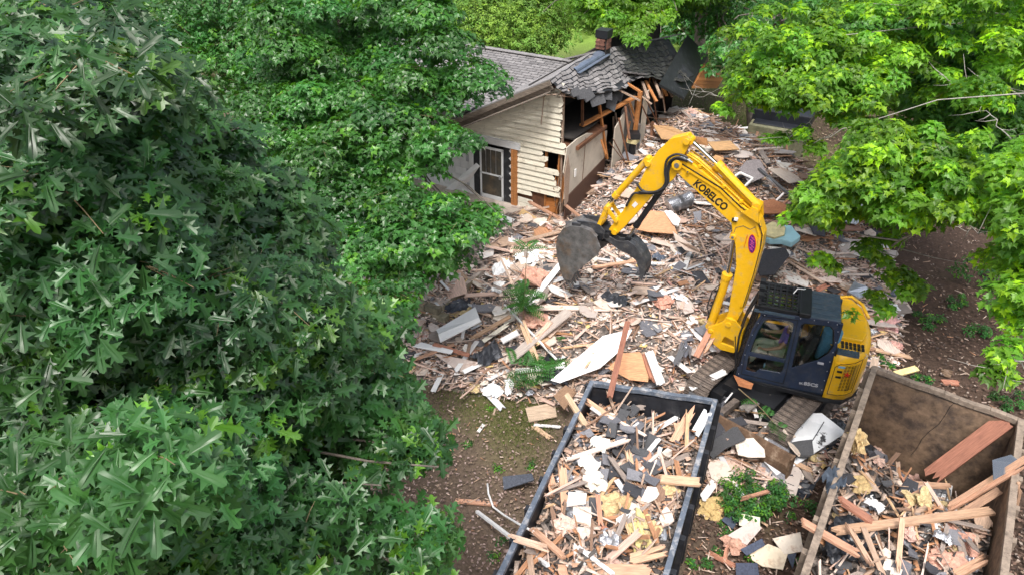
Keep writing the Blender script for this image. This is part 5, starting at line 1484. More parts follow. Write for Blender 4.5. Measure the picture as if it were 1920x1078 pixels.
DT = [((1.7, 1.85, 2.1), 5), ((1.35, 1.35, 1.4), 4), ((1, .95, .9), 2), ((1.1, .8, .6), 1), ((.62, .52, .46), 2), ((1.55, 1.5, 1.6), 5), ((.85, .95, 1.1), 1)]
def gen_splinter():
    x, y = rnd_pt(); px, py, _ = proj((x, y, .6)); right = (px > 1290) and (py < 470)
    tn = random.choices([d[0] for d in DT], [1, 1, 3, 3, 5, 1, 1] if right else [d[1] for d in DT])[0]
    k = random.uniform(.75, 1.2); tn = tuple(c * k for c in tn)
    L_ = .08 + .42 * random.random() ** 2
    return (L_, random.uniform(.012, .05), .012), tn, (x, y, hfun(x, y) + random.uniform(-.01, .06)), random.uniform(0, 6.28), random.uniform(-.3, .3), random.uniform(-.3, .3), 0
fine("fine_splinters", "countless small wood splinters strewn through the rubble field", 15000, gen_splinter, M['wood'])
def gen_chip():
    while True:
        x, y = rnd_pt(); px, py, _ = proj((x, y, .6)); right = (px > 1290) and (py < 470)
        if right and random.random() < .6: continue
        break
    c = random.random()
    if c < .68: tn = random.choice([(1.15, 1.15, 1.15), (1.1, 1.05, 1.0), (1, .9, .84), (1.1, .92, .88)])
    elif c < .85: tn = random.choice([(.14, .14, .16), (.22, .22, .24), (.09, .09, .10)])
    else: tn = random.choice([(.9, .55, .5), (.75, .5, .42), (.95, .75, .35)])
    k = random.uniform(.8, 1.1); tn = tuple(c_ * k for c_ in tn)
    L_ = .04 + .14 * random.random() ** 2
    return (L_, L_ * random.uniform(.4, 1), .012), tn, (x, y, hfun(x, y) + random.uniform(.0, .06)), random.uniform(0, 6.28), random.uniform(-.4, .4), random.uniform(-.4, .4), 0
fine("fine_chips", "countless small plaster, shingle and insulation chips strewn through the rubble", 8000, gen_chip, M['drywall'])
def gen_dump(C_, ff, vmax):
    def g():
        u, v = random.uniform(.05, .95), random.uniform(.02, vmax); p = quadpt(C_, u, v)
        tn = random.choice([(1.5, 1.62, 1.75), (1.2, 1.2, 1.2), (1, .95, .9), (1.15, .8, .55), (.25, .3, .36), (.2, .24, .3), (.15, .18, .22), (1.4, 1.3, 1.3)])
        L_ = .06 + .3 * random.random() ** 1.5
        return (L_, random.uniform(.015, .10), .012), tn, (p.x, p.y, ff(u, v) + random.uniform(-.06, .07)), random.uniform(0, 6.28), random.uniform(-.5, .5), random.uniform(-.5, .5), 0
    return g
fine("dumpster_scraps", "countless small scraps between the planks in the blue-grey dumpster", 2600, gen_dump(GC, gfill, .95), M['wood'])
fine("dumpster_scraps", "countless small scraps between the shingles in the rusty brown dumpster", 1700, gen_dump(BC, bfill, .95), M['wood'])
def gen_plank():
    s_, tn, p, rz, tx, ty, kd = gen_splinter()
    L_ = .35 + 1.0 * random.random() ** 1.6
    return (L_, random.uniform(.03, .10), .02), tn, (p[0], p[1], p[2] + random.uniform(0, .06)), rz, tx * .7, ty * .7, 0
fine("broken_planks", "the many further broken planks and laths jumbled through the rubble field", 620, gen_plank, M['wood'])
# scattered bits on the soil around the heap
def gen_soil():
    while True:
        px, py = random.choice([(random.uniform(640, 1060), random.uniform(660, 1000)), (random.uniform(1290, 1560), random.uniform(860, 1078)), (random.uniform(1560, 1900), random.uniform(430, 800))])
        p = at(px, py, .02)
        if softat(p.x, p.y) > .3: continue
        break
    tn = random.choice([(1.5, 1.6, 1.7), (1.3, 1.2, 1.1), (1.1, .8, .6), (1.7, 1.8, 2.0)])
    L_ = .05 + .18 * random.random() ** 3
    return (L_, random.uniform(.01, .03), .01), tn, (p.x, p.y, .07 + random.uniform(0, .01)), random.uniform(0, 6.28), random.uniform(-.1, .1), random.uniform(-.1, .1), 0
fine("scattered_splinters", "few small wood chips scattered over the bare soil", 420, gen_soil, M['wood'])

# ------------------------------------------------------------------ pieces one can point to
def item(name, label, cat, mb, mm, bev=0):
    o = mb.build(name, mm, bevel=bev); tag(o, label, cat); return o
def plankitem(name, label, cat, p0, p1, w, t_, mm, tint=(1, 1, 1), jag=.06, roll=0.0):
    """p0,p1 world points"""
    d = p1 - p0; L_ = d.length; tint = (tint[0], tint[1], max(tint[2], .86 * tint[1]))
    w *= .9; n = 6; jag = random.choice([.02, .06, .18]); j2 = random.choice([.02, .05, .15]); jag, j2 = (.03, .02) if mm is M['white'] else (jag, j2)
    ol = [(L_ / 2 - random.uniform(0, jag) * (1 + (k % 2)), -w / 2 + w * k / n) for k in range(n + 1)] + [(-L_ / 2 + random.uniform(0, j2) * (1 + (k % 2)), w / 2 - w * k / n) for k in range(n + 1)]; t_ = min(t_, .045)
    m = MB().prism(ol, t_, tint=tint)
    o = m.build(name, mm); o.location = (p0 + p1) / 2
    fr3 = frame(d) @ Matrix.Rotation(roll, 3, 'X')
    o.rotation_euler = fr3.to_euler(); tag(o, label, cat); return o
def sheetitem(name, label, cat, pts, mm, t_=.02, tint=(1, 1, 1), wav=0.0):
    """pts: world points in order; a thin sheet through them"""
    c = sum(pts, Vector()) / len(pts)
    n_ = Vector((0, 0, 0))
    for i in range(len(pts)): n_ += (pts[i] - c).cross(pts[(i + 1) % len(pts)] - c)
    n_.normalize()
    if n_.z < 0: n_ = -n_
    m = MB(); k = len(pts)
    rel_ = [p - c for p in pts]
    fr3 = frame(rel_[0], n_)
    tr = tessellate_polygon([[Vector(((fr3.transposed() @ p).x, (fr3.transposed() @ p).y, 0)) for p in rel_]])
    m.add([p + n_ * t_ for p in rel_] + [p for p in rel_], [tuple(t) for t in tr] + [tuple(k + i for i in reversed(t)) for t in tr] + [(i, (i + 1) % k, (i + 1) % k + k, i + k) for i in range(k)], tint)
    o = m.build(name, mm); o.location = c; tag(o, label, cat); return o
W_, DR, WH = M['wood'], M['drywall'], M['white']
PK = [  # name, label, cat, (px,py,dz), (px,py,dz), width, thick, material, tint
 ("trim_board", "long bright white trim board lying diagonally below the excavator bucket", "board", (990, 572, .16), (1052, 495, .35), .16, .05, WH, (1.1, 1.1, 1.1)),
 ("white_rod", "thin pale rod beside the long white trim board below the bucket", "rod", (1000, 578, .16), (1083, 508, .3), .04, .03, W_, (1.7, 1.9, 2.1)),
 ("plank", "wide pinkish-grey plank running up to the right below the sapling", "plank", (948, 680, .16), (1068, 582, .3), .30, .04, W_, (1.15, 1.35, 1.6)),
 ("plank", "narrow tan plank lying on top of the wide pinkish-grey plank", "plank", (1000, 640, .32), (1035, 600, .36), .12, .04, W_, (1.6, 1.5, 1.5)),
 ("plank", "first of three tan planks slanting down beside the sapling stem", "plank", (975, 603, .28), (1006, 680, .2), .09, .05, W_, (1.35, 1.25, 1.0)),
 ("plank", "middle plank of three tan planks slanting down beside the sapling stem", "plank", (981, 600, .30), (1012, 682, .2), .06, .06, W_, (1.5, 1.35, 1.0)),
 ("white_rod", "thin white rod crossing the tan planks below the sapling", "rod", (945, 570, .35), (1044, 674, .3), .045, .03, WH, (1, 1, 1)),
 ("leaning_board", "tall reddish-brown board standing out of the grey dumpster's back end", "board", (1143, 745, 1.6), (1177, 602, 1.9), .12, .05, W_, (.68, .40, .28)),
 ("white_plank", "white painted board leaning on the grey dumpster's back rail", "board", (1216, 658, .55), (1240, 722, .45), .20, .05, WH, (1, 1.0, 1.0)),
 ("plank", "brown board under the white painted board at the grey dumpster's rail", "plank", (1207, 660, .4), (1229, 722, .40), .16, .04, W_, (1.0, .62, .42)),
 ("plank", "orange plank lying on the white panels at the rubble's left edge", "plank", (812, 645, .22), (880, 666, .24), .10, .04, W_, (1.05, .66, .42)),
 ("plank", "tan plank pointing out of the rubble's left edge onto the soil", "plank", (772, 676, .1), (852, 645, .2), .10, .04, W_, (1.2, .95, .6)),
 ("plank", "long brown plank rising right from the white panels", "plank", (880, 637, .3), (958, 592, .4), .10, .05, W_, (1.0, .9, .75)),
 ("siding_board", "pale grey siding board beneath the long brown plank", "siding", (905, 640, .22), (958, 603, .26), .16, .02, M['siding'], (1, 1, 1)),
 ("white_plank", "short thick white plank below the long brown plank", "board", (940, 640, .3), (973, 622, .34), .16, .05, WH, (1, 1, 1)),
 ("white_plank", "white board lying along the fern clump's upper edge", "board", (1003, 690, .2), (1060, 684, .22), .18, .04, WH, (1, 1, 1)),
 ("plank", "tan plank alone on the leaf litter left of the grey dumpster", "plank", (852, 938, .05), (934, 945, .05), .10, .04, W_, (1.45, 1.1, .8)),
 ("white_scrap", "small white strip alone on the bare soil patch", "strip", (896, 810, .06), (908, 794, .06), .07, .02, WH, (1, 1, 1)),
 ("plank", "splintered tan plank beside the grey dumpster's left rail", "plank", (997, 797, .05), (1036, 824, .05), .11, .03, W_, (1.3, 1.2, .95)),
 ("white_shoe_strip", "narrow white trim strip touching the grey dumpster's left rail", "strip", (1000, 796, .07), (1052, 800, .07), .07, .03, WH, (1, 1, 1)),
 ("white_pipe", "long straight white pipe crossing the grey dumpster's left rail", "pipe", (894, 958, .1), (1028, 1060, 1.5), .06, .05, WH, (1, 1, 1)),
 ("plank", "brown plank at the yellow tail lying on dark soil right", "plank", (1640, 655, .1), (1710, 670, .06), .13, .04, W_, (1.5, 1.35, 1.0)),
 ("plank", "pale weathered plank lying behind the brown dumpster", "plank", (1575, 628, .2), (1640, 655, .2), .1, .04, W_, (1.0, .8, .55)),
 ("foam_board", "yellow and white foam board behind the brown dumpster's back rail", "board", (1675, 702, .1), (1720, 690, .1), .16, .08, M['paleyellow'], (1.1, 1, .8)),
 ("plank", "orange split log piece on dark soil right of the brown dumpster", "plank", (1765, 716, .06), (1800, 718, .06), .16, .06, W_, (1.0, .6, .25)),
 ("roof_sheet", "olive-brown roof board fragment on dark soil behind the brown dumpster", "board", (1762, 695, .06), (1795, 705, .06), .3, .03, W_, (.55, .50, .35)),
 ("pipe", "long black pipe running down right over the heap behind the boom", "pipe", (1422, 316, .5), (1512, 392, .35), .10, .10, M['shingle'], (1, 1, 1)),
 ("gutter", "pale metal gutter lying beside the long black pipe", "gutter", (1432, 330, .5), (1545, 412, .25), .09, .05, M['metal'], (.9, .9, .9)),
 ("white_frame_bar", "white bent bar sticking up beside the black pipe", "bar", (1440, 392, .3), (1470, 362, .5), .05, .04, WH, (1, .95, .95)),
 ("plank", "brown plank crossing below the white bent bar", "plank", (1442, 405, .25), (1505, 352, .5), .07, .05, W_, (.9, .6, .45)),
 ("siding_board", "pale grey board leaning up at the rubble's right end", "board", (1592, 418, .3), (1645, 370, .7), .42, .03, WH, (.72, .76, .80)),
 ("siding_board", "grey siding strip behind the leaning pale grey board", "siding", (1644, 378, .4), (1672, 378, .4), .14, .03, WH, (.6, .58, .55)),
 ("white_plank", "upright white board below the right maple leaves", "board", (1518, 358, .4), (1528, 384, .3), .15, .03, WH, (1, 1, 1)),
 ("plank", "curved brown board lying at the right edge of the heap", "plank", (1545, 430, .25), (1620, 428, .25), .26, .03, W_, (.72, .5, .36)),
 ("plank", "orange-brown post sticking up behind the roof guard", "plank", (1530, 545, .2), (1555, 532, .4), .16, .08, W_, (1.0, .6, .4)),
 ("plank", "long tan plank lying across below the steel thumb", "plank", (1110, 502, .15), (1195, 489, .2), .10, .05, W_, (1.6, 1.3, 1.1)),
 ("plank", "tan plank upright under the boom cylinder foot", "plank", (1305, 670, .5), (1335, 612, .8), .14, .05, W_, (1.2, .8, .55)),
 ("plank", "second narrow plank upright under the boom cylinder foot", "plank", (1318, 668, .5), (1338, 632, .7), .07, .05, W_, (1.5, 1.2, .85)),
 ("steel_beam", "dark steel channel leaning beside the left track", "beam", (1262, 690, .4), (1288, 640, .6), .14, .05, M['black'], (2, 2, 2.2)),
 ("white_plank", "white splintered board between the left track and dozer blade", "board", (1292, 728, .45), (1362, 695, .55), .20, .02, WH, (.95, .95, .95)),
 ("grey_beam", "weathered grey beam between the two tracks", "beam", (1392, 770, .55), (1452, 725, .6), .22, .14, M['dumprim'], (.8, .9, 1.05)),
 ("plank", "brown plank under the white panel near the dozer blade", "plank", (1382, 830, .12), (1432, 880, .06), .09, .05, W_, (.8, .65, .5)),
 ("plank", "long tan plank right of the grey dumpster on soil", "plank", (1364, 870, .06), (1432, 895, .06), .15, .05, W_, (1.3, 1.0, .75)),
 ("lath", "thin tan lath below the long tan plank near the bush", "lath", (1374, 897, .07), (1420, 896, .07), .05, .02, W_, (1.4, 1.2, .95)),
 ("plank", "broken tan stick lying in the low green bush", "plank", (1386, 936, .28), (1442, 920, .32), .07, .04, W_, (1.1, .8, .45)),
 ("lath", "pale lath right of the yellow foam rag", "lath", (1372, 943, .08), (1440, 985, .1), .04, .02, W_, (1.4, 1.3, 1.1)),
 ("plank", "tan plank below the dozer blade pointing right", "plank", (1450, 848, .2), (1526, 884, .1), .12, .03, W_, (1.35, 1.2, 1.0)),
 ("plank", "orange weathered plank in the bottom soil strip", "plank", (1322, 1032, .06), (1380, 1062, .06), .10, .04, W_, (1.1, .7, .4)),
 ("lath", "upright orange lath near the purple-brown foam rag", "lath", (1359, 1050, .06), (1366, 1012, .2), .07, .03, W_, (1.2, .8, .55)),
 ("white_scrap", "white splintered board scrap right of the grey dumpster", "board", (1340, 888, .05), (1360, 915, .05), .14, .02, WH, (1, 1, 1)),
 ("plank", "tan plank over the grey dumpster's right rail", "plank", (1232, 897, 1.62), (1316, 904, 1.64), .18, .05, W_, (1.5, 1.35, 1.15)),
 ("plank", "brown plank standing in the middle of the grey dumpster", "plank", (1210, 842, 1.42), (1219, 925, 1.45), .20, .06, W_, (1.25, .9, .65)),
 ("plank", "splintered pale plank left of the standing brown plank", "plank", (1177, 842, 1.5), (1195, 940, 1.40), .12, .06, W_, (1.5, 1.4, 1.2)),
 ("plank", "upright tan plank by the grey dumpster's left side, left one", "plank", (1027, 882, 1.45), (1043, 940, 1.2), .15, .05, W_, (1.5, 1.2, .8)),
 ("plank", "tall tan plank by the grey dumpster's left side, right one", "plank", (1053, 862, 1.6), (1062, 985, 1.25), .15, .05, W_, (1.5, 1.25, .95)),
 ("plank", "tan plank poking over the grey dumpster's back left corner", "plank", (1060, 737, 1.75), (1100, 800, 1.35), .12, .05, W_, (1.4, 1.35, 1.0)),
 ("plank", "pale plank lying near the grey dumpster's back left corner", "plank", (1095, 748, 1.5), (1152, 788, 1.4), .12, .05, W_, (1.5, 1.25, .9)),
 ("plank", "tall pale plank leaning at the grey dumpster's right wall", "plank", (1262, 830, 1.3), (1303, 758, 1.75), .16, .05, W_, (1.5, 1.2, .85)),
 ("plank", "second pale plank leaning at the grey dumpster's right wall", "plank", (1268, 790, 1.5), (1278, 828, 1.3), .14, .06, W_, (1.5, 1.2, .9)),
 ("white_plank", "pale blue-white board leaning near the grey dumpster's right rail", "board", (1302, 815, 1.25), (1328, 770, 1.6), .18, .03, WH, (.85, .9, .95)),
 ("plank", "tan plank with rough end near the grey dumpster's bottom", "plank", (1178, 1050, 1.55), (1252, 1030, 1.6), .18, .06, W_, (1.4, 1.2, .95)),
 ("plank", "long orange plank across the grey dumpster's bottom edge", "plank", (1045, 1068, 1.5), (1225, 1072, 1.52), .22, .06, W_, (1.3, 1.05, .85)),
 ("plank", "yellowish plank above the silver foil in the grey dumpster", "plank", (1247, 925, 1.5), (1256, 975, 1.42), .17, .05, W_, (1.55, 1.25, .85)),
 ("plank", "dark orange plank slanting through the grey dumpster's lower half", "plank", (1128, 985, 1.5), (1178, 1037, 1.5), .10, .06, W_, (1.1, .7, .45)),
 ("plank", "thin upright orange stake in the grey dumpster's lower half", "plank", (1121, 925, 1.85), (1127, 990, 1.5), .08, .06, W_, (1.3, .85, .6)),
 ("plank", "pale plank over the grey dumpster's left rail near the pipe", "plank", (950, 1004, 1.6), (1035, 1030, 1.55), .12, .04, W_, (1.8, 1.75, 1.7)),
 ("plank", "tan plank behind the pale plank at the grey dumpster's left rail", "plank", (992, 985, 1.6), (1062, 1048, 1.5), .10, .05, W_, (1.3, 1.05, .85)),
 ("plank", "wide reddish plank leaning on the brown dumpster's right inner wall", "plank", (1735, 900, .95), (1888, 786, 2.15), .32, .05, W_, (.85, .50, .34)),
 ("plank", "long pale beam lying across the brown dumpster's load", "plank", (1560, 995, 1.75), (1862, 957, 1.75), .16, .07, W_, (1.25, 1.1, .85)),
 ("plank", "orange plank hung over the brown dumpster's left rail", "plank", (1503, 977, 2.3), (1612, 1040, 1.9), .14, .06, W_, (1.25, .95, .55)),
 ("plank", "upper of two long planks resting on the brown dumpster's right wall", "plank", (1778, 950, 1.6), (1925, 858, 2.45), .10, .06, W_, (1.3, 1.05, .7)),
 ("plank", "lower of two long planks resting on the brown dumpster's right wall", "plank", (1775, 958, 1.55), (1925, 870, 2.40), .08, .06, W_, (1.1, .85, .5)),
 ("lath", "pale lath leaning diagonally across the brown dumpster's front load", "lath", (1586, 978, 1.9), (1640, 1070, 1.8), .08, .04, W_, (1.2, 1.05, .95)),
 ("lath", "upright pale lath in the brown dumpster's front load", "lath", (1692, 970, 1.95), (1682, 1078, 1.7), .08, .04, W_, (1.4, 1.25, 1.1)),
 ("plank", "orange plank from the brown dumpster's left rail into shingles", "plank", (1568, 932, 2.2), (1640, 980, 1.7), .16, .06, W_, (.95, .6, .38)),
 ("plank", "dark weathered plank near the brown dumpster's right wall", "plank", (1800, 965, 1.6), (1875, 918, 1.9), .13, .06, W_, (.9, .75, .65)),
 ("plank", "grey tan plank lying at the brown dumpster's load centre", "plank", (1700, 906, 1.3), (1792, 912, 1.4), .12, .06, W_, (1.2, 1.0, .75)),
 ("plank", "orange broken stud in the brown dumpster beside foam", "plank", (1690, 890, 1.4), (1738, 950, 1.5), .12, .07, W_, (1.3, .85, .5)),
 ("plank", "splintered pale board in the brown dumpster's middle", "plank", (1690, 945, 1.6), (1735, 920, 1.6), .15, .05, W_, (1.4, 1.1, .8)),
 ("plank", "tan plank at the brown dumpster's bottom right", "plank", (1790, 1078, 1.7), (1852, 1045, 1.75), .14, .06, W_, (1.4, 1.15, .8)),
 ("plank", "tilted tan plank outside the brown dumpster's right wall", "plank", (1900, 965, 1.6), (1912, 905, 2.3), .14, .04, W_, (1.1, .95, .7)),
]
for (nm, lb, ct, A_, B_, w, t_, mm, tn) in PK:
    big = A_[2] > 1.0 or (nm == "white_pipe")
    p0 = at(A_[0], A_[1], A_[2]) if big or A_[2] < .085 or nm == 'leaning_board' else on(A_[0], A_[1], A_[2])
    p1 = at(B_[0], B_[1], B_[2]) if B_[2] > 1.0 or big or B_[2] < .085 else on(B_[0], B_[1], B_[2])
    plankitem(nm, lb, ct, p0, p1, w, t_, mm, tn, roll=random.uniform(-.25, .25) if t_ < .09 else 0)
SHT = [
 ("white_board", "big bright white board with a pointed end above the grey dumpster", "board", [(1032, 713, .30), (1130, 630, .45), (1150, 625, .45), (1185, 618, .42), (1165, 655, .36), (1125, 690, .3), (1050, 718, .28)], WH, .03, (1.1, 1.1, 1.1)),
 ("white_board", "white door panel lying tilted at the rubble's left edge", "panel", [(819, 620, .24), (892, 577, .45), (900, 598, .42), (823, 627, .24)], WH, .035, (.86, .88, .90)),
 ("white_board", "second white door panel on top of the first at the left edge", "panel", [(822, 628, .34), (897, 597, .46), (903, 603, .44), (826, 642, .30)], WH, .03, (1.05, 1.05, 1.05)),
 ("beige_sheet", "grey-beige thin sheet at the soil edge below the white panels", "sheet", [(812, 662, .14), (900, 680, .18), (868, 699, .06), (848, 688, .05)], DR, .02, (.80, .70, .66)),
 ("beige_sheet", "small grey-beige sheet left of the white door panels", "sheet", [(738, 590, .1), (800, 602, .16), (790, 612, .12), (742, 605, .08)], DR, .02, (.66, .58, .53)),
 ("white_board", "long white panel under the orange plank at the left", "panel", [(774, 650, .16), (790, 642, .18), (850, 657, .2), (846, 664, .16)], WH, .02, (1, 1, 1)),
 ("plywood_sheet", "torn orange plywood sheet lying below the silver duct", "plywood", [(1180, 428, .3), (1220, 396, .45), (1255, 400, .45), (1270, 440, .35), (1215, 436, .3)], W_, .02, (1.45, 1.05, .75)),
 ("plywood_sheet", "large orange plywood piece behind the grey dumpster's back rail", "plywood", [(1140, 690, .35), (1168, 662, .4), (1200, 660, .42), (1218, 690, .4), (1215, 716, .35), (1180, 712, .3)], W_, .02, (1.5, 1.05, .72)),
 ("white_board", "white rounded panel beside the torn orange plywood", "panel", [(1245, 397, .5), (1258, 396, .5), (1276, 412, .42), (1272, 425, .4), (1262, 422, .42)], WH, .02, (1, 1, 1)),
 ("beige_sheet", "big pale torn board below the white rounded panel", "board", [(1262, 435, .38), (1300, 462, .42), (1318, 478, .35), (1285, 470, .3), (1268, 452, .32)], DR, .02, (1.0, .88, .80)),
 ("plywood_sheet", "flat tan plywood sheet at the back of the heap", "plywood", [(1326, 268, .35), (1368, 265, .35), (1386, 282, .3), (1340, 284, .3)], W_, .03, (1.15, .95, .6)),
 ("plywood_sheet", "tan plywood sheet lying behind the boom tip", "plywood", [(1224, 236, .4), (1262, 240, .4), (1300, 258, .3), (1310, 266, .3), (1240, 262, .3)], W_, .03, (1.15, .95, .62)),
 ("plywood_sheet", "small upright brown plywood beside the boom tip", "plywood", [(1303, 256, .5), (1326, 260, .5), (1328, 274, .3), (1306, 270, .3)], W_, .03, (1.0, .7, .38)),
 ("plywood_sheet", "square tan plywood between boom pipes and black roofing", "plywood", [(1328, 305, .5), (1342, 292, .6), (1358, 298, .55), (1344, 314, .45)], W_, .03, (1.1, .85, .5)),
 ("dark_sheet", "dusty dark grey felt sheet on top of the right heap", "felt", [(1385, 318, .45), (1400, 302, .6), (1425, 300, .6), (1440, 330, .4), (1405, 345, .4)], M['shingle'], .02, (2.6, 2.3, 2.2)),
 ("pale_sheet", "pale dusty sheet at the heap's back right", "sheet", [(1440, 318, .35), (1470, 316, .35), (1505, 340, .25), (1480, 345, .25)], DR, .02, (.62, .55, .50)),
 ("brown_sheet", "wide red-brown curled board behind the black pipe", "board", [(1395, 385, .35), (1450, 375, .5), (1500, 398, .35), (1475, 402, .3), (1420, 402, .3)], W_, .03, (.85, .5, .32)),
 ("white_sheet", "pale dusty plaster slab under the right maple leaves", "slab", [(1530, 370, .3), (1570, 365, .35), (1580, 405, .2), (1552, 425, .15), (1542, 395, .2)], DR, .02, (.85, .82, .80)),
 ("felt_sheet", "dark felt mat lying behind the boom's lower half", "felt", [(1418, 505, .4), (1432, 470, .45), (1472, 466, .45), (1480, 480, .42), (1452, 516, .35), (1425, 518, .35)], M['shingle'], .03, (.6, .6, .65)),
 ("felt_sheet", "black felt piece by the light-blue foam block", "felt", [(1515, 420, .4), (1528, 408, .45), (1548, 418, .4), (1545, 445, .3), (1525, 440, .3)], M['shingle'], .04, (.8, .8, .9)),
 ("foil_sheet", "crumpled silver foil sheet behind the yellow tail", "foil", [(1588, 548, .3), (1600, 530, .36), (1622, 538, .36), (1636, 550, .3), (1610, 560, .25)], M['metal'], .04, (1, 1, 1)),
 ("white_roof_panel", "big white panel with black stains lying under the dozer blade", "panel", [(1400, 830, .22), (1470, 775, .34), (1540, 776, .5), (1586, 812, .4), (1500, 868, .12), (1455, 892, .08)], M['stained'], .04, (1, 1, 1)),
 ("orange_shard", "orange splintered wood shard under the cab's front corner", "board", [(1375, 702, .95), (1412, 718, .85), (1408, 728, .75), (1385, 722, .75)], W_, .04, (1.25, .68, .38)),
 ("beige_sheet", "square beige board lying left of the grey dumpster", "board", [(985, 766, .08), (1040, 755, .09), (1044, 782, .07), (992, 792, .06)], W_, .03, (1.2, 1.25, 1.2)),
 ("brown_sheet", "brown board leaning on the grey dumpster's back left corner", "board", [(1040, 742, .5), (1062, 722, .8), (1082, 735, .9), (1060, 768, .5)], W_, .03, (.85, .72, .6)),
 ("felt_sheet", "black felt piece lying against the grey dumpster's left wall", "felt", [(943, 894, .12), (998, 888, .3), (1002, 900, .35), (945, 918, .1)], M['shingle'], .02, (1, 1.1, 1.3)),
 ("linoleum_sheet", "large cream torn board between the two dumpsters", "board", [(1405, 1038, .08), (1440, 1020, .1), (1478, 1035, .1), (1468, 1068, .06), (1430, 1062, .06), (1410, 1050, .06)], DR, .02, (1.08, .98, .80)),
 ("linoleum_sheet", "white torn board right of the large cream torn board", "board", [(1448, 1010, .12), (1500, 998, .14), (1506, 1034, .1), (1470, 1040, .1)], DR, .02, (1.12, 1.05, .95)),
 ("linoleum_sheet", "pinkish-grey quarter board above the large cream board", "board", [(1364, 1004, .12), (1410, 975, .2), (1428, 990, .16), (1400, 1022, .1)], DR, .02, (.82, .74, .74)),
 ("linoleum_sheet", "pale yellow-white corner board behind the pinkish-grey board", "board", [(1385, 962, .15), (1425, 970, .22), (1425, 990, .12), (1386, 985, .1)], DR, .02, (1.05, 1.08, .9)),
 ("felt_sheet", "ragged blue-black felt square on the cream board", "felt", [(1388, 1030, .14), (1428, 1010, .18), (1434, 1022, .16), (1400, 1042, .12)], M['shingle'], .02, (1, 1.2, 1.7)),
 ("felt_sheet", "blue-black felt square at the bottom between dumpsters", "felt", [(1379, 1056, .08), (1420, 1056, .09), (1424, 1085, .08), (1380, 1085, .08)], M['shingle'], .02, (.9, 1.05, 1.5)),
 ("felt_sheet", "dark felt corner beside the yellow foam rag", "felt", [(1352, 975, .08), (1372, 956, .12), (1388, 970, .1), (1374, 992, .08)], M['shingle'], .02, (.8, 1.0, 1.4)),
 ("felt_sheet", "narrow felt triangle at the brown dumpster's left foot", "felt", [(1472, 1034, .08), (1494, 1032, .1), (1486, 1066, .06)], M['shingle'], .02, (1.0, 1.2, 1.6)),
 ("beige_board", "beige square panel below the cream ceramic tank", "panel", [(1074, 950, 1.5), (1108, 950, 1.52), (1112, 1000, 1.4), (1078, 1010, 1.38)], DR, .02, (.92, .86, .80)),
 ("beige_board", "pale grey curved panel left of the cream ceramic tank", "panel", [(1062, 950, 1.55), (1066, 922, 1.62), (1100, 925, 1.62), (1098, 945, 1.55)], DR, .02, (.92, .88, .86)),
 ("glass_pane", "broken greenish glass sheet on the brown dumpster's right wall", "glass", [(1860, 862, 2.3), (1895, 852, 2.3), (1918, 870, 2.25), (1862, 900, 2.2)], M['skylight'], .01, (1, 1, 1)),
 ("boulder_box", "weathered concrete box under dark tarp beyond the heap", "concrete box", [(1420, 236, 0.0), (1425, 250, .0), (1500, 300, .0)], M['block'], .02, (1, 1, 1)),
]
for (nm, lb, ct, P_, mm, t_, tn) in SHT:
    if nm == "boulder_box": continue
    pts_ = [at(x, y, z) if (z > 1.0 or max(q[2] for q in P_) < .11 or P_[0][0] > 1330 and P_[0][1] > 830) else on(x, y, z) for x, y, z in P_]
    sheetitem(nm, lb, ct, pts_, mm, t_, tn)
def clumpitem(name, label, cat, p, s, mm, tint, seed, rz=0.0, flat=1.0):
    me_ = clump(tint, mm, name, seed) if name in ('insulation', 'white_bottle', 'ceramic_tank') else crumple(tint, mm, name, seed, .22)
    o = obj_of(name, me_); o.location = p; o.scale = (s[0], s[1], s[2]); o.rotation_euler = (0, 0, rz); tag(o, label, cat); return o
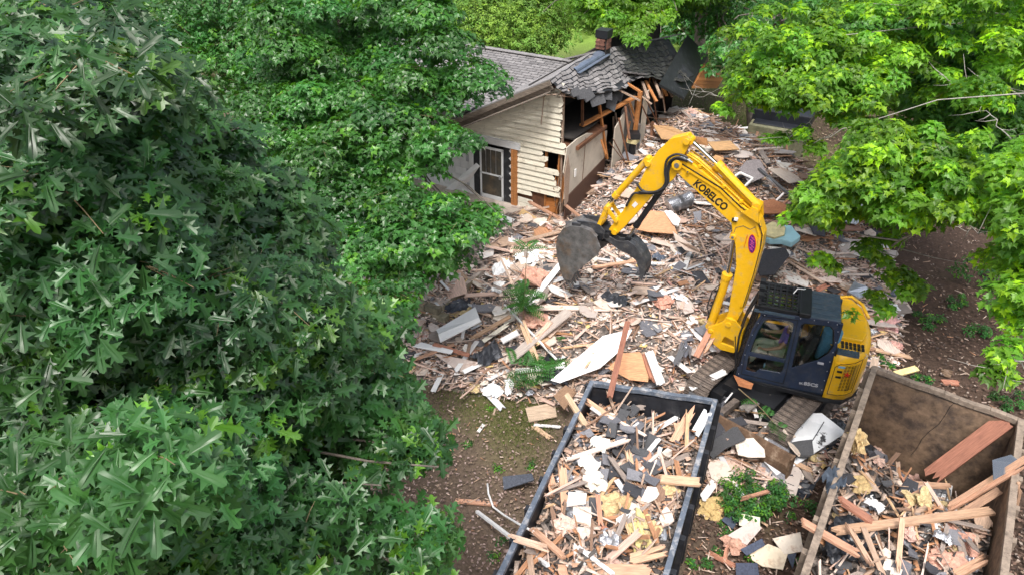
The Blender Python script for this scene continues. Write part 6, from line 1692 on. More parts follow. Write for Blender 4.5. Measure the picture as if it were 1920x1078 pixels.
CL = [
 ("white_wad", "white plastic wad in the grey dumpster's upper middle", "plastic", (1125, 832, 1.5), (.28, .34, .5), 'plastic', (.85, .83, .78), 51),
 ("ceramic_tank", "cream broken ceramic tank lying in the grey dumpster's middle", "tank", (1117, 900, 1.42), (.40, .32, .55), 'plastic', (.78, .72, .62), 52),
 ("white_wad", "white torn strip of plastic above the cream ceramic tank", "plastic", (1105, 868, 1.45), (.35, .30, .4), 'plastic', (.85, .83, .78), 53),
 ("white_wad", "white plastic wad near the grey dumpster's bottom plank", "plastic", (1097, 1045, 1.5), (.34, .4, .5), 'plastic', (.86, .86, .82), 54),
 ("white_wad", "bright white plastic wad lying on the soil below the fern clump", "plastic", (925, 733, .06), (.42, .40, .3), 'plastic', (.92, .92, .92), 55),
 ("white_strip", "bright white plastic strip joined to the wad below the fern clump", "plastic", (955, 722, .06), (.62, .18, .3), 'plastic', (.92, .92, .92), 56),
 ("insulation", "dusty pink insulation mound below the white tarp and sapling", "insulation", (1003, 520, .12), (.8, .55, .7), 'insul', (.95, .75, .65), 3),
 ("insulation", "pink insulation tuft beside the long white trim board", "insulation", (1005, 602, .12), (.5, .55, .8), 'insul', (1.1, .9, .8), 5),
 ("insulation", "bright pink insulation pile right of the yellow tail", "insulation", (1655, 606, .02), (.65, .5, .9), 'insul', (1.1, .9, 1.0), 8),
 ("insulation", "small pink insulation scrap on dark soil right of the tail", "insulation", (1680, 646, .02), (.3, .25, .3), 'insul', (1.15, .9, .9), 9),
 ("insulation", "yellow insulation rag lying right of the grey dumpster", "insulation", (1343, 948, .05), (.42, .6, .35), 'insul', (.9, .92, .48), 12),
 ("insulation", "yellow insulation rag hanging over the brown dumpster's left rail", "insulation", (1608, 826, 2.0), (.22, .3, 1.0), 'insul', (1.0, 1.05, .62), 14),
 ("insulation", "yellow insulation wad in the brown dumpster beside grey shingles", "insulation", (1612, 905, 1.5), (.35, .3, .4), 'insul', (.9, .95, .55), 15),
 ("insulation", "yellow foam wad in the grey dumpster's middle", "insulation", (1150, 945, 1.45), (.35, .5, .6), 'insul', (.95, 1.0, .62), 16),
 ("insulation", "yellow foam wad near the plank over the right rail", "insulation", (1252, 918, 1.5), (.3, .3, .4), 'insul', (.95, 1.0, .62), 17),
 ("insulation", "long pale yellow foam strip beside the silver foil in the dumpster", "insulation", (1200, 990, 1.5), (.3, .75, .5), 'insul', (1.1, 1.35, .7), 18),
 ("foil", "crumpled silver foil beside the pale yellow foam strip", "foil", (1225, 980, 1.5), (.35, .5, .4), 'metal', (1.1, 1.1, 1.1), 19),
 ("foil", "crumpled silver foil by the long pipe at the dozer blade", "foil", (1365, 815, .3), (.35, .35, .7), 'metal', (.8, .8, .85), 20),
 ("insulation", "dusty pink insulation pile at the brown dumpster's front", "insulation", (1800, 1010, 1.55), (.5, .4, .5), 'insul', (1.1, .85, .75), 21),
 ("insulation", "pink insulation wad at the bottom of the brown dumpster", "insulation", (1770, 1050, 1.6), (.5, .45, .45), 'insul', (1.0, .8, .7), 22),
 ("plastic", "white crumpled plastic in the brown dumpster's front load", "plastic", (1740, 985, 1.6), (.4, .35, .5), 'plastic', (.75, .75, .73), 23),
 ("plastic", "black crumpled plastic bag at the brown dumpster's front left", "plastic", (1590, 1020, 1.5), (.6, .6, .7), 'plastic', (.03, .035, .045), 24),
 ("plastic", "dark plastic rag draped over the brown dumpster's left rail", "plastic", (1560, 905, 2.15), (.35, .35, .9), 'plastic', (.07, .09, .12), 25),
 ("plastic", "black plastic sack in the low green bush between dumpsters", "plastic", (1480, 905, .05), (.7, .4, .5), 'plastic', (.02, .024, .035), 26),
 ("felt_roll", "dark grey rolled roofing felt on the block wall's corner", "felt", (860, 573, .12), (.75, .45, .7), 'felt', (2.2, 2.3, 2.6), 27),
 ("felt_roll", "folded charcoal roofing felt right of the orange plank", "felt", (915, 665, .10), (.7, .55, .8), 'felt', (1.9, 1.9, 2.0), 28),
 ("felt_roll", "curled black roofing felt at the pointed end of the big white board", "felt", (1042, 700, .05), (.75, .7, .9), 'felt', (1.2, 1.2, 1.3), 29),
 ("felt_roll", "slumped charcoal felt heap near the rubble middle", "felt", (1155, 560, .05), (.7, .5, .6), 'felt', (1.8, 1.8, 1.9), 30),
 ("white_tarp", "white crumpled plastic tarp lying above the sapling", "tarp", (945, 500, .05), (.5, .9, .35), 'plastic', (.85, .85, .85), 31),
 ("white_tarp", "second white plastic tarp heap right behind the sapling top", "tarp", (1000, 480, .06), (1.1, .6, .3), 'plastic', (.88, .88, .88), 32),
 ("white_tarp", "small white plastic tuft on the rubble near the storm door", "tarp", (962, 456, .06), (.3, .35, .7), 'plastic', (.88, .88, .88), 33),
 ("insulation", "pale pink insulation beside the big white board", "insulation", (1110, 652, .4), (.3, .2, .15), 'insul', (1.2, 1.0, .9), 34),
 ("insulation", "pinkish insulation ball on the rubble right of the thumb", "insulation", (1242, 565, .05), (.5, .4, .5), 'insul', (1.0, .75, .65), 35),
 ("foil", "white-silver foil wad beside the steel channel", "foil", (1283, 660, .3), (.3, .3, .9), 'metal', (1.1, 1.1, 1.15), 36),
 ("insulation", "small tan rag of insulation between the dumpsters", "insulation", (1378, 1020, .1), (.35, .35, .3), 'insul', (.9, .75, .65), 37),
 ("white_bottle", "small white plastic bottle beside the brown dumpster's back left corner", "bottle", (1597, 785, .6), (.12, .12, .4), 'plastic', (.8, .8, .8), 38),
]
for (nm, lb, ct, P_, s, mm, tn, sd) in CL:
    p = at(*P_) if P_[2] >= 1.0 or P_[0] > 1330 and P_[1] > 780 else on(*P_)
    clumpitem(nm, lb, ct, p, s, M[mm], tn, sd, rz=sd * .7)
# silver flexible duct
m = MB(); a_ = on(1254, 388, .28); b_ = on(1295, 372, .30); pts_ = []; rs = []
for k in range(45):
    t = k / 44; pts_.append(a_.lerp(b_, t) + Vector((0, 0, .02 * math.sin(t * 9)))); rs.append(.19 + (.024 if k % 2 else -.016) + .012 * math.sin(t * 23))
m.tube(pts_, rs, 16); tag(m.build("duct", M['metal']), "ribbed silver flexible duct lying behind the boom", "duct")
# light-blue foam block with a yellow face
c0 = on(1462, 440, .30)
t = thing("foam_block", "light-blue wrapped foam block with a pale yellow face behind the boom", "foam block", c0, R(-25))
m = MB().prism([(-.46, -.22), (-.2, -.38), (.10, -.28), (.36, -.32), (.52, .0), (.38, .20), (.26, .38), (-.05, .30), (-.26, .36), (-.50, .12)], .2, Matrix.Rotation(R(14), 4, 'X')); m.v = [(x * (1 - .12 * (z > .1)), y * (1 - .12 * (z > .1)), z) for x, y, z in m.v]
m.build("wrapping", M['cyan'], t, bevel=.04)
MB().prism([(-.46, -.30), (-.1, -.36), (.12, -.16), (.10, .14), (-.26, .26), (-.44, .0)], .06, Matrix.Translation((0, -.03, .14)) @ Matrix.Rotation(R(14), 4, 'X')).build("foam_face", M['paleyellow'], t, bevel=.01)
# red canister
p = on(1351, 316, .12); tag(MB().tube([p, p + Vector((.16, .03, .05))], .06, 12).build("canister", M['red']), "small red canister on the heap behind the arm cylinder", "canister")
# white window frame leaning in the heap
A0, A1, A2, A3 = on(1372, 335, .45), on(1388, 324, .6), on(1412, 335, .5), on(1396, 350, .35)
m = MB()
for p_, q_ in ((A0, A1), (A1, A2), (A2, A3)): m.bar(p_, q_, .05, .04)
tag(m.build("window_frame", WH), "broken white window frame sticking out of the heap right of the boom", "window frame")
# white bent cord and gutter by the dumpster, gutter and white panel by the door
pts_ = [at(914, 906, .1), at(916, 925, .1), at(925, 950, .12), at(945, 965, .3), at(970, 980, 1.0), at(1000, 996, 1.6)]
tag(MB().tube(pts_, .018, 8).build("cord", WH, smooth=True), "bent white cord running from the leaf litter over the grey dumpster's left rail", "cord")
gA = on(872, 395, .3); 
def gutter(nm, lb, a, b, w):
    o = plankitem(nm, lb, "gutter", a, b, w, .05, M['metal'], (1.2, 1.2, 1.2)); return o
gutter("gutter", "upper white aluminium gutter slanting below the storm door", at(857, 342, 1.7), at(905, 372, 1.3), .07)
gutter("gutter", "long aluminium gutter reaching the slab below the maple", at(880, 405, .7), at(936, 441, .56), .09)
sheetitem("white_board", "bent white metal panel standing on the slab left of the door post", "panel", [at(905, 427, .62), at(925, 395, 1.0), at(966, 412, .95), at(938, 442, .62)], M['white_siding'], .015)
sheetitem("white_board", "torn white metal panel hanging left of the storm door", "panel", [at(835, 355, 1.0), at(893, 306, 1.9), at(900, 312, 1.9), at(880, 340, 1.3), at(850, 357, 1.0)], M['white_siding'], .015)
for (lb, a, b, w) in (("long tan board leaning from the gable corner onto the slab", (985, 375, 1.15), (1068, 420, .55), .14), ("orange-brown stud leaning right of the gable corner", (1058, 383, 1.2), (1102, 418, .7), .12), ("broken tan board under the gable near the slab", (968, 425, .62), (1010, 440, .6), .16), ("tan splintered board pointing from the door post to the rubble", (975, 418, .8), (1003, 446, .6), .14)):
    plankitem("board", lb, "board", at(*a), at(*b), w, .04, M['wood'], (1.1, .85, .6))
sheetitem("siding_board", "pale siding board lying under the gable corner", "siding", [at(1000, 400, .62), at(1060, 418, .62), at(1062, 432, .6), at(1010, 418, .6)], M['siding'], .02)
sheetitem("plywood_sheet", "yellow-tan sheathing piece at the foot of the door post", "plywood", [at(970, 404, .75), at(980, 392, .9), at(1018, 416, .65), at(1015, 422, .6)], W_, .02, (1.3, 1.2, .75))
# the two tips of tan planks at far right bottom etc, wires
for k, (lb, P_) in enumerate((("thin black wire looping over the white panel under the blade", [(1440, 795, .5), (1470, 822, .4), (1510, 840, .3), (1560, 832, .4), (1592, 810, .7)]), ("thin dark wire hanging from the white panel towards the bush", [(1545, 790, .6), (1520, 830, .4), (1512, 870, .2), (1508, 900, .1)]), ("thin black wire draped inside the grey dumpster's back wall", [(1165, 722, 1.5), (1175, 745, 1.2), (1172, 775, .9)]), ("second thin black wire draped inside the grey dumpster's back wall", [(1280, 742, 1.5), (1277, 765, 1.2), (1270, 790, 1.0)]))):
    pp = []
    Q = [at(*q) for q in P_]
    for i in range(len(Q) - 1):
        for t in range(4): pp.append(Q[i].lerp(Q[i + 1], t / 4) + Vector((0, 0, -.02 * math.sin(t / 4 * math.pi))))
    tag(MB().tube(pp + [Q[-1]], .009, 5).build("wire", M['rubber']), lb, "wire")
# concrete box under a dark tarp beyond the heap
cb = at(1455, 262, .4); t = thing("concrete_box", "old weathered concrete box under a dark tarp beyond the heap", "concrete box", (cb.x, cb.y, 0), R(-28))
MB().bbox(-1.0, 1.0, -.45, .45, 0, .95, tint=(.8, .9, .8)).build("box_body", M['block'], t, bevel=.03)
m = MB().bbox(-1.05, 1.05, .2, 1.5, .9, 1.35); m.bbox(-.9, 1.0, -.25, .5, .93, 1.0); m.build("tarp", mat("black_tarp", (.012, .014, .02), .5, nscale=4, namt=.4, bump=.6, bscale=4), t, bevel=.06)

# tell alike pieces apart by their place
ORD = ["leftmost", "second from the left", "third from the left", "fourth from the left", "fifth from the left", "sixth from the left", "seventh from the left"]
for l, os_ in USED.items():
    os_.sort(key=lambda o: proj(o.location)[0])
    n = len(os_)
    for i, o in enumerate(os_):
        if n > 1:
            w = l.split()
            pos = ("left" if i == 0 else "right") if n == 2 else ("leftmost" if i == 0 else "rightmost" if i == n - 1 else "middle" if n == 3 else ORD[min(i, 6)])
            t2 = f"{pos} of {['','','two','three','four','five','six','seven','eight','nine'][n] if n < 10 else 'several'}: {l}"
            if len(t2.split()) > 16: t2 = t2.replace(' flat ', ' ').replace('crumpled ', '').replace(' from the left', '').replace(' tilted ', ' ').replace(' upended ', ' ').replace(' mid-sized', ' medium').replace('right maple ', 'maple ').replace(' brown-', ' ').replace(' back rail', ' rail').replace('siding strip', 'strip').replace('drywall chunk', 'drywall').replace('shingle scrap', 'shingle').replace('metal scrap', 'scrap')
            o["label"] = t2
        o["group"] = {"grey": "loose pieces in the grey dumpster", "brown": "loose pieces in the brown dumpster"}.get("grey" if l.endswith("in the grey dumpster") else "brown" if l.endswith("in the brown dumpster") else "", o.name.split('.')[0].replace('_', ' ') + "s scattered over the rubble")

# ------------------------------------------------------------------ leaf litter, grass
def quads(name, label, cat, pts, size, tints, mm, up=0.35, kind='stuff'):
    n = len(pts); rng = np.random.default_rng(len(name))
    az = rng.uniform(0, 2 * np.pi, n); a = rng.uniform(.6, 1.3, n)[:, None] * size
    X = np.stack([np.cos(az), np.sin(az), rng.uniform(-up, up, n)], 1) * a
    Y = np.stack([-np.sin(az), np.cos(az), rng.uniform(-up, up, n)], 1) * a * rng.uniform(.35, .8, n)[:, None]
    P_ = pts
    V = np.stack([P_ - X, P_ - Y, P_ + X, P_ + Y], 1).reshape(-1, 3)
    V[1::4, 2] += size * .25; V[3::4, 2] += size * .2
    Fc = np.arange(4 * n).reshape(-1, 4)
    me_ = npmesh(name, V, Fc, np.repeat(tints, 4, 0)); me_.materials.append(mm)
    o = obj_of(name, me_); tag(o, label, cat, kind=kind); return o
def litter_pts(n, box, dens):
    out = []
    while len(out) < n:
        px = random.uniform(box[0], box[2]); py = random.uniform(box[1], box[3]); p = at(px, py, .03)
        if softat(p.x, p.y) > .5 or random.random() > dens(px, py): continue
        out.append((p.x, p.y, .045 + .07 * float(vnoise(np.array(p.x), np.array(p.y), .35, 11)) + random.uniform(0, .012)))
    return np.array(out)
p1 = litter_pts(14000, (60, 560, 1100, 1250), lambda x, y: 1.0 if y > 850 else .5)
t1 = np.array([(.27, .185, .155), (.19, .125, .10), (.38, .28, .25), (.12, .08, .06), (.30, .215, .15), (.15, .105, .075)])[RNG.integers(0, 6, len(p1))] * RNG.uniform(.7, 1.15, (len(p1), 1))
quads("leaf_litter", "reddish dry leaf litter covering the soil left of the grey dumpster", "leaf litter", p1, .030, t1, M['litter'])
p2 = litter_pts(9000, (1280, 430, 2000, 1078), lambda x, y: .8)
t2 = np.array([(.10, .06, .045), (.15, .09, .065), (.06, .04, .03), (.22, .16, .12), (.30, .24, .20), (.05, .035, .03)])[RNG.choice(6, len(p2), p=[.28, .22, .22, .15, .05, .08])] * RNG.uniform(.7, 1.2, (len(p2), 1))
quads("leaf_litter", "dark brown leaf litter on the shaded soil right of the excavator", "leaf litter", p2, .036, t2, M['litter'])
p3 = litter_pts(5000, (1230, 180, 1900, 430), lambda x, y: .8)
t3 = np.array([(.12, .085, .05), (.20, .15, .09), (.09, .085, .035), (.26, .2, .14)])[RNG.integers(0, 4, len(p3))] * RNG.uniform(.6, 1.2, (len(p3), 1))
quads("leaf_litter", "mossy litter on the yard beyond the heap", "leaf litter", p3, .05, t3, M['litter'])
def grass(name, label, n, blobs, h, col_):
    P_ = []
    for k in range(n):
        bx, by, rx, ry = random.choice(blobs)
        px = random.gauss(bx, rx); py = random.gauss(by, ry); p = at(px, py, .02)
        if softat(p.x, p.y) > .5: continue
        P_.append((p.x, p.y, 0.02 + .07 * float(vnoise(np.array(p.x), np.array(p.y), .35, 11))))
    P_ = np.array(P_); m_ = len(P_); az = RNG.uniform(0, 6.28, m_); hh = RNG.uniform(.4, 1.2, m_) * h; w = .004 + hh * .05
    d = np.stack([np.cos(az), np.sin(az), np.zeros(m_)], 1); ln = RNG.uniform(-1, 1, (m_, 2)) * hh[:, None] * .8
    top = P_ + np.concatenate([ln, hh[:, None]], 1)
    V = np.stack([P_ - d * w[:, None], P_ + d * w[:, None], top], 1).reshape(-1, 3)
    me_ = npmesh(name, V, np.arange(3 * m_).reshape(-1, 3), np.repeat(np.array(col_)[None] * RNG.uniform(.6, 1.4, (m_, 1)), 3, 0)); me_.materials.append(M['grass'])
    tag(obj_of(name, me_), label, "grass", kind='stuff')
grass("grass", "thin short grass on the soil near the grey dumpster's back", 9000, [(985, 800, 34, 34), (940, 770, 60, 40), (860, 740, 60, 30), (1030, 730, 30, 20)], .055, (1.0, .95, .8))
grass("grass", "mossy short grass of the yard beyond the heap", 9000, [(1330, 225, 60, 25), (1420, 240, 50, 20), (1640, 250, 120, 50)], .09, (.8, .9, .7))
# ------------------------------------------------------------------ foliage
def half_leaf(outline, nm=3):
    """outline of the upper half from base to tip; returns proto verts (x along, y across) and triangles for both halves"""
    V = []; T = []
    for sgn in (1, -1):
        pts = [(0, 0)] + [(x, y * sgn) for x, y in outline] + [(1, 0)] + [(k / nm, 0) for k in range(nm - 1, 0, -1)]
        tr = tessellate_polygon([[Vector((x, y, 0)) for x, y in pts]])
        o = len(V); V += pts
        for t in tr:
            a, b, c = [V[o + i] for i in t]
            ar = (b[0] - a[0]) * (c[1] - a[1]) - (b[1] - a[1]) * (c[0] - a[0])
            t = tuple(o + i for i in t)
            T.append(t if ar > 0 else t[::-1])
    return np.array(V), np.array(T)
OAK = [(.09, .035), (.18, .08), (.23, .25), (.31, .10), (.38, .11), (.53, .43), (.57, .22), (.60, .12), (.69, .13), (.88, .33), (.82, .13), (.93, .11)]
OAKS = [(.22, .24), (.34, .10), (.53, .42), (.62, .12), (.88, .32), (.84, .10)]
MAP = [(.04, .04), (-.02, .27), (.14, .20), (.30, .52), (.42, .24), (.54, .30), (.62, .13)]
SIM = [(.25, .30), (.62, .22)]
def bend(V, droop, fold, tw=0.0):
    x, y = V[:, 0], V[:, 1]
    return np.stack([x, y * (1 - .15 * fold), -droop * x * x + fold * np.abs(y) + tw * y * x], 1)
def protos(outline, variants, nm=3):
    V, T = half_leaf(outline, nm)
    return [(bend(V, *v), T) for v in variants]
P_OAK = protos(OAK, [(.22, .18, .1), (.40, .10, -.2), (.12, .28, .2), (.32, .20, .0)])
P_OAKS = protos(OAKS, [(.22, .18, .1), (.40, .10, -.2), (.12, .28, .2)], 1)
P_MAP = protos(MAP, [(.30, .15, .1), (.15, .30, -.1), (.45, .10, .2)])
P_SIM = protos(SIM, [(.30, .2, .1), (.15, .35, -.2)], 1)
def norm(a): return a / np.maximum(np.linalg.norm(a, axis=1, keepdims=True), 1e-9)
def basis(X, Nn):
    X = norm(X); Z = norm(Nn - (Nn * X).sum(1, keepdims=True) * X); Y = np.cross(Z, X)
    return X, Y, Z
def leaves_mesh(name, P, X, Nn, S_, tint, PR):
    X, Y, Z = basis(X, Nn); n = len(P); which = RNG.integers(0, len(PR), n)
    Vs = []; Fs = []; Cs = []; off = 0
    for k, (V, T) in enumerate(PR):
        idx = np.where(which == k)[0]
        if not len(idx): continue
        v = V * 1.0
        W = (v[None, :, 0, None] * X[idx][:, None] + v[None, :, 1, None] * Y[idx][:, None] + v[None, :, 2, None] * Z[idx][:, None]) * S_[idx][:, None, None] + P[idx][:, None]
        Vs.append(W.reshape(-1, 3)); m = len(v)
        Fs.append((T[None] + (off + np.arange(len(idx)) * m)[:, None, None]).reshape(-1, 3)); off += m * len(idx)
        Cs.append(np.repeat(tint[idx], m, 0))
    return npmesh(name, np.concatenate(Vs), np.concatenate(Fs), np.concatenate(Cs))
def dfun(ctrl):
    C_ = np.array(ctrl, float)
    def f(px, py):
        w = 1 / (((C_[:, 0] - px) ** 2 + (C_[:, 1] - py) ** 2) + 900) ** 1.3
        return float((w * C_[:, 2]).sum() / w.sum())
    return f
def inpoly(x, y, poly):
    r = False
    for i in range(len(poly)):
        x1, y1 = poly[i]; x2, y2 = poly[(i + 1) % len(poly)]
        if (y1 > y) != (y2 > y) and x < (x2 - x1) * (y - y1) / (y2 - y1) + x1: r = not r
    return r
def sprays_in(poly, D, n, r, back=0.0, jit=.3, inset=0, mind=.75, vs=1.0):
    xs = [p[0] for p in poly]; ys = [p[1] for p in poly]; out = []; tries = 0
    while len(out) < n and tries < n * 80:
        tries += 1
        x = random.uniform(min(xs), max(xs)); y = random.uniform(min(ys), max(ys))
        if not inpoly(x, y, poly): continue
        d = D(x, y) + back + random.uniform(-jit, jit)
        rp = r / d * FPX * inset
        if inset > 0 and not all(inpoly(x + dx * rp, y + dy * rp, poly) for dx, dy in ((1, 0), (-1, 0), (0, 1), (0, -1))): continue
        p = atd(x, y, d)
        if mind and any(math.sqrt((p.x - q[0].x) ** 2 + (p.y - q[0].y) ** 2 + ((p.z - q[0].z) * vs) ** 2) < r * mind for q in out): continue
        out.append((p, r * random.uniform(.75, 1.25)))
    return out
def foliage_points(sprays, ncl, nlf, flat, leaf, droop, yscale=1.0, updir=.5, young=.12, spread=1.0, out=None, light_tint=None):
    """returns leaf arrays + twig segments. Each spray is a bough of clusters of leaves."""
    P, X, Nn, S_, Tn, tw = [], [], [], [], [], []
    rm = sorted(r for _, r in sprays)[len(sprays) // 2]
    for c, r in sprays:
        ni = max(2, int(ncl * min(1.6, (r / rm) ** 1.7)))
        btint = random.uniform(.62, 1.3); yel = random.random()
        if light_tint: btint *= light_tint(*proj(c)[:2])  # sunlit and shaded patches painted into the leaf tint
        outw = Vector((random.gauss(0, 1), random.gauss(0, 1), 0)).normalized()
        for k in range(ni):
            while True:
                u = Vector((random.uniform(-1, 1), random.uniform(-1, 1), random.uniform(-1, 1)))
                if u.length < 1: break
            l = u.length; u = u / max(l, 1e-6); l = l ** .6
            q = Vector((u.x * r * l, u.y * r * l, (u.z * r * l) * flat - droop * r * (l * math.hypot(u.x, u.y)) ** 2))
            pc = c + q
            ov = ((c - Vector(out)).normalized() * .75 + Vector((0, -.35, .1))) if out else Vector((0, 0, 0))
            axis_ = (Vector((u.x * (1 - flat * .3), u.y * (1 - flat * .3), u.z * flat)) * (.5 if out else .7) + ov + Vector((0, 0, updir))).normalized()
            if random.random() < .5: tw.append((c + q * .25, pc))
            ct = btint * random.uniform(.85, 1.15); isy = random.random() < young
            a0 = random.uniform(0, 6.28)
            ortho = axis_.orthogonal().normalized(); o2 = axis_.cross(ortho)
            ls = leaf * random.uniform(.75, 1.15)
            for j in range(nlf):
                t = a0 + 2 * math.pi * j / nlf + random.uniform(-.35, .35)
                el = R(random.uniform(-20, 40))
                rad = ortho * math.cos(t) + o2 * math.sin(t)
                d = (rad * math.cos(el) + axis_ * math.sin(el)); d.z -= random.uniform(.1, .55) * spread; d.normalize()
                s = ls * random.uniform(.7, 1.15)
                pp = pc + d * s * .30 - axis_ * random.uniform(0, .6) * ls
                nn = axis_ * 1.0 - d * .2 + Vector((random.gauss(0, .28), random.gauss(0, .28), .35))
                P.append(pp); X.append(d); Nn.append(nn); S_.append(s)
                b = ct * random.uniform(.82, 1.18)
                if isy: Tn.append((b * 2.3, b * 1.75, b * .7))
                else: Tn.append((b * (1 + .25 * (yel - .5)), b, b * (1 - .3 * (yel - .5))))
    A = lambda a: np.array([tuple(v) for v in a])
    return A(P), A(X), A(Nn), np.array(S_), np.array(Tn), tw
def curve_pts(a, b, n=7, sag=.15, wob=.06):
    L_ = (b - a).length; side = Vector((random.gauss(0, 1), random.gauss(0, 1), 0)) * wob * L_
    return [a.lerp(b, t / n) + Vector((0, 0, math.sin(math.pi * t / n) * sag * L_)) + side * math.sin(math.pi * t / n * 1.6) for t in range(n + 1)]
def tree(name, label, base, top, trunk_r, sprays, ncl, nlf, flat, leaf, droop, PR, lm, nparts=0, young=.12, nlimb=14, bark='bark', limb=.32, out=None, light_tint=None, updir=.5, cat="tree", twn=600, spread=1.0, trunkpts=None):
    t = thing(name, label, cat, base)
    B = Vector(base)
    tp = trunkpts or curve_pts(Vector((0, 0, -.1)), Vector(top) - B, 9, .0, .04)
    rs = [trunk_r * (1.25 if i == 0 else 1 - .8 * i / (len(tp) - 1)) for i in range(len(tp))]
    MB().tube(tp, rs, 12).build("trunk", M[bark], t, smooth=True)
    pool = sprays[int(len(sprays) * .5):] if limb < .3 else sprays
    sel = random.sample(pool, min(nlimb, len(pool)))
    for c, r in sel:
        zc = (c - B).z
        cand = [i for i in range(len(tp)) if tp[i].z < zc + .5] or [0]
        i = max(cand[-1] - 1, min(2, len(tp) - 1)) if cand else 0
        p0 = tp[min(i, len(tp) - 1)]
        cp = curve_pts(p0, c - B, 7, .06, .08)
        r0 = trunk_r * limb * min(1, .35 + (c - B - p0).length / 8)
        MB().tube(cp, [r0 * (1 - .8 * k / 7) for k in range(8)], 6).build("branch", M[bark], t, smooth=True)
    P, X, Nn, S_, Tn, tw = foliage_points(sprays, ncl, nlf, flat, leaf, droop, updir=updir, young=young, spread=spread, out=out, light_tint=light_tint)
    random.shuffle(tw); m = MB()
    for a, b in tw[:twn]: m.tube([a - B, (a + b) / 2 - B + Vector((0, 0, .01)), b - B], [leaf * .026, leaf * .02, leaf * .012], 4, cap=False)
    o = m.build("twigs", M['twig'], t, fix=False); o["kind"] = "stuff"
    keep = np.ones(len(P), bool)
    if nparts:
        z = P[:, 2] - CAMH; f = P[:, 1] * CP - z * SP; u = P[:, 1] * SP + z * CP
        px = 960 + FPX * P[:, 0] / f; py = 539 - FPX * u / f
        vis = (px > 5) & (px < 1915) & (py > 5) & (py < 1070)
        # front-most per screen cell, so that the chosen ones can be seen
        cell = (px // 22).astype(int) * 1000 + (py // 22).astype(int)
        order = np.argsort(f + 100 * (~vis)); seen = set(); pick = []
        for i in order:
            if not vis[i]: break
            if cell[i] in seen: continue
            seen.add(cell[i]); pick.append(i)
        pick = sorted(pick, key=lambda i: -S_[i] / f[i])[:nparts]
        XX, YY, ZZ = basis(X, Nn); bank = {}
        for i in pick:
            key = (int(RNG.integers(0, len(PR))), int(np.clip(Tn[i][1] * 4, 1, 12)), bool(Tn[i][0] > 1.5 * Tn[i][2]))
            if key not in bank:
                V, T_ = PR[key[0]]; g_ = key[1] / 4
                bank[key] = npmesh("leaf", V, T_, np.tile((g_ * 1.25, g_, g_ * .4) if key[2] else (g_, g_, g_), (len(V), 1))); bank[key].materials.append(lm)
            o = obj_of("leaf", bank[key], t)
            Mx = Matrix(((XX[i][0], YY[i][0], ZZ[i][0]), (XX[i][1], YY[i][1], ZZ[i][1]), (XX[i][2], YY[i][2], ZZ[i][2])))
            o.location = Vector(P[i]) - B; o.rotation_euler = Mx.to_euler(); o.scale = (S_[i],) * 3
            keep[i] = False
    fd = P[:, 1] * CP - (P[:, 2] - CAMH) * SP
    for sel_, pr_ in (((keep & (fd < 5.2), PR), (keep & (fd >= 5.2), P_OAKS)) if PR is P_OAK else ((keep, PR),)):
        me_ = leaves_mesh("foliage", P[sel_] - np.array(B), X[sel_], Nn[sel_], S_[sel_], Tn[sel_], pr_); me_.materials.append(lm)
        o = obj_of("foliage", me_, t); o["kind"] = "stuff"
    return t

# ---- foreground oak
oakpoly = [(-80, -90), (225, -90), (275, 40), (330, 150), (410, 195), (455, 290), (550, 335), (590, 400), (610, 470), (660, 560), (735, 590), (725, 640), (765, 715), (825, 815), (760, 860), (690, 835), (640, 860), (590, 930), (690, 965), (800, 965), (850, 1010), (850, 1150), (-80, 1150)]
oD = dfun([(0, 0, 4.3), (0, 300, 3.5), (0, 560, 4.3), (60, 680, 5.6), (0, 900, 3.6), (150, 100, 4.1), (280, 60, 5.4), (200, 450, 4.3), (330, 330, 5.2), (450, 400, 6.2), (600, 450, 6.6), (520, 620, 5.2), (450, 600, 4.6), (650, 560, 6.2), (740, 620, 6.0), (760, 740, 5.4), (820, 820, 5.0), (550, 750, 6.3), (560, 870, 7.0), (280, 880, 3.3), (280, 760, 4.3), (120, 950, 4.0), (420, 960, 4.6), (600, 1020, 4.9), (800, 1000, 4.9), (300, 660, 5.2), (430, 840, 6.2)])
sp = sprays_in(oakpoly, oD, 190, .46, 0, .8, .7, .78, 1.7) + sprays_in(oakpoly, oD, 70, .20, -.15, .7, .5, 1.0) + sprays_in(oakpoly, oD, 110, .5, 1.4, .5, .9, .8) + sprays_in(oakpoly, oD, 70, .7, 2.6, .6, 1.1, .5)
edge = [(225, -40), (275, 40), (330, 150), (410, 195), (455, 290), (550, 335), (590, 400), (610, 470), (660, 560), (735, 590), (725, 640), (765, 715), (825, 815), (760, 860), (690, 835), (640, 860), (590, 930), (690, 965), (800, 965), (850, 1010)]
for i in range(len(edge) - 1):
    for k in range(4):
        t = random.random(); x = edge[i][0] * (1 - t) + edge[i + 1][0] * t; y = edge[i][1] * (1 - t) + edge[i + 1][1] * t
        ex_, ey_ = edge[i + 1][0] - edge[i][0], edge[i + 1][1] - edge[i][1]; l_ = math.hypot(ex_, ey_); o_ = random.uniform(-35, 2) if k else random.uniform(-5, 14)
        x += ey_ / l_ * o_; y -= ex_ / l_ * o_
        sp.append((atd(x, y, oD(x, y) + random.uniform(-.3, .3)), .15 if k else .10))
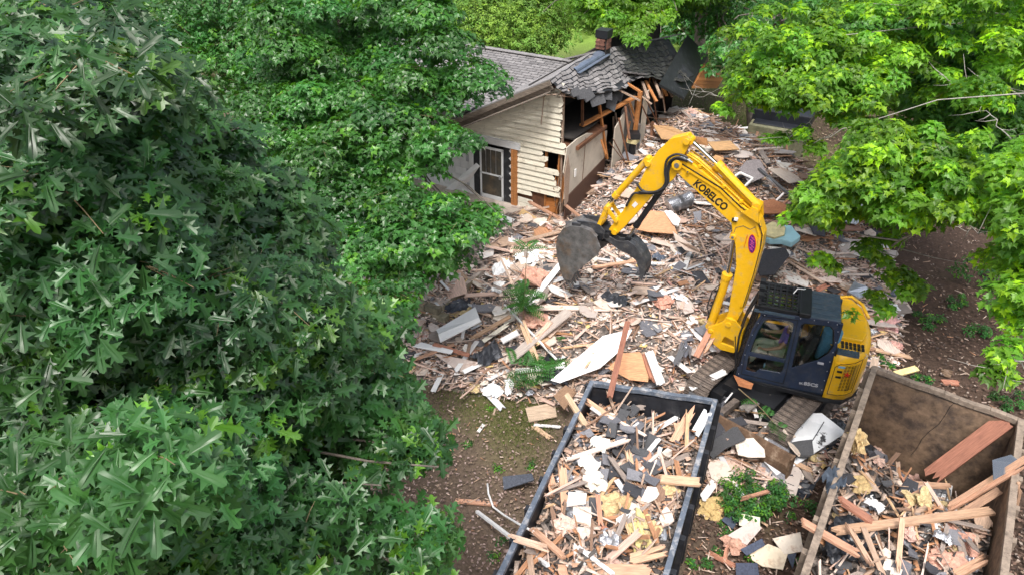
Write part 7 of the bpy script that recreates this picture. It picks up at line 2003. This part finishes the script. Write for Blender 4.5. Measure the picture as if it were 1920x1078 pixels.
tree("oak_tree", "large oak with pointed dark glossy lobed leaves filling the photo's lower left", (-4.6, 4.6, 0), (-3.6, 4.0, 10.2), .30, sp, 27, 8, .38, .145, .3, P_OAK, M['oakleaf'], 300, young=.10, nlimb=34, updir=.55, twn=1500, limb=.12, out=(-4.6, 5.2, 5.5), light_tint=lambda x, y: 1 + .45 * math.exp(-((x - 290) / 110) ** 2 - ((y - 880) / 90) ** 2) + .5 * math.exp(-((x - 720) / 90) ** 2 - ((y - 730) / 70) ** 2) + .35 * math.exp(-((x - 330) / 90) ** 2 - ((y - 640) / 70) ** 2) - .25 * math.exp(-((x - 60) / 120) ** 2 - ((y - 690) / 90) ** 2))  # leaf tint painted brighter in sun patches, darker in one shaded hollow

# ---- maples left of the house
mB = [(480, -60), (850, -60), (862, 50), (925, 80), (938, 170), (895, 190), (850, 205), (840, 225), (905, 245), (880, 285), (800, 300), (775, 300), (775, 345), (850, 352), (945, 372), (925, 415), (865, 450), (860, 485), (800, 520), (775, 545), (700, 520), (620, 440), (560, 360), (480, 280), (430, 150)]
dB = dfun([(650, 50, 18.2), (900, 130, 16.6), (700, 250, 15.6), (880, 250, 14.6), (600, 330, 15), (800, 420, 13.6), (920, 390, 14.2), (750, 500, 12.6), (500, 100, 17)])
sB = sprays_in(mB, dB, 76, .80, 0, .9, .55, 1.05, 2.2) + sprays_in(mB, dB, 50, .34, -.3, .9, .2, 1.0) + sprays_in(mB, dB, 50, .9, 2.2, .5, .8, .8, 1.6) + sprays_in([(560, 330), (840, 330), (830, 480), (760, 520), (640, 470)], dB, 22, .8, .8, .5, .3, .7, 2)
sB += sprays_in([(785, 350), (860, 352), (945, 372), (925, 415), (862, 448), (790, 440)], dfun([(850, 380, 14.3)]), 15, .36, 0, .3, .3, .6)
tree("maple_tree", "broad green maple with layered boughs reaching over the white wing wall", (-4.6, 18.8, 0), (-4.4, 18.8, 6.2), .20, sB, 72, 6, .12, .135, .36, P_MAP, M['mapleleaf'], 220, young=.05, nlimb=30, limb=.22, updir=.8)
mA = [(240, -80), (600, -80), (640, 120), (620, 330), (560, 360), (470, 300), (400, 200), (300, 140)]
dA = dfun([(300, 0, 21), (600, 0, 23), (560, 300, 19), (420, 150, 20)])
sA = sprays_in(mA, dA, 60, 1.2, 0, .8, .5, .9, 2.4) + sprays_in(mA, dA, 35, 1.1, 2, .8, .8, .7)
tree("maple_tree", "dark shaded maple standing behind the oak's upper right edge", (-9.3, 23.5, 0), (-8.9, 23.0, 8), .22, sA, 70, 5, .10, .15, .36, P_MAP, M['mapleleaf'], 0, young=.03, limb=.16, nlimb=20, updir=.8)
mL = [(640, 520), (700, 500), (760, 530), (782, 555), (760, 585), (720, 605), (670, 590), (640, 560)]
dL = dfun([(700, 550, 12.2), (770, 560, 12.0)])
sL = sprays_in(mL, dL, 22, .42, 0, .3, .5, .6)
tree("maple_sapling", "young bright green maple beside the block wall's left end", (-3.2, 13.2, 0), (-3.1, 13.2, 1.9), .05, sL, 22, 6, .35, .12, .3, P_MAP, M['mapleleaf'], 0, young=.3, nlimb=10, updir=.9)
# ---- bright maple reaching in from the right
mC1 = [(1375, 165), (1390, 80), (1440, 35), (1550, 20), (1640, 60), (1680, 150), (1640, 215), (1560, 215), (1500, 190), (1440, 200), (1410, 205), (1385, 195)]
mC2 = [(1505, 385), (1520, 335), (1580, 305), (1610, 255), (1650, 215), (1740, 230), (1820, 260), (1850, 320), (1815, 350), (1795, 372), (1735, 385), (1715, 405), (1680, 385), (1620, 350), (1560, 400)]
mC3 = [(1850, 270), (1990, 230), (1990, 620), (1905, 600), (1890, 520), (1870, 440), (1830, 380), (1810, 330)]
dC1 = dfun([(1360, 150, 14), (1600, 60, 13.5), (1550, 200, 12.5)]); dC2 = dfun([(1520, 370, 10.6), (1700, 300, 10.2), (1830, 300, 9.8)]); dC3 = dfun([(1850, 300, 9.4), (1980, 400, 8.6), (1920, 600, 8.4)])
sC = sprays_in(mC1, dC1, 34, .58, 0, .7, .35, .95, 2.2) + sprays_in(mC2, dC2, 40, .48, 0, .7, .3, .95, 2.2) + sprays_in(mC3, dC3, 24, .40, 0, .6, .3, .9, 2.2) + sprays_in(mC1, dC1, 40, .26, -.2, .8, -.6, 1.0) + sprays_in(mC2, dC2, 46, .22, -.2, .8, -.9, 1.0) + sprays_in(mC3, dC3, 16, .20, -.2, .6, -.6, 1.0) + sprays_in(mC1, dC1, 26, .6, 1.0, .4, .7, .7) + sprays_in(mC2, dC2, 26, .5, .9, .4, .7, .65)
mC4 = [(1545, 0), (1640, -60), (1990, -60), (1990, 150), (1840, 190), (1760, 160), (1700, 110), (1650, 50)]
sC += sprays_in(mC4, dfun([(1600, 0, 14), (1900, 0, 13), (1900, 200, 12), (1700, 150, 13)]), 34, .55, 0, .8, .1, 1.1, 2.0) + sprays_in(mC4, dfun([(1600, 0, 14), (1900, 100, 12.5)]), 26, .25, -.2, .8, -.5, 1.0)
sC += sprays_in([(1345, 60), (1420, 10), (1560, -10), (1660, 40), (1690, 190), (1560, 215), (1480, 200), (1350, 205)], dC1, 40, .20, 0, .9, -.2, 1.0) + sprays_in([(1490, 330), (1560, 280), (1600, 230), (1700, 200), (1860, 240), (1880, 400), (1740, 410), (1600, 420), (1490, 410)], dC2, 42, .17, 0, .9, -.2, 1.0)
for (x, y, d, r) in ((1545, 478, 11, .20), (1562, 492, 11, .16), (1690, 508, 11, .28), (1722, 525, 11, .22), (1628, 452, 11, .22), (1655, 478, 11, .2), (1648, 548, 11.2, .18), (1660, 570, 11.2, .2), (1676, 438, 11, .2), (1598, 585, 11, .10), (1470, 250, 13, .22), (1440, 256, 13, .16), (1530, 268, 12.6, .25), (1510, 240, 12.6, .2), (1560, 300, 12.4, .2), (1510, 372, 10.8, .2), (1530, 390, 10.8, .16), (1880, 655, 7.6, .17), (1862, 690, 7.6, .16), (1900, 640, 7.6, .14), (1885, 690, 7.6, .12), (1640, 445, 11, .14), (1700, 540, 11, .18)):
    sC.append((atd(x, y, d), r * 1.0))
tC = tree("maple_tree", "bright yellow-green maple reaching in from the photo's right edge", (13.6, 13.2, 0), (13.4, 12.8, 11), .26, sC, 32, 6, .16, .112, .36, P_MAP, M['brightleaf'], 300, young=.22, limb=.10, nlimb=5, updir=.8, bark='palebark')
for (pts, r0) in (([(1880, 330, 9.6), (1800, 370, 9.8), (1735, 425, 10.2), (1672, 462, 10.8)], .05), ([(1860, 345, 9.6), (1790, 395, 10), (1690, 455, 10.8), (1670, 490, 11)], .025), ([(1920, 470, 8.6), (1880, 440, 8.8), (1820, 430, 9), (1790, 425, 9)], .015),
                  ([(1930, 680, 7.4), (1905, 678, 7.5), (1880, 690, 7.6), (1862, 705, 7.6)], .014), ([(1580, 180, 12.8), (1530, 215, 12.7), (1480, 258, 12.9), (1400, 262, 13)], .02), ([(1600, 240, 12), (1520, 270, 12.6), (1470, 262, 13), (1390, 250, 13.2)], .018),
                  ([(1700, 310, 10.6), (1650, 320, 10.4), (1590, 340, 10.6), (1530, 380, 10.8)], .016), ([(1920, 180, 12), (1860, 150, 12), (1800, 160, 12.4), (1760, 140, 12.4)], .025), ([(1920, 290, 10), (1880, 250, 10.4), (1860, 220, 10.6), (1840, 200, 10.8)], .018),
                  ([(1360, 185, 14), (1320, 172, 14.4), (1300, 160, 14.6)], .014), ([(1345, 178, 14.2), (1310, 182, 14.4), (1295, 176, 14.6)], .010), ([(1640, 165, 13), (1560, 162, 12.8), (1500, 165, 12.8), (1440, 175, 13)], .03)):
    Q = [atd(*q) - Vector((13.6, 13.2, 0)) for q in pts]; pp = []
    for i in range(len(Q) - 1):
        for k in range(4): pp.append(Q[i].lerp(Q[i + 1], k / 4) + Vector((random.gauss(0, .02), random.gauss(0, .02), random.gauss(0, .02))))
    pp.append(Q[-1]); m = MB().tube(pp, [(r0 if r0 > .03 else r0 * .6) * (1 - .7 * k / (len(pp) - 1)) for k in range(len(pp))], 6)
    for k in range(3, len(pp), 2):
        d = Vector((random.gauss(0, .2), random.gauss(0, .2), random.gauss(0, .15))); m.tube([pp[k], pp[k] + d, pp[k] + d * 1.9 + Vector((0, 0, .04))], [r0 * .4, r0 * .25, r0 * .1], 4)
    m.build("branch", M['palebark'], tC, smooth=True)
mD = [(1420, -80), (1990, -80), (1990, 460), (1900, 420), (1850, 330), (1730, 260), (1640, 200), (1560, 60)]
dD = dfun([(1500, 0, 19), (1700, 100, 16.5), (1900, 100, 15), (1900, 350, 13.5), (1700, 230, 15)])
sD = sprays_in(mD, dD, 80, 1.0, 0, .8, .4, .85, 2.4) + sprays_in(mD, dD, 45, .9, 1.8, .6, .7, .7)
tree("maple_tree", "deep green maple behind the bright one at the photo's upper right", (11.5, 19.5, 0), (11.2, 19.0, 12), .28, sD, 60, 6, .10, .145, .36, P_MAP, M['midleaf'], 0, young=.14, limb=.14, nlimb=24, updir=.8)
# ---- behind the house
mE = [(1045, 100), (1055, 40), (1080, -80), (1420, -80), (1370, 20), (1340, 12), (1290, 10), (1245, 30), (1228, 72), (1205, 92), (1170, 108), (1135, 112), (1120, 90), (1085, 85), (1065, 112)]
dE = dfun([(1150, 100, 20.2), (1210, 90, 20.8), (1060, 80, 24), (1200, 0, 24), (1350, 0, 27), (1320, 50, 25)])
sE = [q for q in sprays_in(mE, dE, 70, .55, 0, .6, .8, .75, 2.0) if not (1095 < proj(q[0])[0] < 1148 and 20 < proj(q[0])[1] < 120 and proj(q[0])[2] < 23.5)] + sprays_in([(1045, 20), (1080, -80), (1400, -80), (1340, 10)], dfun([(1200, 0, 27)]), 30, 1.2, 0, .8, .5, .7)
tree("maple_tree", "fresh green maple hanging over the chimney and the dark roof", (5.6, 32.5, 0), (5.2, 31, 13), .30, sE, 40, 6, .15, .16, .36, P_MAP, M['brightleaf'], 0, young=.02, nlimb=20, limb=.16, updir=.8)
mF = [(1215, -80), (1430, -80), (1440, 60), (1400, 130), (1340, 120), (1320, 60), (1230, 30)]
sF = sprays_in(mF, dfun([(1300, 50, 29), (1400, 100, 27)]), 32, 1.0, 0, .8, .5, .8)
tF = tree("dark_tree", "dark tree with a forked trunk beyond the collapsed roof", (9.2, 35.5, 0), (8.4, 33.5, 13), .32, sF, 26, 6, .4, .20, .3, P_SIM, M['mapleleaf'], 0, young=.0, nlimb=18)
mG = [(850, 40), (880, -80), (1075, -80), (1070, 60), (1050, 118), (900, 105)]
sG = sprays_in(mG, dfun([(950, 50, 27), (1050, 0, 29)]), 46, 1.0, 0, .6, .5, .6)
tree("willow_bush", "pale green bushy willow behind the wing roof's ridge", (-.8, 31.5, 0), (-.6, 31.5, 5), .12, sG, 110, 7, .8, .11, .1, P_SIM, M['willow'], 0, young=.0, nlimb=14, cat="bush")
mH = [(1370, 30), (1440, 10), (1480, 70), (1400, 110), (1340, 190), (1330, 140)]
sH = sprays_in(mH, dfun([(1400, 60, 21)]), 16, .8, 0, .6, .4, .7)
tree("maple_tree", "dark green tree between the collapsed roof and the bright maple", (9.3, 26.5, 0), (9.0, 25.5, 8), .2, sH, 30, 6, .3, .16, .3, P_MAP, M['mapleleaf'], 0, young=.03, nlimb=10)
labs = ["far tree low behind the oak near the left frame edge", "far green tree behind the oak's top at the photo's left", "far dark tree above the middle of the left maples", "far green tree above the wing roof's left end", "far pale tree above the willow bush", "far green tree above the chimney maple", "far tree above the dark forked tree", "far bright tree at the photo's top right of centre", "far tree at the photo's top right corner", "far green tree just left of the top right corner"]
for k, (x, D_, w, cm) in enumerate(((60, 32, 320, 'mapleleaf'), (330, 36, 300, 'mapleleaf'), (600, 34, 300, 'mapleleaf'), (800, 38, 260, 'farleaf'), (1010, 46, 240, 'willow'), (1190, 42, 240, 'willow'), (1360, 40, 240, 'mapleleaf'), (1560, 36, 280, 'farleaf'), (1900, 32, 300, 'mapleleaf'), (1740, 34, 280, 'farleaf'))):
    pl = [(x - w / 2, -110), (x + w / 2, -110), (x + w / 2, 60), (x + w / 4, 110 if k in (0, 2, 8, 9, 7) else 60), (x - w / 2, 80)]
    s_ = sprays_in(pl, dfun([(x, 0, D_), (x, 100, D_ - 2)]), 26, 1.9, 0, 1.2, .3, .6)
    b = atd(x, 0, D_ + 1)
    tree("background_tree", labs[k], (b.x, b.y, 0), (b.x, b.y, 11), .3, s_, 46, 6, .6, .30, .2, P_SIM, M[cm], 0, young=.10, limb=.2, nlimb=8, twn=60)
# shrubs on the dark soil at the right
for k, (x, y, w, h_, lb) in enumerate(((1860, 520, 90, 90, "dark green shrub at the right edge below the bright maple"), (1745, 604, 40, 26, "low weed clump on dark soil right of the yellow tail"), (1832, 612, 50, 30, "leafy weed clump near the right edge on dark soil"), (1795, 565, 30, 20, "sparse weed on the dark soil under the right maple"), (1890, 740, 40, 40, "small dark weed behind the brown dumpster's right end"), (1660, 678, 26, 22, "small grey-green weed behind the brown dumpster's left corner"), (1728, 708, 24, 16, "tiny green weed against the brown dumpster's back rail"), (1620, 385, 60, 40, "leafy shoot growing over the pale plaster slab"), (1900, 590, 60, 60, "green shrub at the right frame edge under the maple"))):
    p = at(x, y + h_ * .3, 0); sc = (p - Vector((0, 0, CAMH))).length / FPX
    s_ = []
    for j in range(9 if w > 60 else 5):
        s_.append((p + Vector((random.uniform(-.5, .5) * w * sc, random.uniform(-.5, .5) * w * sc, random.uniform(.1, .6) * h_ * sc)), .22 * w * sc))
    tree("shrub", lb, (p.x, p.y, 0), (p.x, p.y, h_ * sc * .6), .015, s_, 12, 6, .6, .10 if w > 60 else .07, .2, P_SIM, M['weed'], 0, young=.1, nlimb=5, cat="shrub", twn=20)
# low bush and weeds between the dumpsters and on the left soil
s_ = []
for k in range(34):
    p = at(random.gauss(1425, 38), random.gauss(930, 22), .08 + random.uniform(0, .25)); s_.append((p, .17))
tree("shrub", "low dense green bush between the two dumpsters", tuple(at(1425, 945, 0)), tuple(at(1425, 945, .4)), .02, s_, 16, 6, .7, .065, .1, P_SIM, M['weed'], 0, young=.25, nlimb=12, cat="shrub", twn=200)
wl = [(924, 766, "tiny weed on the moss patch left of the grey dumpster"), (933, 880, "small weed beside the black felt at the grey dumpster"), (1000, 872, "weed tuft at the grey dumpster's left wall"), (940, 1012, "weed clump under the white pipe's lower end"), (925, 1050, "leafy weed at the frame's bottom left of the grey dumpster"), (880, 832, "small sprig on the litter below the white strip"), (1300, 1060, "weed cluster at the bottom edge right of the grey dumpster"), (1322, 1060, "weed tuft beside the orange weathered plank"), (1360, 990, "broad-leaved weed beside the dark felt corner"), (1365, 1005, "small clover-like weed by the pinkish-grey board"), (1345, 1035, "tiny weed near the bottom right of the grey dumpster"), (1505, 1060, "grassy weed beside the brown dumpster's left foot"), (1480, 970, "green sprig at the low bush's right side"), (1410, 1050, "weed peeping between the cream board and felt"), (815, 690, "small fern sprig at the rubble's lower left"), (865, 710, "weed on the soil below the beige sheet"), (1240, 470, "no")]
for x, y, lb in wl:
    if lb == "no": continue
    p = at(x, y, 0); s_ = [(p + Vector((random.uniform(-.08, .08), random.uniform(-.08, .08), .06)), .10) for _ in range(3)]
    tree("weed", lb, (p.x, p.y, 0), (p.x, p.y, .08), .006, s_, 5, 5, .6, .06, .1, P_SIM, M['weed'], 0, young=.3, nlimb=2, cat="weed", twn=8)
# compound-leaved sapling and fronds
def fronds(name, label, base, specs, cat="plant", stem=None, lsz=.075):
    t = thing(name, label, cat, base); B = Vector(base)
    if stem:
        MB().tube([Vector(s) - B for s in stem], [.014 - .008 * k / (len(stem) - 1) for k in range(len(stem))], 6).build("stem", M['twig'], t)
    for (p0, d, L_) in specs:
        p0 = Vector(p0) - B; d = Vector(d).normalized(); side = d.cross(Vector((0, 0, 1))).normalized(); m = MB(); rach = []
        n = max(5, int(L_ / (lsz * .48)))
        for k in range(n + 1):
            f = k / n; rach.append(p0 + d * L_ * f + Vector((0, 0, -.35 * L_ * f * f + .12 * L_ * f)))
        m.tube(rach, .004, 4, tint=(1.3, 1, .5))
        for k in range(1, n + 1):
            f = k / n; l = lsz * (1.25 - .65 * abs(f - .4)); tg = (rach[k] - rach[k - 1]).normalized()
            for sg in (-1, 1):
                x = (side * sg + tg * .45 + Vector((0, 0, -.15))).normalized(); w = tg * l * .17; c_ = rach[k]
                tn = random.uniform(.8, 1.25)
                m.add([c_, c_ + x * l * .45 + w + Vector((0, 0, .006)), c_ + x * l, c_ + x * l * .45 - w + Vector((0, 0, -.004))], [(0, 1, 2), (0, 2, 3)], (tn, tn, tn * .9))
        m.build("frond", M['weed'], t, fix=False)
    return t
b0 = on(985, 622, 0)
stem = [b0, b0 + Vector((-.05, .1, .5)), b0 + Vector((-.02, .1, 1.1)), b0 + Vector((0, .15, 1.7)), b0 + Vector((.03, .15, 2.15))]
specs = []
for k in range(40):
    f = .25 + .35 * random.random(); p = b0 + Vector((0, .1, 2.0 * f)); a = random.uniform(0, 6.28)
    specs.append((p, (math.cos(a), math.sin(a), .15), random.uniform(.32, .52)))
for a in (0, .9, 2.2, 3.1, 4.0, 5.3): specs.append((b0 + Vector((0, .12, 2.1)), (math.cos(a), math.sin(a), .35), random.uniform(.3, .45)))
fronds("sapling", "slender leafy sapling growing out of the rubble left of centre", b0, specs, stem=stem, cat="sapling", lsz=.10)
b1 = on(995, 712, .10); specs = []
for k in range(24):
    a = random.uniform(-2.6, 2.6) ; p = b1 + Vector((random.uniform(-.35, .5), random.uniform(-.25, .35), random.uniform(.08, .25)))
    specs.append((p, (math.cos(a), math.sin(a) * .8, .3), random.uniform(.45, .8)))
fronds("fern_clump", "flattened clump of fern-like green fronds above the white plastic wad", b1, specs, cat="fern", lsz=.11)
b2 = at(1430, 775, .62); specs = []
for k in range(9):
    p = at(1412 + k * 7, 752 + k * 7, .72); a = random.uniform(0, 6.28); specs.append((p, (math.cos(a), math.sin(a), .2), .22))
fronds("cut_weed", "uprooted green weed lying over the dozer blade", b2, specs, cat="weed", stem=[at(1385, 728, .8), at(1420, 758, .78), at(1450, 790, .72)], lsz=.09)
b3 = on(1080, 650, 0)
for (x, y, lb) in ((1053, 636, "tiny leafy weed in the rubble above the big white board"), (845, 585, "small sprig at the block wall")):
    p = on(x, y, .02); fronds("weed", lb, p, [(p, (math.cos(a), math.sin(a), .4), .12) for a in (0, 1.2, 2.5, 3.8, 5)], cat="weed", lsz=.05)
